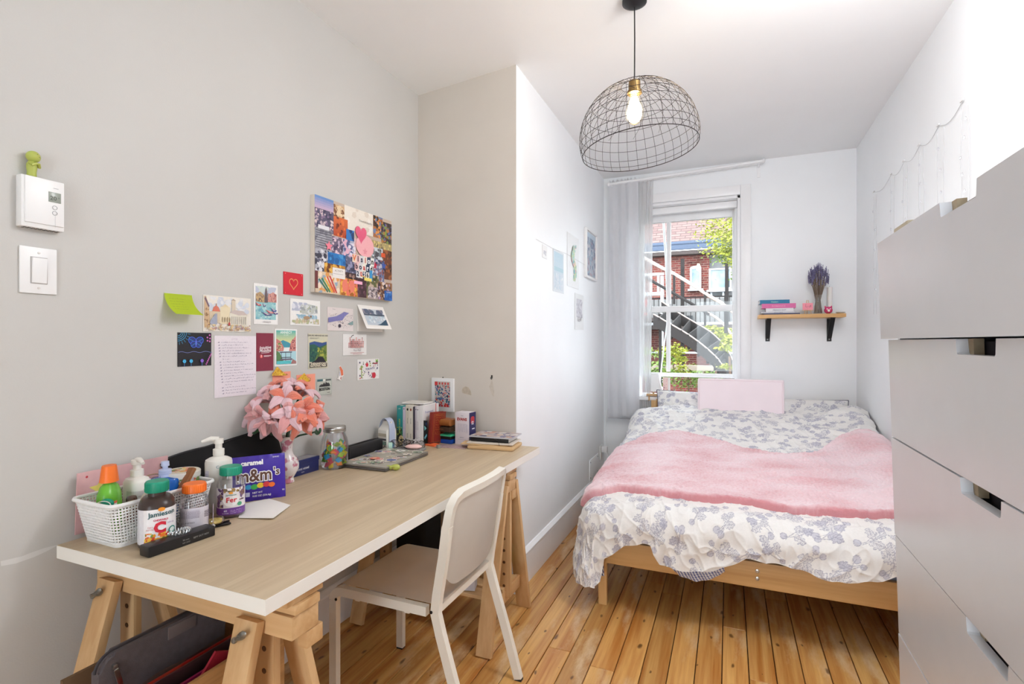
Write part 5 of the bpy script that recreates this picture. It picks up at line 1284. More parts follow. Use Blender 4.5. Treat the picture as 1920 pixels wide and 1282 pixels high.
pc(.72, .0, .86, .26, C(176, 110, 60), [C(90, 60, 50), C(226, 150, 70), C(110, 130, 170), C(60, 50, 40)], 60, .02); pc(.84, .04, 1, .30, C(84, 70, 60), [C(130, 150, 70), C(60, 50, 60), C(90, 100, 150), C(180, 120, 60)], 60, .02)
pc(0, .33, .19, .56, C(150, 150, 158), [C(170, 170, 178), C(120, 120, 132)], 14, .03)
for k in range(8): A.line([(bw * .01, bh * (.64 - k * .024)), (bw * .185, bh * (.645 - k * .026))], bw * .005, C(70, 70, 84))
pc(.19, .38, .36, .58, C(110, 96, 120), [C(190, 170, 190), C(70, 60, 90), C(226, 200, 210)], 40, .018); pc(.36, .26, .46, .40, C(50, 120, 190), [C(30, 60, 110)], 5, .03)
pc(.32, .38, .48, .58, C(170, 176, 200), [C(226, 220, 232), C(90, 96, 140), C(230, 180, 200)], 40, .022)
pc(.46, .34, .72, .44, C(226, 190, 190), [C(240, 214, 210)], 8, .03); pc(.70, .30, 1, .40, C(176, 160, 110), [C(110, 96, 80), C(220, 200, 130)], 30, .014)
pc(.70, .38, .9, .56, C(206, 214, 222), [C(120, 126, 130), C(80, 76, 84)], 30, .02); pc(.86, .38, 1, .74, C(110, 64, 44), [C(70, 44, 36), C(160, 96, 56)], 40, .02)
pc(0, .55, .16, .80, C(176, 176, 186), [C(100, 100, 120), C(220, 220, 226), C(60, 60, 76)], 46, .02); pc(.14, .56, .35, .68, C(40, 120, 190), [C(70, 150, 210), C(30, 96, 160)], 12, .03)
pc(.35, .56, .50, .76, C(96, 100, 130), [C(60, 64, 90), C(150, 150, 180)], 30, .016); pc(.66, .52, .88, .82, C(110, 120, 156), [C(60, 66, 96), C(190, 190, 206), C(150, 90, 90)], 70, .018)
pc(.10, .68, .34, .80, C(190, 130, 40), [C(110, 60, 30), C(230, 180, 80)], 24, .018); pc(.30, .74, .52, .86, C(70, 48, 50), [C(150, 120, 110), C(40, 28, 34)], 30, .016)
pc(.0, .78, .28, 1, C(216, 196, 170), [C(226, 160, 90), C(150, 170, 190), C(240, 220, 200)], 30, .022); pc(.0, .78, .03, .96, C(110, 50, 50))
for k, c_ in enumerate((C(50, 110, 96), C(60, 130, 80), C(230, 170, 60), C(220, 90, 60), C(200, 60, 60))): A.line([(bw * (.04 + k * .03), bh * (.14 + .012 * k)), (bw * (.14 + k * .025), bh * .015)], bw * .016, c_)
pc(.28, .81, .50, 1, C(214, 150, 60), [C(236, 120, 96), C(240, 180, 80), C(170, 100, 40)], 60, .022); A.disc(bw * .34, bh * .11, bw * .035, C(236, 130, 110), bh * .07); A.disc(bw * .43, bh * .11, bw * .035, C(236, 130, 110), bh * .07)
pc(.50, .70, .62, 1, C(66, 40, 50), [C(90, 56, 70), C(120, 80, 100)], 16, .022); pc(.62, .72, .80, 1, C(96, 100, 60), [C(150, 130, 90), C(60, 64, 40), C(200, 180, 160)], 60, .016); pc(.64, .86, .78, 1, C(176, 160, 160), [C(90, 80, 90), C(220, 210, 210)], 40, .012)
pc(.78, .78, 1, 1, C(150, 110, 80), [C(226, 210, 200), C(90, 50, 40), C(176, 150, 190), C(60, 50, 60)], 70, .018); pc(.88, .88, 1, 1, C(30, 90, 170), [C(50, 120, 200)], 6, .02)
A.n += 2
A.rect(bw * .03, bh * .66, bw * .15, bh * .70, C(226, 226, 232)); A.rect(bw * .19, bh * .175, bw * .34, bh * .285, C(236, 232, 228)); A.text('ACTIVITY', bw * .265, bh * .245, bh * .03, C(90, 80, 80)); A.line([(bw * .20, bh * .22), (bw * .32, bh * .222)], bh * .004, C(160, 150, 150))
A.text('Travel & Healthy', bw * .61, bh * .865, bh * .035, C(120, 110, 104), shear=.2)
A.disc(bw * .60, bh * .60, bw * .125, C(240, 176, 182), bh * .13); A.poly(heart(bw * .545, bh * .725, bw * .085), C(226, 96, 130))
for x, c_ in ((.60, C(230, 150, 160)), ): A.poly([(bw * x + bw * .035 * (1 if k % 2 == 0 else .45) * math.sin(k * PI / 5), bh * .535 + bw * .035 * (1 if k % 2 == 0 else .45) * math.cos(k * PI / 5)) for k in range(10)], c_)
def starp(x, y, r_, c_): A.poly([(bw * x + bw * r_ * (1 if k % 2 == 0 else .45) * math.sin(k * PI / 5), bh * y + bw * r_ * (1 if k % 2 == 0 else .45) * math.cos(k * PI / 5)) for k in range(10)], c_)
starp(.15, .50, .045, C(236, 130, 150)); starp(.74, .40, .04, C(196, 40, 70)); starp(.87, .42, .042, C(60, 90, 170))
def cut(txt, u, v, sz, step):
    pal = [(C(232, 214, 196), C(226, 110, 50)), (C(236, 236, 232), C(30, 30, 34)), (C(40, 60, 90), C(236, 236, 240)), (C(232, 226, 216), C(196, 60, 60)), (C(210, 210, 214), C(40, 40, 70)), (C(230, 190, 190), C(60, 40, 60))]
    for i, ch_ in enumerate(txt):
        x = bw * (u + i * step); y = bh * v; bgc, fg = pal[(i * 5 + len(txt)) % 6]; A.n += 1
        A.poly([(x - bw * step * .52, y - bh * .012), (x + bw * step * .5, y - bh * .018), (x + bw * step * .52, y + bh * sz * .95), (x - bw * step * .5, y + bh * sz * .9)], bgc); A.text(ch_, x, y + bh * .006, bh * sz * 1.05, fg, bold=.04)
cut('Vision', .455, .40, .085, .049); cut('board', .485, .315, .08, .050); cut('2026', .50, .235, .07, .044)
A.rect(bw * .66, bh * .205, bw * .70, bh * .33, C(60, 150, 210)); A.rect(bw * .585, bh * .20, bw * .69, bh * .235, C(240, 220, 110)); A.rect(bw * .45, bh * .145, bw * .56, bh * .18, C(244, 180, 206)); A.rect(bw * .83, bh * .52, bw * .89, bh * .57, C(220, 90, 50)); A.rect(bw * .55, bh * .24, bw * .60, bh * .25, C(226, 180, 90))
A.text('ALASKA', bw * .94, bh * .095, bh * .025, C(230, 236, 244)); 
A.build('collage', flatf((0.0246, 0, 0), (0, 1, 0), (0, 0, 1), (1, 0, 0)), vb, eps=0.00002, base=0.0002)

# thermostat with figurine, light switch
p0, c0, d0 = onX(41, 324, XL + 0.03), onX(41, 422, XL + 0.03), onX(123, 380, XL + 0.03)
tw, thh = d0.y - p0.y, p0.z - c0.z
tm = thing('thermostat', 'square white wall thermostat with a small display reading 20', 'thermostat', (XL, p0.y, c0.z))
MB().box((0.013, tw / 2, thh / 2), (0.026, tw, thh), 0.004).build('housing', WHITE, tm)
MB().box((0.027, tw * .52, thh * .54), (0.006, tw * .90, thh * .90), 0.002).build('front_cover', WHITE, tm)
MB().box((0.0302, tw * .74, thh * .66), (0.002, tw * .29, thh * .20), 0.0005).build('display', mat('lcd', C(142, 148, 138), 0.25), tm)
A = Art(); A.text('20', tw * .70, thh * .60, thh * .115, C(70, 76, 66), bold=.01); A.text('°', tw * .83, thh * .60, thh * .1, C(90, 96, 86)); A.line([(tw * .70, thh * .84), (tw * .82, thh * .84)], thh * .008, C(150, 150, 150)); A.line([(tw * .74, thh * .06), (tw * .74, thh * .34)], thh * .006, C(190, 190, 192)); A.build('printing', lambda u, v, h: (0.0314 + h, u, v), tm)
for v in (.455, .345): MB().tube([(0.0305, tw * .74 + tw * .055 * math.cos(a), thh * v + tw * .055 * math.sin(a)) for a in [2 * PI * k / 16 for k in range(16)]], 0.0007, 5, closed=True).build('button', mat('button_grey', C(170, 170, 172), 0.5), tm)
for k in range(9): MB().box((0.013, tw * (.12 + k * .095), -0.0001), (0.016, tw * .05, 0.0012)).build('vent', DARKST, tm, smooth=False)
SMG = mat('pale_green_vinyl', C(176, 186, 92), 0.45, sss=0.15)
fg = thing('figurine', 'little pale green figurine standing on top of the thermostat', 'figurine', (XL + 0.016, p0.y + 0.026, p0.z), rz=0.5)
b = MB(); b.lathe([(0.009, 0), (0.0105, 0.003), (0.0100, 0.012), (0.0115, 0.022), (0.0115, 0.030), (0.008, 0.037), (0.005, 0.040)], seg=16, sx=0.9)
b.build('body', SMG, fg)
MB().ell((0.002, 0.002, 0.051), (0.0145, 0.0155, 0.0145)).build('head', SMG, fg)
for sy in (-1, 1): MB().tube([(0.002, sy * 0.010, 0.032), (0.010, sy * 0.011, 0.027), (0.014, sy * 0.003, 0.033)], 0.0035, 8).build('arm', SMG, fg)
A = Art()
for x in (-.0050, .0060): A.disc(x, .0035, .0011, C(40, 40, 30), .0008)
A.line([(-.0020, -.0010), (0.0005, -.0028), (.0030, -.0018)], .0008, C(50, 30, 30))
A.build('face', lambda u, v, h: (0.002 + 0.0145 * math.cos(u / .0155) * math.cos(v / .0145) + 0.0004, 0.002 + u, 0.052 + v), fg)
p0, c0, d0 = onX(37, 459, XL + 0.006), onX(37, 548, XL + 0.006), onX(107, 500, XL + 0.006)
tw, thh = d0.y - p0.y, p0.z - c0.z
sw = thing('light_switch', 'white rocker light switch plate below the thermostat', 'switch', (XL, p0.y, c0.z))
MB().box((0.003, tw / 2, thh / 2), (0.006, tw, thh), 0.002).build('wall_plate', WHITE, sw)
MB().box((0.006, tw / 2, thh / 2), (0.003, tw * .46, thh * .58), 0.001).build('rocker_frame', mat('shadow_line', C(176, 172, 170), 0.5), sw)
MB().box((0.008, tw / 2, thh / 2), (0.006, tw * .40, thh * .54), 0.001, rot=(0, 0.05, 0)).build('rocker', WHITE, sw)
for v in (.88, .12): MB().lathe([(0.003, 0), (0.003, 0.0015), (0, 0.002)], (0.006, tw / 2, thh * v), 10, rot=(0, PI / 2, 0)).build('screw', OFFW, sw)

# framed print on the alcove wall
def on_al(px, py, d=0.0): return hit(px, py, AP + AN * d, AN)
p0, c0, d0 = on_al(809, 708, .012), on_al(809, 769, .012), on_al(850, 740, .012)
fw, fh = (d0 - p0).length * 1.0, p0.z - c0.z; fw = (Vector((d0.x, d0.y, 0)) - Vector((p0.x, p0.y, 0))).length
fr = thing('framed_print', 'small white frame with a red and blue town print on the alcove wall', 'picture', Vector((c0.x, c0.y, c0.z)) - AN * 0.012)
MA = Matrix((AU.to_4d(), AN.to_4d(), Vector((0, 0, 1)).to_4d(), (0, 0, 0, 1))).transposed()
for i in range(3): MA[3][i] = 0
b = MB(); t_ = .004
b.box((fw / 2, .006, fh / 2), (fw, .010, fh), .001, M=MA); b.build('frame', WHITE, fr)
A = Art(); A.rect(fw * .16, fh * .13, fw * .86, fh * .90, C(206, 196, 190)); cl = [C(206, 70, 66), C(50, 84, 130), C(40, 120, 130), C(90, 110, 160), C(200, 190, 200), C(226, 120, 100), C(40, 50, 80)]
A.blotch(fw * .17, fh * .14, fw * .85, fh * .78, cl, 150, fw * .04, r2)
for k in range(5): A.rect(fw * (.19 + k * .135), fh * .14, fw * (.27 + k * .135), fh * .20, C(196, 40, 50)); A.disc(fw * (.26 + k * .13), fh * .84, fw * .035, C(214, 70, 66), fh * .04)
A.rect(fw * .17, fh * .78, fw * .3, fh * .89, C(220, 60, 60))
A.build('print', flatf(AN * 0.0112, AU, (0, 0, 1), AN), fr)
MB().ell(AU * fw * .5 + AN * .006 + Vector((0, 0, fh + .004)), .0035, seg=8, rings=6).build('nail', BLACK, fr)

# prints and tags on the bedside wall
GB = 'prints on the white wall left of the window'
def side_card(name, label, cat, x0, yt, yb, x1, art, th=0.001, body=None): return wall_card(name, label, cat, x0, yt, yb, x1, art, th=th, X=XI, group=GB, body=body)
def a_sea(A, w, h):
    A.rect(0, 0, w, h, C(216, 222, 228)); A.grad(w * .08, h * .05, w * .92, h * .95, C(206, 214, 222), C(176, 204, 220), 8); A.blotch(w * .08, h * .06, w * .92, h * .45, [C(226, 230, 234), C(190, 206, 218), C(206, 214, 224)], 60, w * .06, r2); A.rect(w * .08, h * .50, w * .92, h * .60, C(166, 200, 212))
side_card('art_print', 'pale blue seaside print, leftmost of the large prints', 'print', 1037, 465, 545, 1057, a_sea)
def a_isl(A, w, h):
    A.rect(0, 0, w, h, C(234, 234, 234))
    for k in range(60):
        t = k / 60; A.disc(w * (.55 + .12 * math.sin(t * 7) + r2.uniform(-.1, .1)), h * (.16 + .66 * t), w * r2.uniform(.03, .08), r2.choice([C(150, 196, 176), C(110, 170, 170), C(190, 206, 150), C(226, 214, 140), C(170, 200, 190), C(210, 170, 170)]))
side_card('art_print', 'white print of a thin green island map between two others', 'print', 1063.5, 434, 535, 1085, a_isl)
def a_k(A, w, h):
    A.rect(0, 0, w, h, C(230, 230, 230)); A.rect(w * .16, h * .34, w * .84, h * .86, C(206, 202, 208)); A.blotch(w * .16, h * .34, w * .84, h * .86, [C(190, 186, 194), C(216, 214, 220), C(176, 170, 180)], 50, w * .07, r2); A.text('KEW', w * .5, h * .22, w * .22, C(150, 140, 150))
side_card('art_print', 'small grey portrait print hung below the island map', 'print', 1078, 549, 617, 1094, a_k)
def a_tag(A, w, h): A.rect(0, 0, w, h, C(236, 236, 236)); A.blotch(w * .2, h * .2, w * .8, h * .6, [C(190, 190, 196)], 8, w * .12, r2)
side_card('paper_tag', 'tiny white paper tag left of the seaside print', 'tag', 1017, 458, 482, 1026, a_tag)
p0, c0, d0 = onX(1100, 425, XI + .02), onX(1100, 519, XI + .02), onX(1120, 470, XI + .02)
fw, fh = d0.y - p0.y, p0.z - c0.z
fr = thing('framed_print', 'white box frame with a blue city print nearest the curtain', 'picture', (XI, p0.y, c0.z), group=GB)
b = MB()
for ya in (.008, fw - .008): b.box((.011, ya, fh / 2), (.022, .016, fh), .002)
for za in (.008, fh - .008): b.box((.011, fw / 2, za), (.022, fw - .032, .016), .002)
b.build('frame', WHITE, fr)
MB().box((.006, fw / 2, fh / 2), (.008, fw - .03, fh - .03)).build('mount', PAPER, fr, smooth=False)
A = Art(); A.rect(fw * .1, fh * .06, fw * .9, fh * .94, C(186, 192, 204)); A.blotch(fw * .1, fh * .06, fw * .9, fh * .9, [C(140, 156, 180), C(206, 206, 214), C(120, 130, 160), C(190, 160, 170), C(170, 190, 206)], 130, fw * .06, r2); A.rect(fw * .1, fh * .84, fw * .9, fh * .94, C(190, 206, 220)); A.build('print', lambda u, v, h: (.0104 + h, u, v), fr)
wr_ = thing('display_string', 'thin pale string strung between the prints on the bedside wall', 'string', (0, 0, 0))
MB().tube([onX(1005, 448, XI + .004), onX(1037, 466, XI + .006), onX(1063, 476, XI + .006), onX(1097, 497, XI + .006)], .0009, 5).build('strand', mat('pale_string', C(206, 204, 204), 0.8), wr_)
# access hatch, outlet with charger and cable
q = [onX(1104.8, 863, XI), onX(1121, 849, XI), onX(1121, 893, XI), onX(1104.8, 909, XI)]
y0, y1, z1, z0 = q[0].y, q[1].y, q[0].z, q[3].z + 0.02
hp = thing('access_panel', 'flat white access panel screwed low on the bedside wall', 'panel', (XI, y0, z0))
MB().box((.003, (y1 - y0) / 2, (z1 - z0) / 2), (.006, y1 - y0, z1 - z0), .001).build('cover', PAINT_B, hp)
for a, c_ in ((.02, .03), (y1 - y0 - .03, .03), (.02, z1 - z0 - .02), (y1 - y0 - .03, z1 - z0 - .02)): MB().ell((.0065, a, c_), (.002, .005, .005), seg=8, rings=6).build('screw', DARKST, hp)
ol = thing('wall_outlet', 'white outlet plate in the far corner beside the bed', 'outlet', (XI, 4.33, 0.345))
MB().box((.003, 0, 0), (.006, .075, .118), .002).build('wall_plate', WHITE, ol)
for z in (.025, -.025): MB().box((.0065, 0, z), (.003, .03, .035), .002).build('socket', OFFW, ol)
cg = thing('charger', 'white cube charger plugged into the corner outlet', 'charger', (XI + .008, 4.33, 0.375))
MB().box((.025, 0, 0), (.048, .045, .052), .006).build('charger_body', WHITE, cg)
cb = thing('charging_cable', 'white cable looping from the charger up behind the curtain', 'cable', (0, 0, 0))
MB().tube(smooth_([(-.95, 4.33, .36), (-.93, 4.36, .30), (-.90, 4.39, .20), (-.91, 4.40, .10), (-.93, 4.40, .03)]), .0025, 6).build('lead', WHITE, cb)
MB().tube(smooth_([(-.955, 4.35, .41), (-.97, 4.37, .50), (-.965, 4.38, .62), (-.95, 4.39, .72)]), .0025, 6).build('cord', WHITE, cb)
# icicle light string on the right wall
FAIR = mat('clear_light_wire', C(196, 196, 198), 0.4)
fl = thing('string_lights', 'thin clear icicle string lights hanging on the right wall', 'string lights', (XR - .004, 0, 0))
ys = [3.935, 3.556, 3.324, 3.085, 2.837, 2.584]
top = []
for i in range(len(ys) - 1):
    for k in range(6):
        t = k / 6; top.append((0, ys[i] + (ys[i + 1] - ys[i]) * t, 2.235 - .03 * math.sin(PI * t)))
top.append((0, ys[-1], 2.235)); MB().tube(top, .0012, 5).build('main_wire', FAIR, fl)
r3 = random.Random(9)
for i, y in enumerate(ys):
    L = [0.75, .62, .62, .55, .60, .42][i]
    for dy in (0, -.07):
        pts = [(-.002 - .003 * r3.random(), y + dy + r3.uniform(-.006, .006), 2.235 - .03 - L * k / 8) for k in range(9)]
        MB().tube(pts, .0009, 4).build('drop_wire', FAIR, fl)
    for k in range(5): MB().ell((-.006, y + r3.uniform(-.05, .01), 2.2 - L * (k + .7) / 6), (.004, .004, .008), seg=8, rings=6).build('light_bulb', CLEAR, fl)
for x_, y_ in ((-.003, y) for y in ys): MB().box((x_, y_, 2.238), (.005, .03, .006), .001).build('clip', WHITE, fl)
# ------------------------------------------------------------ things on the desk
def onD(px, py, z=DZ): return onZ(px, py, z)
def facing(p): return math.atan2(-p[1], -p[0])      # direction from p to the camera
rg = random.Random(17)
def bx_prints(w_, d_, h_): return None
# woven white basket
a, b_, c_ = Vector((-1.592, 0.800, DZ)), Vector((-1.408, 0.797, DZ)), Vector((-1.408, 1.075, DZ))
bw_, bd_, bh_ = 0.175, 0.275, 0.112
bk = thing('storage_basket', 'white woven plastic basket full of toiletries at the near end of the desk', 'basket', (-1.500, 0.940, DZ), rz=-0.02)
b = MB()
def rrect(w_, d_, r_, n=5):
    out = []
    for cx, cy, a0 in ((w_ / 2 - r_, d_ / 2 - r_, 0), (-w_ / 2 + r_, d_ / 2 - r_, PI / 2), (-w_ / 2 + r_, -d_ / 2 + r_, PI), (w_ / 2 - r_, -d_ / 2 + r_, 1.5 * PI)):
        for k in range(n + 1): out.append((cx + r_ * math.cos(a0 + PI / 2 * k / n), cy + r_ * math.sin(a0 + PI / 2 * k / n)))
    return out
def bsec(t): f = 0.84 + 0.16 * t; return f
def wallpt(s_, t, o=0.0):
    """s_ 0..1 round the perimeter, t 0..1 up"""
    f = bsec(t); P = rrect((bw_ + 2 * o) * f, (bd_ + 2 * o) * f, 0.022)
    n = len(P); L = [0]
    for i in range(n): L.append(L[-1] + math.hypot(P[(i + 1) % n][0] - P[i][0], P[(i + 1) % n][1] - P[i][1]))
    q = s_ % 1 * L[-1]
    for i in range(n):
        if q <= L[i + 1]:
            k = (q - L[i]) / max(L[i + 1] - L[i], 1e-9); A0, B0 = P[i], P[(i + 1) % n]; return Vector((A0[0] + (B0[0] - A0[0]) * k, A0[1] + (B0[1] - A0[1]) * k, t * bh_))
NV, NH = 112, 13
for k in range(NV):
    b.tube([wallpt(k / NV, t) for t in (0.06, 0.5, 0.97)], 0.0019, 4, cap=False)
for j in range(NH):
    t = 0.09 + 0.84 * j / (NH - 1); b.tube([wallpt(k / 60, t, 0.0005) for k in range(60)], 0.0021, 4, closed=True)
wv = b.build('woven_wall', WHITE, bk)
wv['kind'] = 'stuff'
MB().tube([wallpt(k / 60, 1.0, 0.003) for k in range(60)], 0.0050, 8, closed=True).build('rim', WHITE, bk)
MB().prism([(x * 0.85, y * 0.85) for x, y in rrect(bw_, bd_, 0.02)], 0.0, 0.010).build('base', WHITE, bk)

def bottle(name, label, cat, p, r, h, capr, caph, bm_, cm_, shoulder=0.72, rz=None, sy=1.0, pw=2.0, capribs=True, neck=None):
    t = thing(name, label, cat, (p[0], p[1], p[2] if len(p) > 2 else DZ), rz=facing(p) if rz is None else rz)
    hb_ = h - caph; neck = neck or capr * 0.86
    pr = [(r * 0.9, 0), (r, 0.004), (r, hb_ * shoulder)]
    for k in range(1, 7):
        a = PI / 2 * k / 6; pr.append((neck + (r - neck) * math.cos(a), hb_ * shoulder + (hb_ * (0.93 - shoulder)) * math.sin(a)))
    pr.append((neck, hb_ + 0.002))
    MB().lathe(pr, seg=36, sy=sy, pw=pw).build('bottle_body', bm_, t)
    b = MB(); b.lathe([(capr * 0.97, hb_), (capr, hb_ + 0.001), (capr, h - 0.003), (capr * 0.93, h), (0, h)], seg=28)
    cp = b.build('cap', cm_, t)
    if capribs:
        b = MB()
        for k in range(36): a = 2 * PI * k / 36; b.box((capr * math.cos(a), capr * math.sin(a), hb_ + caph / 2 - 0.001), (0.0012, 0.0012, caph * 0.8), rot=(0, 0, a))
        b.build('grip_ribs', cm_, cp, smooth=False)['kind'] = 'stuff'
    return t
GREENC = mat('green_cap', S(24, 146, 116), 0.4); ORC = mat('orange_cap', S(240, 116, 34), 0.4)
BRN = mat('brown_bottle', S(58, 44, 40), 0.3)
FRUIT = [S(236, 150, 30), S(246, 190, 60), S(214, 70, 40), S(120, 150, 50), S(240, 120, 40)]
# vitamin C
p = (-1.375, 0.885)
R_ = 0.0475
t = bottle('supplement_bottle', 'brown vitamin bottle with a green cap and a large red letter C', 'bottle', p, R_, 0.163, 0.0265, 0.027, BRN, GREENC, sy=0.86, pw=2.6, shoulder=0.70)
A = Art(); Lw, Lh0 = 0.125, 0.088
A.rect(-Lw / 2, 0, Lw / 2, Lh0, S(236, 234, 236), nx=22); A.rect(-Lw / 2, 0.0, -0.030, Lh0, S(226, 224, 230), nx=6)
A.rect(-0.028, 0.0, 0.038, 0.016, S(238, 206, 40), nx=10); A.n += 1; A.blotch(-0.026, 0.010, 0.040, 0.030, FRUIT, 34, 0.006, rg); A.rect(0.000, 0.003, 0.040, 0.013, S(226, 74, 62), nx=8); A.text('100% NATURAL', 0.020, 0.0055, 0.0055, S(246, 220, 210)); A.text('BONUS', -0.015, 0.003, 0.008, S(200, 40, 40), bold=.03)
A.text('Jamieson', 0.010, 0.071, 0.0165, S(40, 90, 96), bold=0.02, rot=0.04); A.disc(0.010, 0.0875, 0.008, S(240, 150, 40), 0.005); A.line([(-0.016, 0.069), (0.034, 0.0705)], 0.0008, S(120, 150, 150)); A.text('CHEWABLE', 0.008, 0.059, 0.0062, S(200, 50, 90), bold=.03)
A.text('C', 0.006, 0.030, 0.036, S(206, 34, 56), bold=0.06); A.text('500 mg', 0.030, 0.049, 0.005, S(120, 90, 160)); A.disc(0.033, 0.031, 0.009, S(60, 140, 130)); A.disc(0.033, 0.031, 0.006, S(226, 236, 232)); A.text('FAST', -0.014, 0.043, 0.005, S(200, 50, 60)); A.text('ACTING', -0.014, 0.037, 0.005, S(200, 50, 60))
for k in range(9): A.line([(-0.050, 0.012 + k * 0.008), (-0.048, 0.018 + k * 0.008)], 0.0008, S(150, 150, 160))
A.build('label', wrapX(R_ + 0.0003, R_ * 0.86 + 0.0003, 0.0, 0.012, 2.6), t)
# orange capped clear bottle
p = (-1.372, 0.985); R_ = 0.0375
t = bottle('gummy_bottle', 'clear bottle with an orange cap and a grey small-print label', 'bottle', p, R_, 0.132, 0.029, 0.024, CLEAR, ORC, sy=0.9, pw=2.8, shoulder=0.76)
A = Art(); A.rect(-0.055, 0, 0.055, 0.062, S(214, 208, 216), nx=22); A.rect(-0.034, 0.034, 0.012, 0.056, S(196, 188, 200), nx=8)
for k in range(9): A.scribble(-0.033, 0.012, 0.035 + k * 0.0024, 0.0012, S(120, 112, 130), 0.0004, rg)
A.text('GUMMIES', -0.012, 0.024, 0.006, S(90, 84, 100)); 
for k in range(6): A.line([(0.018, 0.038 + k * 0.003), (0.030, 0.038 + k * 0.003)], 0.0012 if k % 2 else 0.0018, S(70, 64, 80))
A.text('VITAMIN D', 0.016, 0.010, 0.0055, S(90, 84, 100)); A.rect(0.0405, 0, 0.055, 0.062, S(190, 176, 206), nx=4)
A.build('label', wrapX(R_ + 0.0004, R_ * 0.9 + 0.0004, 0.0, 0.010, 2.8), t)
MB().lathe([(R_ - 0.006, 0.004), (R_ - 0.006, 0.055), (0, 0.060)], seg=20, sy=.9, pw=2.6).build('gummies', mat('pale_gummies', S(206, 190, 196), 0.6, vary=.4, vscale=120, bump=.8, bscale=150), t)
# Fer bottle
p = (-1.395, 1.118); R_ = 0.0415
t = bottle('iron_supplement_bottle', 'clear bottle with a green cap, purple band and red word on its label', 'bottle', p, R_, 0.148, 0.030, 0.025, CLEAR, GREENC, sy=0.9, pw=2.8, shoulder=0.78)
A = Art(); A.rect(-0.058, 0, 0.058, 0.078, S(236, 230, 232), nx=24); A.rect(-0.058, 0, 0.058, 0.020, S(112, 60, 150), nx=24); A.n += 1
A.blotch(-0.040, 0.022, -0.020, 0.078, [S(90, 60, 100), S(120, 84, 130), S(150, 120, 80), S(70, 50, 90)], 30, 0.006, rg); A.blotch(0.022, 0.040, 0.040, 0.078, [S(90, 60, 100), S(130, 96, 140), S(150, 120, 80)], 18, 0.006, rg); A.blotch(-0.020, 0.066, 0.022, 0.078, [S(160, 130, 80), S(110, 90, 60), S(236, 230, 232)], 16, 0.005, rg)
A.disc(0, 0.044, 0.021, S(240, 236, 236), 0.020); A.text('Jamieson', 0.0, 0.056, 0.0078, S(60, 120, 110), bold=.02); A.disc(0, 0.064, 0.006, S(240, 160, 50), 0.003); A.text('Fer', 0.002, 0.037, 0.021, S(214, 40, 60), bold=.02); A.disc(0.022, 0.030, 0.006, S(90, 170, 130)); A.text('60', -0.014, 0.010, 0.008, S(240, 230, 250), bold=.02); A.text('GUMMIES', -0.014, 0.004, 0.004, S(240, 230, 250))
for k in range(3): A.scribble(-0.002, 0.028, 0.004 + k * 0.0045, 0.002, S(226, 206, 240), 0.0006, rg)
A.build('label', wrapX(R_ + 0.0004, R_ * 0.9 + 0.0004, 0.0, 0.012, 2.8), t)
MB().lathe([(R_ - 0.006, 0.004), (R_ - 0.006, 0.045), (0, 0.050)], seg=20, sy=.9, pw=2.6).build('gummies', mat('dark_gummies', S(96, 60, 96), 0.5, vary=.4, vscale=120, bump=.8, bscale=150), t)
# tall white pump bottle
def pump(t, h0, r_, m_, s_=1.0, a=0.0):
    b = MB(); b.lathe([(r_, h0), (r_, h0 + 0.016 * s_), (r_ * 0.62, h0 + 0.018 * s_), (r_ * 0.62, h0 + 0.030 * s_), (r_ * 0.86, h0 + 0.031 * s_), (r_ * 0.86, h0 + 0.043 * s_), (0, h0 + 0.045 * s_)], seg=20)
    b.tube([(0, 0, h0 + 0.041 * s_), (0.018 * s_ * math.cos(a), 0.018 * s_ * math.sin(a), h0 + 0.045 * s_), (0.040 * s_ * math.cos(a), 0.040 * s_ * math.sin(a), h0 + 0.038 * s_)], 0.005 * s_, 10, radii=[0.008 * s_, 0.0065 * s_, 0.004 * s_]); return b.build('pump', m_, t)
CREAMW = mat('cream_plastic', S(226, 222, 214), 0.35)
t = thing('lotion_bottle', 'tall plain white pump lotion bottle standing before the black pouch', 'bottle', (-1.470, 1.135, DZ), rz=0)
MB().lathe([(0.036, 0), (0.038, 0.004), (0.038, 0.150), (0.036, 0.158), (0.026, 0.164), (0.015, 0.168), (0.015, 0.176)], seg=32).build('bottle_body', CREAMW, t)
pump(t, 0.172, 0.016, CREAMW, 1.15, a=-2.3)
A = Art(); A.rect(-0.018, 0, 0.0, 0.110, S(206, 202, 214), nx=4); 
for k in range(18): A.line([(-0.016, 0.006 + k * 0.0055), (-0.003, 0.006 + k * 0.0055)], 0.001, S(140, 134, 170))
A.text('CeraVe', 0.040, 0.118, 0.012, S(60, 110, 140)); A.build('label', wrapX(0.0384, a0=-1.4, z0=0.02), t)
# pink jar and compact behind Fer, claw clip
t = thing('nail_polish', 'small bright pink bottle tucked between the gummy and lotion bottles', 'bottle', (-1.432, 1.045, DZ)); MB().lathe([(0.016, 0), (0.017, 0.003), (0.017, 0.034), (0.010, 0.040), (0.009, 0.058), (0, 0.059)], seg=20).build('bottle_body', mat('pink_plastic', S(226, 110, 146), 0.3), t); MB().lathe([(0.0095, 0.045), (0.0095, 0.060), (0, 0.0605)], seg=16).build('cap', mat('rose_cap', S(196, 120, 130), 0.3), t)
p = onD(402, 987); t = thing('powder_compact', 'round clear compact with yellow powder resting on hair clips', 'compact', (p.x, p.y, DZ + 0.010), rz=.3)
MB().lathe([(0.022, 0), (0.025, 0.003), (0.025, 0.008), (0.023, 0.014), (0, 0.0165)], seg=24).build('case', CLEAR, t); MB().lathe([(0.019, 0.003), (0.020, 0.009), (0, 0.011)], seg=20).build('powder', mat('yellow_powder', S(232, 206, 110), 0.8), t)
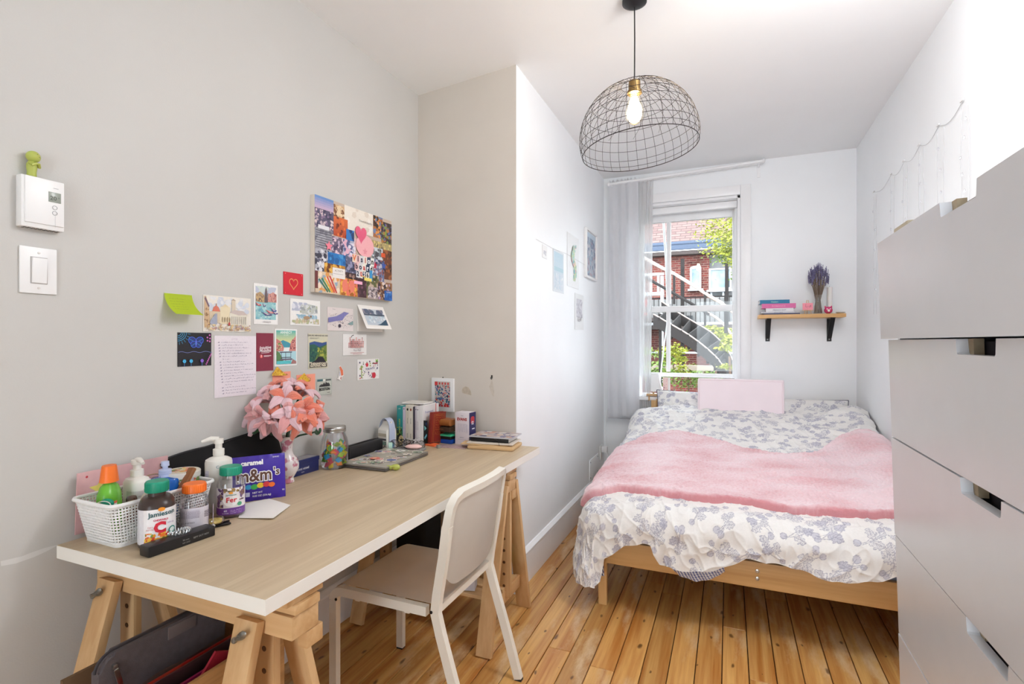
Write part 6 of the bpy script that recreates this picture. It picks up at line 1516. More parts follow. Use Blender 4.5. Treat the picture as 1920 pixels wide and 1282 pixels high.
t = thing('hair_clip', 'black metal hair clip with a pearl lying under the compact', 'hair clip', (p.x + .005, p.y - .006, DZ), rz=1.15)
MB().box((0, 0.0, 0.004), (0.085, 0.018, 0.004), 0.001, rot=(0, 0, 0)).box((0.005, .004, 0.0075), (0.075, 0.006, 0.003), 0.001, rot=(0, -.03, .1)).build('clip_body', BLACK, t); MB().ell((-.005, -0.012, 0.009), 0.006, seg=12, rings=8).build('pearl', CREAMW, t); MB().box((-.005, -0.003, 0.008), (0.012, 0.016, 0.004), 0.001).build('clasp', STEEL, t)
# black box with hair ring on it
p0, p1 = onD(268, 1042), onD(388, 1010)
t = thing('black_case', 'long flat black plastic case in front of the vitamin bottle', 'case', (-1.308, 0.898, DZ), rz=math.radians(86))
MB().box((0, 0, 0.0135), (0.168, 0.040, 0.027), 0.004).build('case_body', BLACK, t)
A = Art(); A.text('SEPT OCT NOV', 0.045, 0.012, 0.006, S(170, 168, 166)); A.text('90 mm', 0.005, 0.014, 0.006, S(160, 158, 156)); A.text('REF 2020', 0.006, 0.007, 0.005, S(150, 148, 146)); A.build('lettering', lambda u, v, h: (u, -0.0201 - h, v), t)
t = thing('hair_ring', 'clear coiled plastic hair ring lying on the black case', 'hair tie', (-1.318, 0.905, DZ + 0.0315), rz=1.3)
pts = [((0.021 + 0.0048 * math.cos(9 * 2 * PI * k / 200 * 2)) * math.cos(2 * PI * k / 200), (0.012 + 0.0048 * math.cos(18 * 2 * PI * k / 200)) * math.sin(2 * PI * k / 200), 0.0045 * math.sin(18 * 2 * PI * k / 200)) for k in range(200)]
MB().tube(pts, 0.0019, 6, closed=True).build('coil', mat('silver_coil', S(206, 210, 212), 0.15, metal=.6), t)
# contents of the basket
t = thing('sunscreen_bottle', 'green squeezy bottle with an orange cap in the basket', 'bottle', (-1.535, 0.862, DZ + 0.012), rz=facing((-1.535, .862)) - .3)
MB().lathe([(0.036, 0), (0.040, 0.01), (0.041, 0.08), (0.039, 0.105), (0.030, 0.125), (0.018, 0.135), (0.016, 0.142)], seg=30, sy=.62, pw=2.3).build('bottle_body', mat('lime_green_plastic', S(104, 176, 52), 0.25), t)
MB().lathe([(0.025, 0.138), (0.0245, 0.142), (0.0195, 0.178), (0.0185, 0.181), (0, 0.182)], seg=24, sy=.85).build('cap', ORC, t)
A = Art(); A.rect(-.036, 0, .036, .046, S(232, 230, 226), nx=14); A.rect(-.036, .040, .036, .046, S(236, 110, 70), nx=14); A.text('ALOE', 0, .022, .012, S(60, 100, 60), bold=.03)
for k in range(4): A.scribble(-.028, .028, .004 + k * .004, .0018, S(110, 120, 110), .0005, rg)
A.build('label', wrapX(.0414, .0258, 0, .045, 2.3), t)
t = thing('lotion_bottle', 'white pump lotion bottle standing in the basket behind the green bottle', 'bottle', (-1.555, 0.945, DZ + 0.012))
MB().lathe([(0.034, 0), (0.036, 0.004), (0.036, 0.115), (0.030, 0.125), (0.016, 0.130), (0.0155, 0.135)], seg=30, sy=.8, pw=2.4).build('bottle_body', CREAMW, t); pump(t, 0.132, 0.0165, CREAMW, 1.05, a=-.2)
A = Art(); A.rect(-.026, 0, .026, .06, S(214, 208, 206), nx=10); A.blotch(-.018, .02, .016, .05, [S(196, 176, 176), S(190, 190, 196)], 8, .006, rg); A.build('label', wrapX(.0364, .0292, -.7, .035, 2.4), t)
t = thing('gel_bottle', 'translucent royal blue pump bottle with a pale label in the basket', 'bottle', (-1.525, 1.005, DZ + 0.012), rz=facing((-1.525, 1.005)))
MB().lathe([(0.034, 0), (0.035, 0.003), (0.036, 0.110), (0.034, 0.114), (0.014, 0.118), (0.014, 0.122)], seg=30, sy=1.0, pw=4, rot=(0, 0, 0)).build('bottle_body', mat('blue_gel', S(20, 92, 176), 0.12), t)
PALEB = mat('pale_lilac_plastic', S(186, 196, 226), 0.25)
MB().lathe([(0.0165, 0.118), (0.0165, 0.124), (0.0155, 0.1245), (0.0165, 0.126), (0.0165, 0.131), (0.0155, .1315), (0.0165, 0.133), (0.016, 0.139), (0.007, 0.140), (0.007, 0.148), (0.011, 0.149), (0.010, 0.162), (0, 0.163)], seg=24).build('pump', PALEB, t)
A = Art(); A.rect(-.012, .062, .010, .092, S(176, 196, 220), nx=2); A.text('LA ROCHE-POSAY', 0.002, .047, .0088, S(226, 234, 244), bold=.02); A.text('TOLERIANE', 0.002, .039, .005, S(200, 214, 236)); A.build('label', lambda u, v, h: (.0362 + h, u, v), t)
t = thing('cream_tube', 'white cream tube leaning in the basket in front of the blue bottle', 'tube', (-1.475, 0.945, DZ + 0.03), rot=(0.25, -0.15, -.4))
def tubef(u, v): 
    a = 2 * PI * u; r_ = .019; fl_ = v; return (r_ * math.cos(a) * (1 + .15 * fl_), r_ * math.sin(a) * (1 - fl_ * .97), v * .088)
b = MB(); b.grid(tubef, 28, 8); b.build('tube_body', PAPER, t); A = Art(); A.scribble(-.012, .012, .060, .002, S(70, 70, 80), .0008, rg); A.scribble(-.012, .010, .053, .002, S(70, 70, 80), .0008, rg); A.scribble(-.012, .012, .046, .002, S(70, 70, 80), .0008, rg); A.build('lettering', lambda u, v, h: (u, -.0195 * (1 - v / .088 * .97) - h - .0004, v), t)
t = thing('serum_bottle', 'small amber spray bottle with a clear cap in the basket', 'bottle', (-1.468, 0.880, DZ + 0.05), rot=(0.1, 0.12, 0))
MB().lathe([(0.015, 0), (0.016, 0.003), (0.016, 0.028), (0.012, 0.034)], seg=20).build('bottle_body', mat('amber_glass', S(96, 44, 34), 0.15), t); MB().lathe([(0.0125, 0.032), (0.0125, 0.060), (0.011, 0.064), (0, 0.065)], seg=20).build('cap', glass_mat('smoky_cap', (.55, .38, .36, 1), .1), t); MB().lathe([(0.0165, -.018), (0.0165, 0.0)], seg=20).build('collar', STEEL, t)
t = thing('green_clip', 'small green plastic hair clip at the near rim of the basket', 'hair clip', (-1.500, 0.838, DZ + 0.103), rot=(.3, .2, .5)); MB().ell((0, 0, 0), (.016, .011, .011)).build('shell', GREENC, t); MB().tube([(.016 * math.cos(a), -.012 + 0.002 * math.sin(2 * a), .013 * math.sin(a)) for a in [2 * PI * k / 20 for k in range(20)]], .0013, 6, closed=True).build('hoop', CREAMW, t)
t = thing('claw_clip', 'beige tortoise claw hair clip lying in the basket', 'hair clip', (-1.445, 0.868, DZ + 0.098), rz=.3); MB().ell((0, 0, 0.0), (.028, .013, .010), rot=(0, -.15, 0)).build('shell', mat('beige_clip', S(196, 176, 146), 0.35, vary=.5, vscale=90), t)
for k in range(5): MB().tube([(-.018 + k * .009, -.010, -.002), (-.018 + k * .009, -.016, -.012), (-.018 + k * .009, -.008, -.022)], .0016, 6).build('tooth', mat('beige_tooth', S(196, 176, 146), 0.35), t)
t = thing('elastic_headband', 'cream elastic band hooked over the near corner of the basket', 'headband', (-1.417, 0.885, DZ + 0.088))
b = MB(); sweep_rect(b, smooth_([(0.002, 0.012, 0.030), (0.006, -.005, .040), (.010, -.020, .028), (.012, -.026, 0.0), (.008, -.020, -.040), (.011, -.008, -.052), (.012, .000, -.040), (.010, -.008, 0.0), (.002, .000, .020)]), .0035, .0016, (0, 1, 0)); b.build('band', mat('cream_elastic', S(216, 200, 176), 0.7), t)
t = thing('dark_pouch', 'dark brown soft case lying in the middle of the basket', 'case', (-1.460, 0.955, DZ + 0.10), rz=.9); MB().ell((0, 0, -.02), (.045, .022, .022)).build('case_body', mat('dark_brown_vinyl', S(48, 34, 34), 0.4), t)
t = thing('wooden_comb', 'brown wooden comb standing at the far end of the basket', 'comb', (-1.462, .990, DZ + 0.065), rot=(-.62, -.1, 0))
MB().box((0, 0, .030), (.024, .012, .150), .004).build('comb_body', wood('walnut_comb', S(160, 98, 44), S(120, 70, 30), 'Z', .4), t)
t = thing('printed_tin', 'round tin printed with orange flowers at the far end of the basket', 'tin', (-1.520, 1.052, DZ + 0.05)); MB().lathe([(0.045, 0.03), (0.047, 0.032), (0.047, 0.070), (0.049, 0.071), (0.049, 0.085), (0.047, 0.087), (0, 0.087)], seg=32).build('tin_body', CREAMW, t)
A = Art(); A.rect(-.14, .052, .14, .069, S(214, 200, 206), nx=30); A.n += 1; A.blotch(-.14, .050, .14, .070, [S(236, 110, 60), S(240, 200, 90), S(110, 80, 90), S(230, 226, 220), S(120, 150, 80)], 90, .006, rg); A.build('band_print', wrapX(.0476, a0=-.7), t)
A = Art(); A.disc(0, 0, .046, S(232, 222, 206), n=24); A.n += 1; A.blotch(-.028, -.028, .028, .028, [S(232, 90, 50), S(240, 170, 90), S(240, 220, 140), S(120, 140, 70)], 40, .008, rg); A.build('lid_print', lambda u, v, h: (u, v, .0873 + h), t)
t = thing('folder', 'pink folder with a yellow star behind the basket', 'folder', (XL + .012, .835, DZ), rot=(0, .06, 0)); MB().box((0, .12, .085), (.004, .245, .168), .001).build('cover', mat('dusty_pink_card', S(206, 164, 166), 0.5, vary=.12, vscale=20), t)
A = Art(); A.poly([(.055 + .030 * (1 if k % 2 == 0 else .45) * math.sin(k * PI / 5), .115 + .030 * (1 if k % 2 == 0 else .45) * math.cos(k * PI / 5)) for k in range(10)], S(226, 214, 110)); A.disc(.02, .155, .003, S(196, 60, 70)); A.disc(.16, .150, .003, S(196, 160, 60)); A.build('print', lambda u, v, h: (.0022 + h, u, v), t)
t = thing('gold_hair_clip', 'thin gold wire clip between the two pump bottles', 'hair clip', (-1.545, .985, DZ + .125), rz=.9); MB().tube([(.022 * math.cos(a) , 0, .004 + .010 * math.sin(a)) for a in [2 * PI * k / 16 for k in range(16)]], .0016, 6, closed=True).build('wire', mat('gold', S(206, 176, 140), .25, metal=1), t)

# black pouch leaning on the wall
t = thing('black_pouch', 'large black fabric pouch leaning against the wall behind the bottles', 'pouch', (XL, 1.10, DZ))
def pch(u, v):
    y = .40 * u - .045 * v * (1 - u) + .0; top = .155 + .045 * u; z = v * top + .004 * math.sin(u * 9) * v; bul = .045 * math.sin(PI * min(1, v * 1.05)) ** .6 * math.sin(PI * u) ** .4
    return (.075 - .055 * v + bul * .45, y + .005 * math.sin(v * 5), z)
b = MB(); b.grid(pch, 30, 18); b.grid(lambda u, v: (.075 - .055 * v - .012 - .01 * math.sin(PI * v), .40 * u - .045 * v * (1 - u), v * (.155 + .045 * u)), 30, 18)
b.build('pouch_body', BLACKF, t); MB().tube([pch(k / 20, 1.0) for k in range(21)], .0028, 6).build('zip', BLACK, t)
MB().tube([(.105 + .0 * k, .060 + .020 * math.cos(2 * PI * k / 20), .085 + .024 * math.sin(2 * PI * k / 20)) for k in range(20)], .0012, 6, closed=True).build('pull_ring', STEEL, t)
# sweet bag
p0, p1 = Vector((-1.502, 1.165, DZ)), Vector((-1.388, 1.322, DZ)); L = (p1 - p0).length; rz = math.atan2(p1.y - p0.y, p1.x - p0.x)
t = thing('candy_bag', 'purple caramel candy bag standing propped in front of the vase', 'bag', p0, rot=(-.16, 0, rz)); hh_ = .146
PURP = mat('purple_foil', S(62, 40, 150), 0.28, bump=.4, bscale=25)
def bagf(s_): return lambda u, v: (u * L, -s_ * .016 * (math.sin(PI * u) ** .55) * (math.sin(PI * v) ** .7) + .0025 * math.sin(u * 40) * (abs(v - .5) > .44), v * hh_)
b = MB(); b.grid(bagf(1), 36, 16); b.grid(bagf(-1), 36, 16); bmesh.ops.remove_doubles(b.bm, verts=b.bm.verts, dist=.0002); b.build('wrapper', PURP, t)
A = Art(); W8 = S(240, 238, 240); BRc = S(92, 54, 40)
A.text('caramel', .092, .117, .021, W8, bold=.05); A.text('m&m', .098, .0645, .056, W8, bold=.075, sx=.88); A.n += 2; A.text('m&m', .098, .0645, .056, BRc, bold=.02, sx=.88); A.text("'s", .166, .078, .034, W8, bold=.08); A.n += 2; A.text("'s", .166, .078, .034, BRc, bold=.02)
for x_, y_, r_, c8 in ((.080, .047, .010, S(50, 150, 200)), (.098, .046, .011, S(60, 170, 80)), (.116, .049, .011, S(236, 200, 50)), (.134, .050, .011, S(206, 50, 60)), (.150, .047, .010, S(232, 110, 40))): A.disc(x_, y_, r_, c8, r_ * .8)
A.text('NET WT', .092, .024, .008, W8, align='LEFT', bold=.02); A.text('9.05 OZ (256.6g)', .092, .013, .008, W8, align='LEFT', bold=.02); A.text('SHARE', .165, .134, .007, W8); A.rect(.072, .016, .084, .030, S(200, 200, 226)); A.text('90', .186, .022, .008, W8)
def bagm(u, v, h): q = bagf(1)(min(max(u / L, 0), 1), min(max(v / hh_, 0), 1)); return (u, q[1] - .0012 - h, v)
A.build('print', bagm, t)
# loose papers
q = [onD(447, 972), onD(512, 975), onD(545, 948), onD(505, 938), onD(455, 946)]
t = thing('paper_napkin', 'crumpled white paper sheet lying on the desk below the candy bag', 'paper', (0, 0, DZ + .001))
b = MB(); V = [b.bm.verts.new((v.x, v.y, .0015 + .004 * (i % 2))) for i, v in enumerate(q)]; V2 = [b.bm.verts.new((v.x, v.y, .0005 + .004 * (i % 2))) for i, v in enumerate(q)]; b.bm.faces.new(V); b.bm.faces.new(V2[::-1])
for i in range(5): b.bm.faces.new((V[i], V[(i + 1) % 5], V2[(i + 1) % 5], V2[i]))
b.build('sheet', PAPER, t, smooth=False)
t = thing('leaflet', 'black printed leaflet edge showing under the white paper sheet', 'leaflet', (-1.322, 1.175, DZ), rz=1.2); MB().box((0, 0, .0004), (.105, .035, .0008)).build('sheet', BLACK, t, smooth=False)
# vase with chenille flowers
VX, VY = -1.520, 1.455
t = thing('vase', 'slender white and pink marbled porcelain vase beside the candy bag', 'vase', (VX, VY, DZ))
VASE = bpy.data.materials.new('pink_marbled_porcelain'); VASE.use_nodes = True; _N = VASE.node_tree.nodes; _L = VASE.node_tree.links; _b = _N['Principled BSDF']; _b.inputs['Roughness'].default_value = .2
_tc = _N.new('ShaderNodeTexCoord'); _nz = _N.new('ShaderNodeTexNoise'); _nz.inputs['Scale'].default_value = 38; _nz.inputs['Detail'].default_value = 2; _cr = _N.new('ShaderNodeValToRGB'); _cr.color_ramp.elements[0].position = .50; _cr.color_ramp.elements[0].color = S(228, 220, 220); _cr.color_ramp.elements[1].position = .58; _cr.color_ramp.elements[1].color = S(190, 120, 138)
_L.new(_tc.outputs['Object'], _nz.inputs['Vector']); _L.new(_nz.outputs['Fac'], _cr.inputs[0]); _L.new(_cr.outputs[0], _b.inputs['Base Color'])
MB().lathe([(0.022, 0), (0.025, 0.003), (0.022, 0.018), (0.030, 0.032), (0.0405, 0.052), (0.041, 0.070), (0.034, 0.090), (0.022, 0.104), (0.0185, 0.118), (0.021, 0.148), (0.027, 0.166), (0.031, 0.172), (0.029, 0.174), (0.022, 0.168), (0.016, 0.150)], seg=32, cap=False).build('vase_body', VASE, t)
CHPINK = [mat('pink_chenille', S(228, 160, 160), 0.95, bump=1, bscale=900, sheen=.6), mat('coral_chenille', S(236, 130, 104), 0.95, bump=1, bscale=900, sheen=.6), mat('pale_pink_chenille', S(236, 196, 204), 0.95, bump=1, bscale=900, sheen=.6)]
CHG = mat('dark_green_chenille', S(30, 70, 34), 0.95, bump=1, bscale=900, sheen=.3)
fl0 = Vector((VX, VY, DZ + .165))
cdir = Vector((-VX, -VY, 0)).normalized(); cside = Vector((-cdir.y, cdir.x, 0))
# (side, up, out, colour): blossoms spread round the bouquet
FLW = [(-.100, .110, .00, 0, 'dusty pink chenille lily at the far left edge of the bouquet'), (-.070, .150, -.01, 0, 'dusty pink chenille lily at the upper left of the bouquet'), (-.030, .178, -.02, 2, 'pale pink chenille lily left of the top of the bouquet'), (.015, .185, -.02, 2, 'pale pink chenille lily at the very top of the bouquet'), (.052, .165, -.02, 2, 'pale pink chenille lily at the upper right of the bouquet'), (.092, .105, -.01, 1, 'coral chenille lily at the right edge of the bouquet'), (-.040, .130, .055, 1, 'coral chenille bud at the front left of the bouquet'), (.012, .125, .075, 2, 'pale pink chenille bud in the middle of the bouquet'), (.058, .120, .050, 1, 'coral chenille lily right of the bouquet centre'), (-.080, .100, .040, 0, 'pink chenille lily at the left front of the bouquet'), (-.050, .098, .055, 0, 'large pink chenille lily drooping at the lower left of the bouquet'), (.005, .108, .065, 0, 'pink chenille lily at the lower front of the bouquet'), (.045, .100, .055, 1, 'coral chenille lily drooping at the lower right of the bouquet'), (.085, .095, .03, 0, 'pink chenille lily at the lower right edge of the bouquet'), (.0, .150, -.04, 0, 'pink chenille lily at the back of the bouquet'), (-.008, .155, .04, 2, 'pale pink chenille lily above the middle bud of the bouquet')]
for i, (sx_, up, out, ci, lbf) in enumerate(FLW):
    ctr = fl0 + cside * sx_ * 0.86 - Vector((0, 0, .008)) + Vector((0, 0, up + .0)) + cdir * out
    ax = (ctr - (fl0 + Vector((0, 0, .085))) + cdir * .035).normalized()
    if i in (10, 12): ax = (cdir * .7 + Vector((0, 0, -.75)) + cside * (.25 if i == 12 else -.3)).normalized()
    f = thing('chenille_flower', lbf, 'flower', ctr, group='chenille flowers in the marbled vase')
    x_ = ax.orthogonal().normalized(); y_ = ax.cross(x_); npet = 5; Lp = .074 if i not in (6, 7) else .046
    for k in range(npet):
        a0 = 2 * PI * k / npet + i; o_ = x_ * math.cos(a0) + y_ * math.sin(a0); sd = ax.cross(o_); op = .78 if i not in (6, 7) else .38
        b = MB()
        for j in (-1.8, -1.2, -.6, 0, .6, 1.2, 1.8):
            pts = []
            for q_ in range(8):
                s_ = q_ / 7; wd = .0112 * math.sin(PI * (s_ * .86 + .10)); pts.append(ax * (Lp * .75 * math.sin(s_ * 1.9) * 0.85) + o_ * (Lp * op * s_ ** 1.3) + sd * j * wd * .8 - Vector((0, 0, .020 * s_ ** 2.5)) - ax * (.006 * abs(j) * .5))
            b.tube(pts, .0044, 6)
        b.build('petal', CHPINK[ci] if k % 3 else CHPINK[(ci + (0 if ci == 1 else 2)) % 3], f)
    mid = (fl0 - ctr) + Vector((0, 0, .02)); b = MB(); b.tube(smooth_([Vector((0, 0, 0)), mid * .5 + Vector((0, 0, .012 if up > .08 else .03)), mid, Vector((VX, VY, DZ + .10)) - ctr], 4), .0038, 6); b.build('stem', CHG, f)
for i, (sx_, up) in enumerate(((-.104, .045), (.012, .052), (.105, .028))):
    c8 = fl0 + cside * sx_ + Vector((0, 0, up)) + cdir * .06; g8 = thing('chenille_bud', ['round dark green chenille ball at the left of the bouquet', 'round dark green chenille ball under the bouquet centre', 'round dark green chenille ball at the right of the bouquet'][i], 'bud', c8, group='green balls in the bouquet')
    MB().tube([(.008 * math.cos(a), .008 * math.sin(a) * cdir.x, .008 * math.sin(a)) for a in [2 * PI * k / 14 for k in range(14)]], .0055, 6, closed=True).build('ball', CHG, g8); MB().tube([(0, 0, 0), (fl0 - c8) * .6 + Vector((0, 0, .0)), (fl0 - c8) + Vector((0, 0, -.01))], .0036, 6).build('stem', CHG, g8)
# navy box
NAVY = mat('navy_box', S(38, 46, 96), 0.4)
t = thing('navy_gift_box', 'long navy gift box lying along the wall between vase and jar', 'box', (-1.578, 1.552, DZ), rz=math.radians(90 - 1))
MB().box((0, 0, .022), (.19, .055, .044), .001).build('box_body', NAVY, t); MB().box((0, 0, .0515), (.194, .059, .016), .001).build('lid', NAVY, t); MB().box((0, 0, .0597), (.18, .045, .0006)).build('lid_label', mat('grey_marble_label', S(150, 146, 150), .4, vary=.3, vscale=60), t)
A = Art(); A.text('PIERRE HERMÉ', .01, .020, .0105, S(214, 214, 226), bold=.01); A.text('PARIS', .01, .009, .006, S(200, 200, 214)); A.build('lettering', lambda u, v, h: (u, -.0277 - h, v), t)
# jar of neon paper slips
JX, JY = -1.520, 1.706
t = thing('glass_jar', 'lidded glass jar of neon paper slips against the wall', 'jar', (JX, JY, DZ))
MB().lathe([(0.040, 0.002), (0.050, 0.006), (0.055, 0.02), (0.056, 0.09), (0.052, 0.122), (0.043, 0.140), (0.041, 0.152)], seg=36, cap=False).build('jar_glass', CLEAR, t)
MB().lathe([(0.0, 0.0005), (0.045, 0.0005), (0.048, 0.004), (0, 0.006)], seg=30).build('jar_base', CLEAR, t)
MB().lathe([(0.044, 0.150), (0.0455, 0.151), (0.0455, 0.156), (0.044, 0.157), (0.0455, 0.159), (0.0455, 0.170), (0.043, 0.173), (0, 0.1735)], seg=36).build('lid', STEEL, t)
NEON = [('yellow', S(240, 220, 50)), ('lime', S(176, 214, 60)), ('blue', S(30, 150, 200)), ('pink', S(240, 90, 120)), ('orange', S(244, 140, 50)), ('green', S(110, 180, 70))]
nm_ = [mat('neon_%s_paper' % n, c8, .6) for n, c8 in NEON]; slip = None
rj = random.Random(4)
for k in range(66):
    ci = k % 6; lv = k / 66; r_ = .041 * math.sqrt(rj.uniform(.25, 1)); a = rj.uniform(0, 2 * PI); a = math.atan2(-JY, -JX) + rj.uniform(-2.2, 2.2)
    key = ('slip', ci)
    if key not in cache:
        b = MB(); b.box((0, 0, .0012), (.021, .020, .0012)); b.box((0, .0, .0045), (.021, .020, .0012), rot=(.22, 0, 0)); me = b.mesh('paper_slip', False); me.materials.append(nm_[ci]); cache[key] = me
    o = link_mesh('paper_slip', cache[key], None); o.location = (JX + r_ * math.cos(a), JY + r_ * math.sin(a), DZ + .014 + .092 * lv); o.rotation_euler = (rj.uniform(-1.3, 1.3), rj.uniform(-1.3, 1.3), rj.uniform(0, 6))
    tag(o, 'folded %s paper slip inside the lidded glass jar' % NEON[ci][0], 'paper slip', 'neon paper slips in the jar')
# pencil case
t = thing('pencil_case', 'long black pencil case lying against the wall beside the jar', 'pencil case', (-1.553, 1.925, DZ), rz=math.radians(91))
MB().box((0, 0, .031), (.245, .055, .062), .010, seg=3).build('case_body', mat('black_leatherette', S(28, 27, 30), .45, bump=.3, bscale=300), t); MB().tube([(-.118, 0, .0625), (0, .002, .064), (.118, 0, .0625)], .0022, 6).build('zip', DARKST, t)
# laptop with stickers
t = thing('laptop', 'closed laptop whose lid is covered with stickers', 'laptop', (-1.395, 1.885, DZ), rz=math.radians(1.5))
MB().box((0, 0, .0065), (.235, .335, .009), .003).build('laptop_base', mat('grey_alloy', S(120, 116, 116), .35, metal=.6), t); MB().box((0, 0, .0145), (.235, .335, .006), .002).build('laptop_lid', mat('grey_alloy_lid', S(150, 146, 140), .35, metal=.5), t)
A = Art(); A.rect(-.113, -.163, .113, .163, S(176, 170, 156)); stc = [S(226, 214, 196), S(236, 226, 210), S(150, 170, 150), S(226, 120, 110), S(96, 110, 170), S(210, 190, 150), S(190, 196, 206), S(120, 100, 96), S(226, 176, 160), S(236, 232, 226), S(110, 140, 100)]
for k in range(34):
    x_, y_ = rj.uniform(-.095, .095), rj.uniform(-.145, .145); r_ = rj.uniform(.013, .028); c8 = rj.choice(stc); A.n += 1
    n_ = rj.choice([4, 6, 8, 14]); ph = rj.uniform(0, 6); q = [(x_ + r_ * math.cos(ph + 2 * PI * j / n_), y_ + r_ * .8 * math.sin(ph + 2 * PI * j / n_)) for j in range(n_)]; A.poly(q, S(236, 232, 226)); A.poly([(x_ + (a - x_) * .86, y_ + (b8 - y_) * .86) for a, b8 in q], c8); A.blotch(x_ - r_ * .5, y_ - r_ * .4, x_ + r_ * .5, y_ + r_ * .4, [rj.choice(stc), S(80, 70, 80)], 4, r_ * .25, rj)
A.n += 1; A.disc(-.02, -.05, .022, S(222, 116, 100)); A.disc(-.02, -.05, .010, S(236, 190, 150))
A.build('stickers', lambda u, v, h: (u, v, .0176 + h), t, eps=.00003)
p = onD(745, 878); t = thing('figurine', 'little pale green figurine lying beside the laptop corner', 'figurine', (-1.262, 1.760, DZ + .0115), rz=.5)
MB().ell((.010, 0, .001), (.0165, .0130, .0125)).build('head', SMG, t); MB().ell((-.020, .004, -.001), (.020, .0095, .0095), rot=(0, 0, -.2)).build('body', SMG, t)
for sy in (-1, 1): MB().tube([(-.012, sy * .008, .003), (-.004, sy * .013, .006), (.004, sy * .011, .008)], .0032, 8).build('arm', SMG, t)
# carton, tape dispenser
t = thing('milk_carton_box', 'small carton-shaped box with a lavender strap beside the books', 'box', (-1.563, 2.125, DZ), rz=math.radians(-12))
MB().box((0, 0, .045), (.062, .062, .090), .001).build('box_body', CREAMW, t)
b = MB(); b.prism([(-.031, .090), (.031, .090), (.004, .118), (.004, .132), (-.004, .132), (-.004, .118)], -.031, .031, plane='YZ'); b.build('gable', CREAMW, t, smooth=False)
b = MB(); sweep_rect(b, [(.036, -.0, .0), (.036, 0, .085)] + [(.036 * math.cos(PI * k / 8), 0, .095 + .052 * math.sin(PI * k / 8)) for k in range(9)] + [(-.036, 0, .085), (-.036, 0, 0)], .036, .003, (0, 1, 0)); b.build('strap', mat('lavender_strap', S(176, 184, 206), .4), t)
A = Art(); A.rect(-.028, .02, .028, .036, S(120, 176, 160)); A.rect(-.028, .042, .028, .050, S(50, 44, 56)); A.rect(-.028, .060, .028, .075, S(190, 180, 160)); A.blotch(-.026, .006, .026, .034, [S(40, 40, 60), S(200, 190, 190)], 16, .004, rg); A.build('print', lambda u, v, h: (u, -.0313 - h, v), t)
A = Art(); A.disc(0, .022, .011, S(30, 60, 90), .016); A.disc(0, .016, .008, S(60, 150, 200), .010); A.build('badge', lambda u, v, h: (.0378 + h, u, v), t)
MINT = mat('mint_plastic', S(172, 206, 190), .35)
t = thing('tape_dispenser', 'round mint green tape dispenser in front of the carton box', 'tape dispenser', (-1.500, 2.065, DZ + .021), rot=(PI / 2, 0, -.9))
MB().lathe([(0.010, -.009), (0.021, -.009), (0.021, .009), (0.010, .009)], seg=24).build('reel', MINT, t); MB().lathe([(0.010, -.0095), (0.010, .0095)], seg=18).build('hub', DARKST, t); MB().box((.018, -.013, 0), (.022, .014, .016), .002).build('cutter', MINT, t)
t = thing('straw_ornament', 'small curled straw-coloured ornament beside the carton box', 'ornament', (-1.520, 2.180, DZ + .028), rz=.3); MB().tube([(.012 * math.cos(a) * (1 - k / 60), .002 * k / 10, .026 * math.sin(a) * (1 - k / 60)) for k, a in enumerate([2 * PI * k / 14 for k in range(40)])], .0024, 6).build('coil', mat('straw', S(196, 176, 130), .7), t)
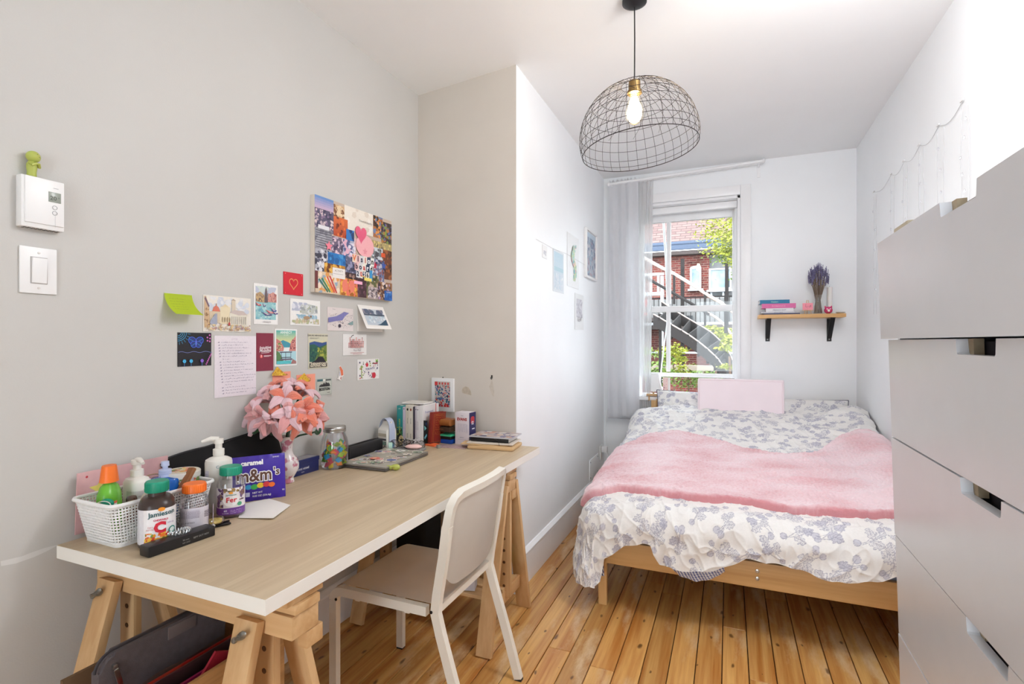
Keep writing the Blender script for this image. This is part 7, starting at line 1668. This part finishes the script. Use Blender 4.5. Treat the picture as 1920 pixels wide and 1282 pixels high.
# upright books: x, width, height, depth, colours
BK = [('teal', .0335, .196, .135, S(40, 140, 140), 'teal paperback at the left end of the upright books'), ('lavender', .015, .190, .130, S(196, 186, 200), 'thin lavender paperback next to the teal one'), ('cream', .0235, .200, .15, S(216, 208, 192), 'cream paperback with a black spine emblem'), ('cream', .0225, .199, .15, S(218, 210, 196), 'cream paperback with a brown spine emblem'), ('dark', .008, .194, .13, S(50, 40, 60), 'very thin dark purple book between the cream and white ones'), ('white', .0135, .196, .14, S(206, 198, 206), 'thin pale lilac paperback right of the dark one'), ('white', .0145, .197, .14, S(222, 216, 218), 'white paperback at the right end of the thin books'), ('big', .020, .200, .155, S(226, 222, 222), 'white book with blue title on its cover at the right end')]
bx = onY(745, 840, 2.235).x - .002; by = 2.235
for i, (nm, w8, h8, d8, c8, lb) in enumerate(BK):
    cx = bx + w8 / 2; by_ = by + .003 * (i % 3); t = thing('book', lb, 'book', (cx, by_ , DZ), group='upright books against the far wall')
    MB().box((0, d8 / 2 + .001, h8 / 2), (w8 - .004, d8 - .004, h8 - .005)).build('pages', PAPER, t, smooth=False)
    b = MB(); cm_ = mat('cover_%s_%d' % (nm, i), c8, .4); b.box((-w8 / 2 + .001, d8 / 2, h8 / 2), (.0018, d8, h8)); b.box((w8 / 2 - .001, d8 / 2, h8 / 2), (.0018, d8, h8)); b.box((0, 0, h8 / 2), (w8 - .0002, .002, h8), .0005); b.build('cover', cm_, t, smooth=False)
    A = Art(); dk_ = S(80, 76, 84)
    if i == 0: A.rect(-.016, .0, .016, .07, S(40, 60, 44)); A.blotch(-.016, .03, .016, .085, [S(176, 196, 60), S(40, 60, 44), S(60, 120, 70)], 26, .006, rg); A.text('LIFE', 0, .178, .008, S(226, 232, 230)); A.text('NATURE GUIDE', .004, .09, .011, S(190, 206, 90), rot=PI / 2, bold=.02); A.poly([(-.016, 0), (.016, 0), (.016, .04), (.0, .055), (-.016, .035)], S(26, 30, 26))
    elif i in (2, 3): A.disc(0, .178, .005, S(40, 40, 44) if i == 2 else S(150, 80, 60), .007); A.text('MEMOIRS', .002, .12, .007, dk_, rot=PI / 2); A.text('NOVEL', .002, .045, .008, dk_, rot=PI / 2)
    elif i in (1, 5, 6): A.text('ESSAYS ON ART', .002, .10, .0065, S(120, 96, 130), rot=PI / 2); A.disc(0, .180, .003, dk_)
    A.build('spine_print', lambda u, v, h: (u, -.0012 - h, v), t)
    if i == 7:
        A = Art(); A.text('Framework', .06, .160, .017, S(110, 110, 170)); A.text('Canva', .06, .140, .012, S(110, 110, 170)); A.build('cover_print', lambda u, v, h: (w8 / 2 + .0002 + h, u, v), t)
    bx += w8 + .0006
t = thing('book', 'pale book lying flat across the tops of the upright books', 'book', (bx - .085, by + .085, DZ + .2015), rz=.03); MB().box((0, 0, .0035), (.125, .095, .006)).build('pages', PAPER, t, smooth=False); MB().box((0, 0, .0072), (.13, .10, .0012)).build('cover', CREAMW, t, smooth=False)
# colourful card, red book, organiser
t = thing('patterned_card', 'black and turquoise patterned card between the white and red books', 'card', (bx + .004, by + .01, DZ)); MB().box((.006, 0, .063), (.022, .002, .126)).build('card_body', BLACK, t, smooth=False); A = Art(); A.poly([(-.004, .10), (.010, .088), (-.002, .075)], S(130, 200, 200)); A.poly([(-.004, .04), (.010, .06), (.012, .05), (0, .03)], S(120, 190, 210)); A.poly([(.0, .11), (.014, .12), (.014, .10)], S(40, 50, 90)); A.build('print', lambda u, v, h: (.004 + u, -.0012 - h, v), t)
REDL = mat('red_leather', S(134, 40, 30), .4, vary=.15, vscale=30)
t = thing('red_book', 'red tooled leather book leaning on the organiser shelf', 'book', (bx + .030, by + .012, DZ), rot=(-.06, .05, -.10))
MB().box((0, .055, .084), (.014, .105, .160)).build('pages', PAPER, t, smooth=False); b = MB(); b.box((-.0085, .056, .084), (.003, .112, .168), .001); b.box((.0085, .056, .084), (.003, .112, .168), .001); b.box((0, .0, .084), (.020, .003, .168), .001); b.build('cover', REDL, t)
A = Art(); gl = S(196, 130, 60)
for m8 in (.010, .018): A.line([(m8, m8), (.11 - m8, m8), (.11 - m8, .168 - m8), (m8, .168 - m8), (m8, m8)], .0012, gl)
for k in range(9): A.scribble(.026, .086, .148 - k * .012, .008, gl, .0009, rg)
A.build('gold_tooling', lambda u, v, h: (.0101 + h, u, v), t)
ox, oy = -1.390, 2.375
sv = [('brown_document_roll', 'rolled tan leather document case on top of the stack by the red book', 'document case', .092, .034, S(150, 92, 44), 'roll'), ('brown_wallet', 'dark brown flat case under the rolled tan case', 'case', .062, .026, S(62, 44, 30), 'box'), ('green_folder', 'bright green plastic folder in the stack by the red book', 'folder', .038, .010, S(60, 176, 130), 'box'), ('blue_folder', 'blue plastic folder at the bottom of the stack by the red book', 'folder', .0, .022, S(20, 70, 160), 'box')]
for i, (nm, lb, ct_, z8, h8, c8, kd) in enumerate(sv):
    t = thing(nm, lb, ct_, (ox, oy, DZ + z8), rz=-.13, group='stack of cases between red book and coffee box'); m8 = mat(nm + '_material', c8, .45)
    if kd == 'roll':
        MB().lathe([(0.017, -.085), (0.017, .085)], (0, -.045, .017), 24, rot=(0, PI / 2, 0)).box((0, -.01, .017), (.17, .07, .030), .004).build('roll_body', m8, t)
    else:
        MB().box((0, -.012 + .006 * i, h8 / 2), (.172, .10, h8), .003).build('case_body', m8, t)
        if i == 1: MB().box((0.01, -.0625 + .006, .013), (.07, .001, .002)).build('brass_strip', mat('brass_strip', S(176, 120, 80), .4, metal=.8), t)
t = thing('black_document_box', 'black tray holding up the green folder at the back', 'tray', (ox, oy + .0, DZ + .0225), rz=-.13); MB().box((0, .0, .0075), (.165, .09, .014), .001).build('tray_body', BLACK, t)
t = thing('red_ornament', 'thin red stick with a red ball standing before the framed print', 'ornament', (ox - .032, oy - .02, DZ + .1265)); MB().tube([(0, 0, 0), (.0, .0, .075)], .0016, 6).build('stick', mat('bright_red', S(206, 60, 50), .4), t); MB().ell((0, 0, .006), (.012, .010, .007)).build('ball', MATS['bright_red'], t)
# coffee box
ex, ey = onD(853, 833), onD(882, 833)
t = thing('coffee_box', 'white and navy coffee box with a red name on the front', 'box', ((ex.x + ex.x + .084) / 2, ex.y + .035, DZ), rz=math.radians(-4))
MB().box((0, 0, .0825), (.084, .064, .165), .001).build('box_body', mat('pale_pink_board', S(216, 208, 214), .5), t)
A = Art(); A.text('EVANS', 0, .124, .0195, S(170, 50, 50), bold=.05); A.text('CAFÉ', 0, .146, .006, S(60, 60, 100)); 
for k in range(6): A.line([(-.026 + .010 * k, .06 + rg.uniform(0, .01)), (-.022 + .010 * k, .105), (-.016 + .010 * k, .065)], .0008, S(140, 140, 170))
A.line([(-.028, .106), (.030, .106), (.030, .06)], .0008, S(140, 140, 170)); A.text('ESPRESSO', 0, .036, .006, S(90, 90, 130)); A.line([(-.024, .028), (.026, .028)], .001, S(150, 150, 176))
A.build('front_print', lambda u, v, h: (u, -.0322 - h, v), t)
A = Art(); A.rect(-.032, 0, .032, .165, S(40, 40, 92)); A.rect(-.018, .110, .018, .135, S(190, 50, 60)); A.disc(0, .135, .018, S(190, 50, 60), .010); A.text('12', 0, .104, .022, S(236, 236, 244), bold=.05); A.rect(-.006, .078, .020, .084, S(230, 230, 240)); A.scribble(-.024, .024, .048, .012, S(140, 140, 190), .0008, rg); A.scribble(-.024, .024, .034, .010, S(140, 140, 190), .0008, rg); A.build('side_print', lambda u, v, h: (.0422 + h, u, v), t)
# pile: envelope, papers, magazine, notebook
def slabt(nm, lb, ct_, c, size, rz, m_, bev=.001, tilt=(0, 0), part='body'):
    t = thing(nm, lb, ct_, c, rot=(tilt[0], tilt[1], rz)); MB().box((0, 0, size[2] / 2), size, bev).build(part, m_, t); return t
KRAFT = mat('kraft_paper', S(206, 172, 128), .8)
t = slabt('padded_envelope', 'kraft padded envelope at the bottom of the paper pile', 'envelope', (-1.075, 2.345, DZ + .0005), (.235, .165, .018), .10, KRAFT, .007, part='envelope')
t = slabt('kraft_envelope', 'flat kraft envelope sticking out left of the paper pile', 'envelope', (-1.115, 2.345, DZ + .0195), (.24, .150, .004), .22, KRAFT, .001, (0, .015), part='envelope')
t = slabt('paper_sheaf', 'sheaf of white papers between the envelope and the notebook', 'papers', (-1.085, 2.355, DZ + .025), (.235, .155, .006), .12, mat('sheaf', S(214, 204, 192), .8), .001, part='sheets')
t = slabt('notebook', 'thick black notebook lying on the pile of papers', 'notebook', (-1.090, 2.365, DZ + .0325), (.200, .130, .020), .06, BLACK, .002, part='cover')
MB().box((.003, .002, .010), (.198, .128, .014)).build('page_block', PAPER, t, smooth=False)
MB().tube([(.02, -.065, .021), (.05, -.075, .012), (.062, -.088, -.01)], .0012, 5).build('ribbon', BLACK, t)
t = slabt('magazine', 'colourful magazine lying on top of the black notebook', 'magazine', (-1.080, 2.365, DZ + .0535), (.225, .150, .006), .05, mat('magazine_pages', S(196, 196, 204), .4), .001, part='pages')
A = Art(); A.rect(-.112, -.075, .112, .075, S(190, 176, 176)); A.blotch(-.11, -.073, .11, .073, [S(200, 150, 130), S(120, 120, 160), S(226, 220, 216), S(90, 90, 120), S(214, 190, 170)], 50, .018, rg); A.build('cover_print', lambda u, v, h: (u, v, .0062 + h), t)
t = slabt('postcards', 'thin printed leaflets lying left of the kraft envelope', 'leaflets', (-1.275, 2.268, DZ), (.16, .075, .003), .12, mat('leaflet_mauve', S(176, 150, 150), .5, vary=.3, vscale=60), .0005, part='sheets')
# small bits around the earphones
t = slabt('orange_pouch', 'flat orange pouch lying in front of the red book', 'pouch', (-1.385, 2.255, DZ), (.070, .042, .010), -.2, mat('orange_vinyl', S(240, 110, 60), .5), .004, part='pouch_body')
t = thing('small_tin', 'tiny grey cylinder tin standing before the orange pouch', 'tin', (-1.322, 2.215, DZ)); MB().lathe([(.0105, 0), (.011, .001), (.011, .016), (0, .0165)], seg=20).build('tin_body', mat('grey_tin', S(150, 150, 144), .4, metal=.4), t)
t = thing('grey_cloth', 'folded grey patterned cloth under the pink mouse', 'cloth', (-1.425, 2.110, DZ), rz=.2); MB().box((0, 0, .006), (.15, .075, .011), .005).build('cloth_body', mat('grey_fabric', S(150, 148, 146), .9, vary=.5, vscale=200), t)
t = thing('computer_mouse', 'pale pink rounded computer mouse on the grey cloth', 'mouse', (-1.395, 2.105, DZ + .022), rz=.35); MB().ell((0, 0, 0), (.042, .022, .012)).build('mouse_body', mat('pale_pink_plastic', S(236, 196, 190), .35), t)
WIR = mat('white_cable', S(206, 204, 206), .5)
for nm, lb, c, m8, sd in (('earphones', 'tangled white earphone cable beside the grey cloth', (-1.440, 2.150, DZ + .012), WIR, 3), ('black_cable', 'tangled thin black cable beside the white earphones', (-1.455, 2.120, DZ + .016), BLACK, 8)):
    r9 = random.Random(sd); t = thing(nm, lb, 'cable', c); n_ = 26; pts = [(r9.uniform(-.045, .045), r9.uniform(-.03, .03), r9.uniform(0, .042) * (1 if k % 3 else .2)) for k in range(n_)]
    MB().tube(smooth_(pts, 5), .0013, 5).build('wire', m8, t); MB().ell(pts[0], .005, seg=10, rings=6).build('earpiece', m8, t)
def glasses(lb, c, rz, m8, tilt):
    t = thing('eyeglasses', lb, 'glasses', c, rot=(tilt, 0, rz), group='eyeglasses among the tangled cables')
    for s_ in (-1, 1):
        MB().tube([(s_ * .031 + .024 * math.cos(a), 0, .0 + .019 * math.sin(a)) for a in [2 * PI * k / 20 for k in range(20)]], .0014, 6, closed=True).build('rim', m8, t)
        MB().box((s_ * .031, 0, 0), (.040, .0006, .030), 0).build('lens', CLEAR, t, smooth=False); MB().tube([(s_ * .056, 0, .008), (s_ * .054, .06, .006), (s_ * .050, .10, -.004)], .0012, 6).build('temple', m8, t)
    MB().tube([(-.008, 0, .004), (0, 0, .008), (.008, 0, .004)], .0013, 6).build('bridge', m8, t)
glasses('thin dark framed eyeglasses lying before the cream books', (-1.455, 2.085, DZ + .034), .25, DARKST, -.3)
glasses('round black eyeglasses standing behind the pink mouse', (-1.415, 2.175, DZ + .022), -.35, BLACK, 0.0)

# ------------------------------------------------------------ under the desk
TN = wood('crate_wood', S(196, 150, 96), S(160, 116, 70), 'Y', .6, 1.2)
BRP = mat('brown_board', S(96, 70, 46), .75, vary=.1)
t = thing('storage_crate', 'open wooden crate with brown side standing under the desk on the trestle shelf', 'crate', (-1.215, .845, .196))
for nm, c, s_, m8 in (('side_panel', (-.118, 0, .175), (.010, .38, .35), BRP), ('side_panel', (.118, 0, .165), (.012, .38, .33), TN), ('end_panel', (0, -.185, .115), (.226, .010, .23), TN), ('end_panel', (0, .185, .150), (.226, .010, .30), TN), ('base', (0, 0, .006), (.226, .36, .010), TN)): MB().box(c, s_, .001).build(nm, m8, t)
GRYF = mat('grey_felt', S(88, 80, 82), .85, bump=.4, bscale=500, vary=.12, vscale=60)
t = thing('laptop_sleeve', 'dark grey fabric laptop sleeve with a zip standing in the crate', 'sleeve', (-1.285, .835, .206), rot=(.0, .06, 0))
def sleeve(thk):
    pts = []
    for cx, cy, a0 in ((.118, .355, 0), (-.118, .355, PI / 2)):
        for k in range(9): pts.append((cx + .035 * math.cos(a0 + PI / 2 * k / 8), cy + .035 * math.sin(a0 + PI / 2 * k / 8)))
    return [(.153, 0)] + pts + [(-.153, 0)]
b = MB(); b.prism(sleeve(0), -.013, .013, plane='YZ'); bmesh.ops.bevel(b.bm, geom=[e for e in b.bm.edges], offset=.006, segments=3, affect='EDGES'); b.build('sleeve_body', GRYF, t)
MB().tube([(.0, a, c8) for a, c8 in [(q[0] * 1.006, q[1] * 1.004) for q in sleeve(0)][1:-1]], .0035, 6).build('zip', mat('dark_zip', S(50, 46, 50), .6), t)
b = MB().box((.022, -.118, .335), (.003, .010, .045), .001, rot=(.25, 0, 0)); b.box((.016, -.124, .362), (.012, .008, .010), .001); b.build('zip_pull', STEEL, t); MB().box((.0135, .03, .37), (.004, .07, .030), .001, rot=(0, 0, 0)).build('patch', mat('grey_patch', S(104, 92, 90), .8), t)
REDP = mat('red_folder_plastic', S(186, 40, 30), .35); 
t = thing('red_folder', 'glossy red document folder behind clear plastic in the crate', 'folder', (-1.237, .868, .206), rot=(0, .08, 0)); MB().box((0, 0, .150), (.010, .32, .300), .003, rot=(0, 0, 0)).build('folder_body', REDP, t)
t = thing('plastic_wallet', 'crinkled clear plastic wallet of papers in the crate', 'wallet', (-1.205, .862, .206), rot=(0, .09, 0)); b = MB(); b.grid(lambda u, v: (.012 * math.sin(u * 14 + 2 * v) * .35 + .004 * math.sin(v * 22), -.155 + .31 * u, .335 * v), 30, 20); b.build('film', glass_mat('crinkled_film', (.80, .78, .80, 1), .12, mixf=.6), t); MB().box((-.006, 0, .158), (.003, .30, .31)).build('papers', mat('brownish_papers', S(120, 96, 90), .7), t)
t = thing('magenta_folder', 'dark magenta folder in the crate near the trestle leg', 'folder', (-1.160, .875, .206), rot=(0, .04, 0)); MB().box((0, .0, .150), (.006, .32, .295), .001).build('folder_body', mat('magenta_plastic', S(130, 20, 70), .5), t)
t = thing('dark_red_folder', 'matt dark red card folder slanting out of the crate', 'folder', (-1.135, .84, .206), rot=(.0, .03, 0)); b = MB(); b.prism([(-.15, 0), (.14, 0), (.16, .27), (.02, .34), (-.13, .18)], -.003, .003, plane='YZ'); b.build('folder_body', mat('dark_red_card', S(150, 24, 44), .6), t, smooth=False)
# far trestle shelf
t = thing('plastic_food_pot', 'clear plastic pot with green contents on the far trestle shelf', 'pot', (-.985, 2.18, .196))
MB().lathe([(.052, 0), (.060, .004), (.064, .040), (.060, .044), (.050, .085), (.035, .105), (0, .112)], seg=30).build('pot', CLEAR, t); MB().lathe([(.050, .004), (.056, .035), (0, .042)], seg=20).build('contents', mat('green_leaves', S(140, 176, 60), .6, vary=.6, vscale=60), t); MB().box((-.012, -.035, .055), (.05, .004, .05), .001, rot=(0, 0, .6)).build('label', PAPER, t)
t = thing('toiletry_box', 'small blue and white carton on the far trestle shelf', 'box', (-1.075, 2.025, .196), rz=.3); MB().box((0, 0, .03), (.10, .06, .06), .002).build('box_body', mat('white_blue_carton', S(196, 196, 206), .5), t); MB().box((-.03, -.031, .03), (.03, .002, .05)).build('blue_panel', mat('blue_print', S(70, 120, 150), .5), t, smooth=False)
t = thing('green_bag', 'dark bag with a green top standing under the desk against the wall', 'bag', (-1.40, 2.16, .196)); MB().box((0, 0, .17), (.16, .18, .34), .03, seg=3).build('bag_body', BLACKF, t); MB().box((0, 0, .375), (.14, .15, .07), .02, seg=3).build('bag_top', mat('emerald_fabric', S(16, 96, 76), .8), t)
t = thing('plastic_pack', 'crumpled white plastic pack on the far trestle shelf', 'pack', (-1.20, 2.16, .196), rz=.4); MB().ell((0, 0, .11), (.055, .05, .11)).build('pack_body', mat('white_film', S(206, 206, 212), .25, bump=1, bscale=40), t)

# ------------------------------------------------------------ things on the wall shelf and window sill
SZ = 1.455 + .0275; SY = YB - .10
def sx(px): return onY(px, 585, SY).x
def flatbook(px0, px1, z, h8, c8, lb, d8=.13, rz=0.0, txt=None, tc_=None, yy=0.0):
    x0, x1 = onY(px0, 570, SY - .07).x, onY(px1, 570, SY - .07).x; t = thing('book', lb, 'book', ((x0 + x1) / 2, SY + yy, SZ + z), rz=rz, group='books stacked on the wall shelf'); w8 = x1 - x0
    m8 = mat('shelf_cover_%d' % int(px0 * 7 + z * 1000), c8, .4); MB().box((0, .001, h8 / 2), (w8 - .004, d8 - .002, h8 - .004)).build('pages', PAPER, t, smooth=False)
    MB().box((0, 0, .001), (w8, d8, .0018)).box((0, 0, h8 - .001), (w8, d8, .0018)).box((0, -d8 / 2, h8 / 2), (w8, .002, h8 - .0002)).build('cover', m8, t, smooth=False)
    if txt: A = Art(); A.text(txt, 0, h8 * .28, h8 * .55, tc_ or S(240, 240, 240), bold=.02); A.build('spine_print', lambda u, v, h: (u, -d8 / 2 - .0013 - h, v), t)
flatbook(1432, 1500, 0, .010, S(60, 60, 96), 'thin dark blue book at the bottom of the shelf stack', .15, txt=None)
flatbook(1427, 1493, .0105, .010, S(206, 206, 214), 'thin white book above the dark blue one on the shelf', .14, txt='LESSONS IN CHEMISTRY', tc_=S(90, 90, 120))
flatbook(1436, 1488, .021, .026, S(222, 222, 226), 'thick white book in the middle of the shelf stack', .14, txt='FRENCH EXIT', tc_=S(120, 120, 140))
flatbook(1428, 1492, .0475, .034, S(214, 104, 160), 'thick pink book second from the top of the shelf stack', .14, .02, txt='ROMANCE', tc_=S(236, 150, 190))
flatbook(1424, 1480, .082, .028, S(20, 116, 156), 'turquoise book on top of the shelf stack', .13, .05, txt='Healers', tc_=S(150, 206, 190))
t = thing('mini_easel', 'tiny wooden easel holding a pink painted card', 'easel', (sx(1513.5), SY - .02, SZ))
b = MB(); 
for s_ in (-1, 1): b.bar((s_ * .022, -.012, 0), (s_ * .004, .004, .105), .004, .003, up=(0, 1, 0))
b.bar((0, .035, 0), (0, .006, .085), .004, .003, up=(0, 1, 0)); b.box((0, -.010, .028), (.072, .008, .004)); b.build('easel_frame', BIRCH, t, smooth=False)
MB().box((0, -.008, .057), (.066, .004, .050), rot=(-.12, 0, 0)).build('pink_card', mat('salmon_pink', S(240, 150, 166), .6), t, smooth=False)
A = Art(); A.line([(-.012, .075), (-.014, .055), (-.004, .052), (-.004, .062)], .0016, S(150, 50, 80)); A.line([(.004, .060), (.010, .050), (.016, .066), (.018, .052)], .0016, S(150, 50, 80)); A.line([(.018, .052), (.022, .058), (.020, .070)], .0014, S(150, 50, 80)); A.disc(-.002, .044, .0012, S(150, 50, 80)); A.build('writing', lambda u, v, h: (u, -.0108 - h + .12 * (v - .057), v), t)
GV = glass_mat('glass_vase', (.93, .96, .95, 1), .03, mixf=.3)
t = thing('lavender_bunch', 'glass vase holding a tall dense bunch of dried lavender', 'dried lavender', (sx(1534), SY, SZ))
MB().lathe([(.030, .001), (.034, .004), (.032, .05), (.026, .10), (.031, .135), (.033, .14)], seg=28, cap=False).build('vase_glass', GV, t)
STM = mat('dry_stem', S(126, 108, 92), .9); LAV = mat('dried_lavender', S(116, 110, 144), .95, vary=.4, vscale=60); r5 = random.Random(3)
b = MB(); h9 = MB()
for k in range(120):
    a = r5.uniform(0, 2 * PI); r_ = math.sqrt(r5.random()); top = .33 - .07 * r_ * r_ + r5.uniform(-.045, .02); bx_, by_ = r_ * .026 * math.cos(a), r_ * .026 * math.sin(a); tx, ty = r_ * .068 * math.cos(a), r_ * .050 * math.sin(a)
    b.tube([(bx_, by_, .008), (bx_ * .62, by_ * .62, .105), (tx * .6, ty * .6, .20), (tx, ty, top)], .0009, 4, cap=False)
    for j in range(4): h9.ell((tx * (1 + .02 * j), ty * (1 + .02 * j), top - .012 + j * .013), (.0036 - .0004 * j, .0036 - .0004 * j, .0075), seg=6, rings=4)
b.build('stems', STM, t)['kind'] = 'stuff'; h9.build('flower_heads', LAV, t)['kind'] = 'stuff'
t = thing('candle', 'tall plain white pillar candle behind the pink animal ornament', 'candle', (sx(1557), SY + .03, SZ)); MB().lathe([(.0175, 0), (.0175, .195), (.014, .198), (0, .196)], seg=24).build('wax', mat('white_wax', S(232, 230, 228), .5, sss=.2), t); MB().tube([(0, 0, .195), (0, 0, .206)], .0009, 5).build('wick', BLACK, t)
t = thing('animal_ornament', 'small shiny pink animal ornament near the right end of the shelf', 'ornament', (sx(1551), SY - .045, SZ)); PK = mat('glazed_pink', S(206, 66, 116), .25)
MB().ell((0, 0, .026), (.027, .022, .026)).build('body', PK, t); 
for s_ in (-1, 1): MB().lathe([(.008, 0), (.004, .010), (0, .016)], (s_ * .017, 0, .044), 10, rot=(0, s_ * .3, 0)).build('ear', PK, t)
MB().ell((0, -.0215, .022), (.008, .002, .009)).build('breast', PAPER, t)
for s_ in (-1, 1): MB().ell((s_ * .010, -.020, .034), (.005, .003, .005)).build('eye', mat('rose_eye', S(240, 180, 200), .3), t)
t = thing('jewellery_dish', 'small white dish of trinkets at the right end of the shelf', 'dish', (sx(1575), SY - .02, SZ)); MB().lathe([(.016, 0), (.030, .010), (.032, .012), (.028, .009), (0, .004)], seg=24).build('dish', WHITE, t); MB().ell((-.008, 0, .008), (.006, .004, .004)).build('trinket', DARKST, t)
# bedside table, lamp, box, things by the window
t = thing('table_lamp', 'white cone shaded lamp standing on the window sill', 'lamp', (-.585, YB + .03, WZ0 + .028)); MB().lathe([(.045, 0), (.045, .010), (.008, .014), (.008, .05)], seg=24).build('lamp_base', BIRCH, t); MB().lathe([(.075, .04), (.045, .185)], seg=32, cap=False).build('lamp_shade', WHITE, t)
t = thing('perfume_box', 'small pink and white carton standing on the window sill', 'box', (-.468, YB + .02, WZ0 + .028), rz=.05); MB().box((-.010, 0, .078), (.058, .03, .156), .001).build('box_body', mat('blush_carton', S(236, 206, 200), .6), t); A = Art(); A.rect(.002, .0, .019, .156, S(232, 228, 224)); A.blotch(-.036, .02, .0, .15, [S(226, 170, 176), S(196, 150, 160)], 14, .005, rg); A.rect(-.006, 0, -.002, .06, S(176, 130, 90)); A.build('print', lambda u, v, h: (u, -.0153 - h, v), t)
t = thing('wooden_tray', 'thin pale wooden tray edge beside the window lamp', 'tray', (-.56, YB - .045, .835), rz=.1); MB().box((0, 0, .008), (.14, .05, .016), .003).build('tray_body', BIRCHX, t)
for sxx in (-.05, .05): MB().box((sxx, 0, -.020), (.012, .03, .04), .002).build('foot', BIRCHX, t)
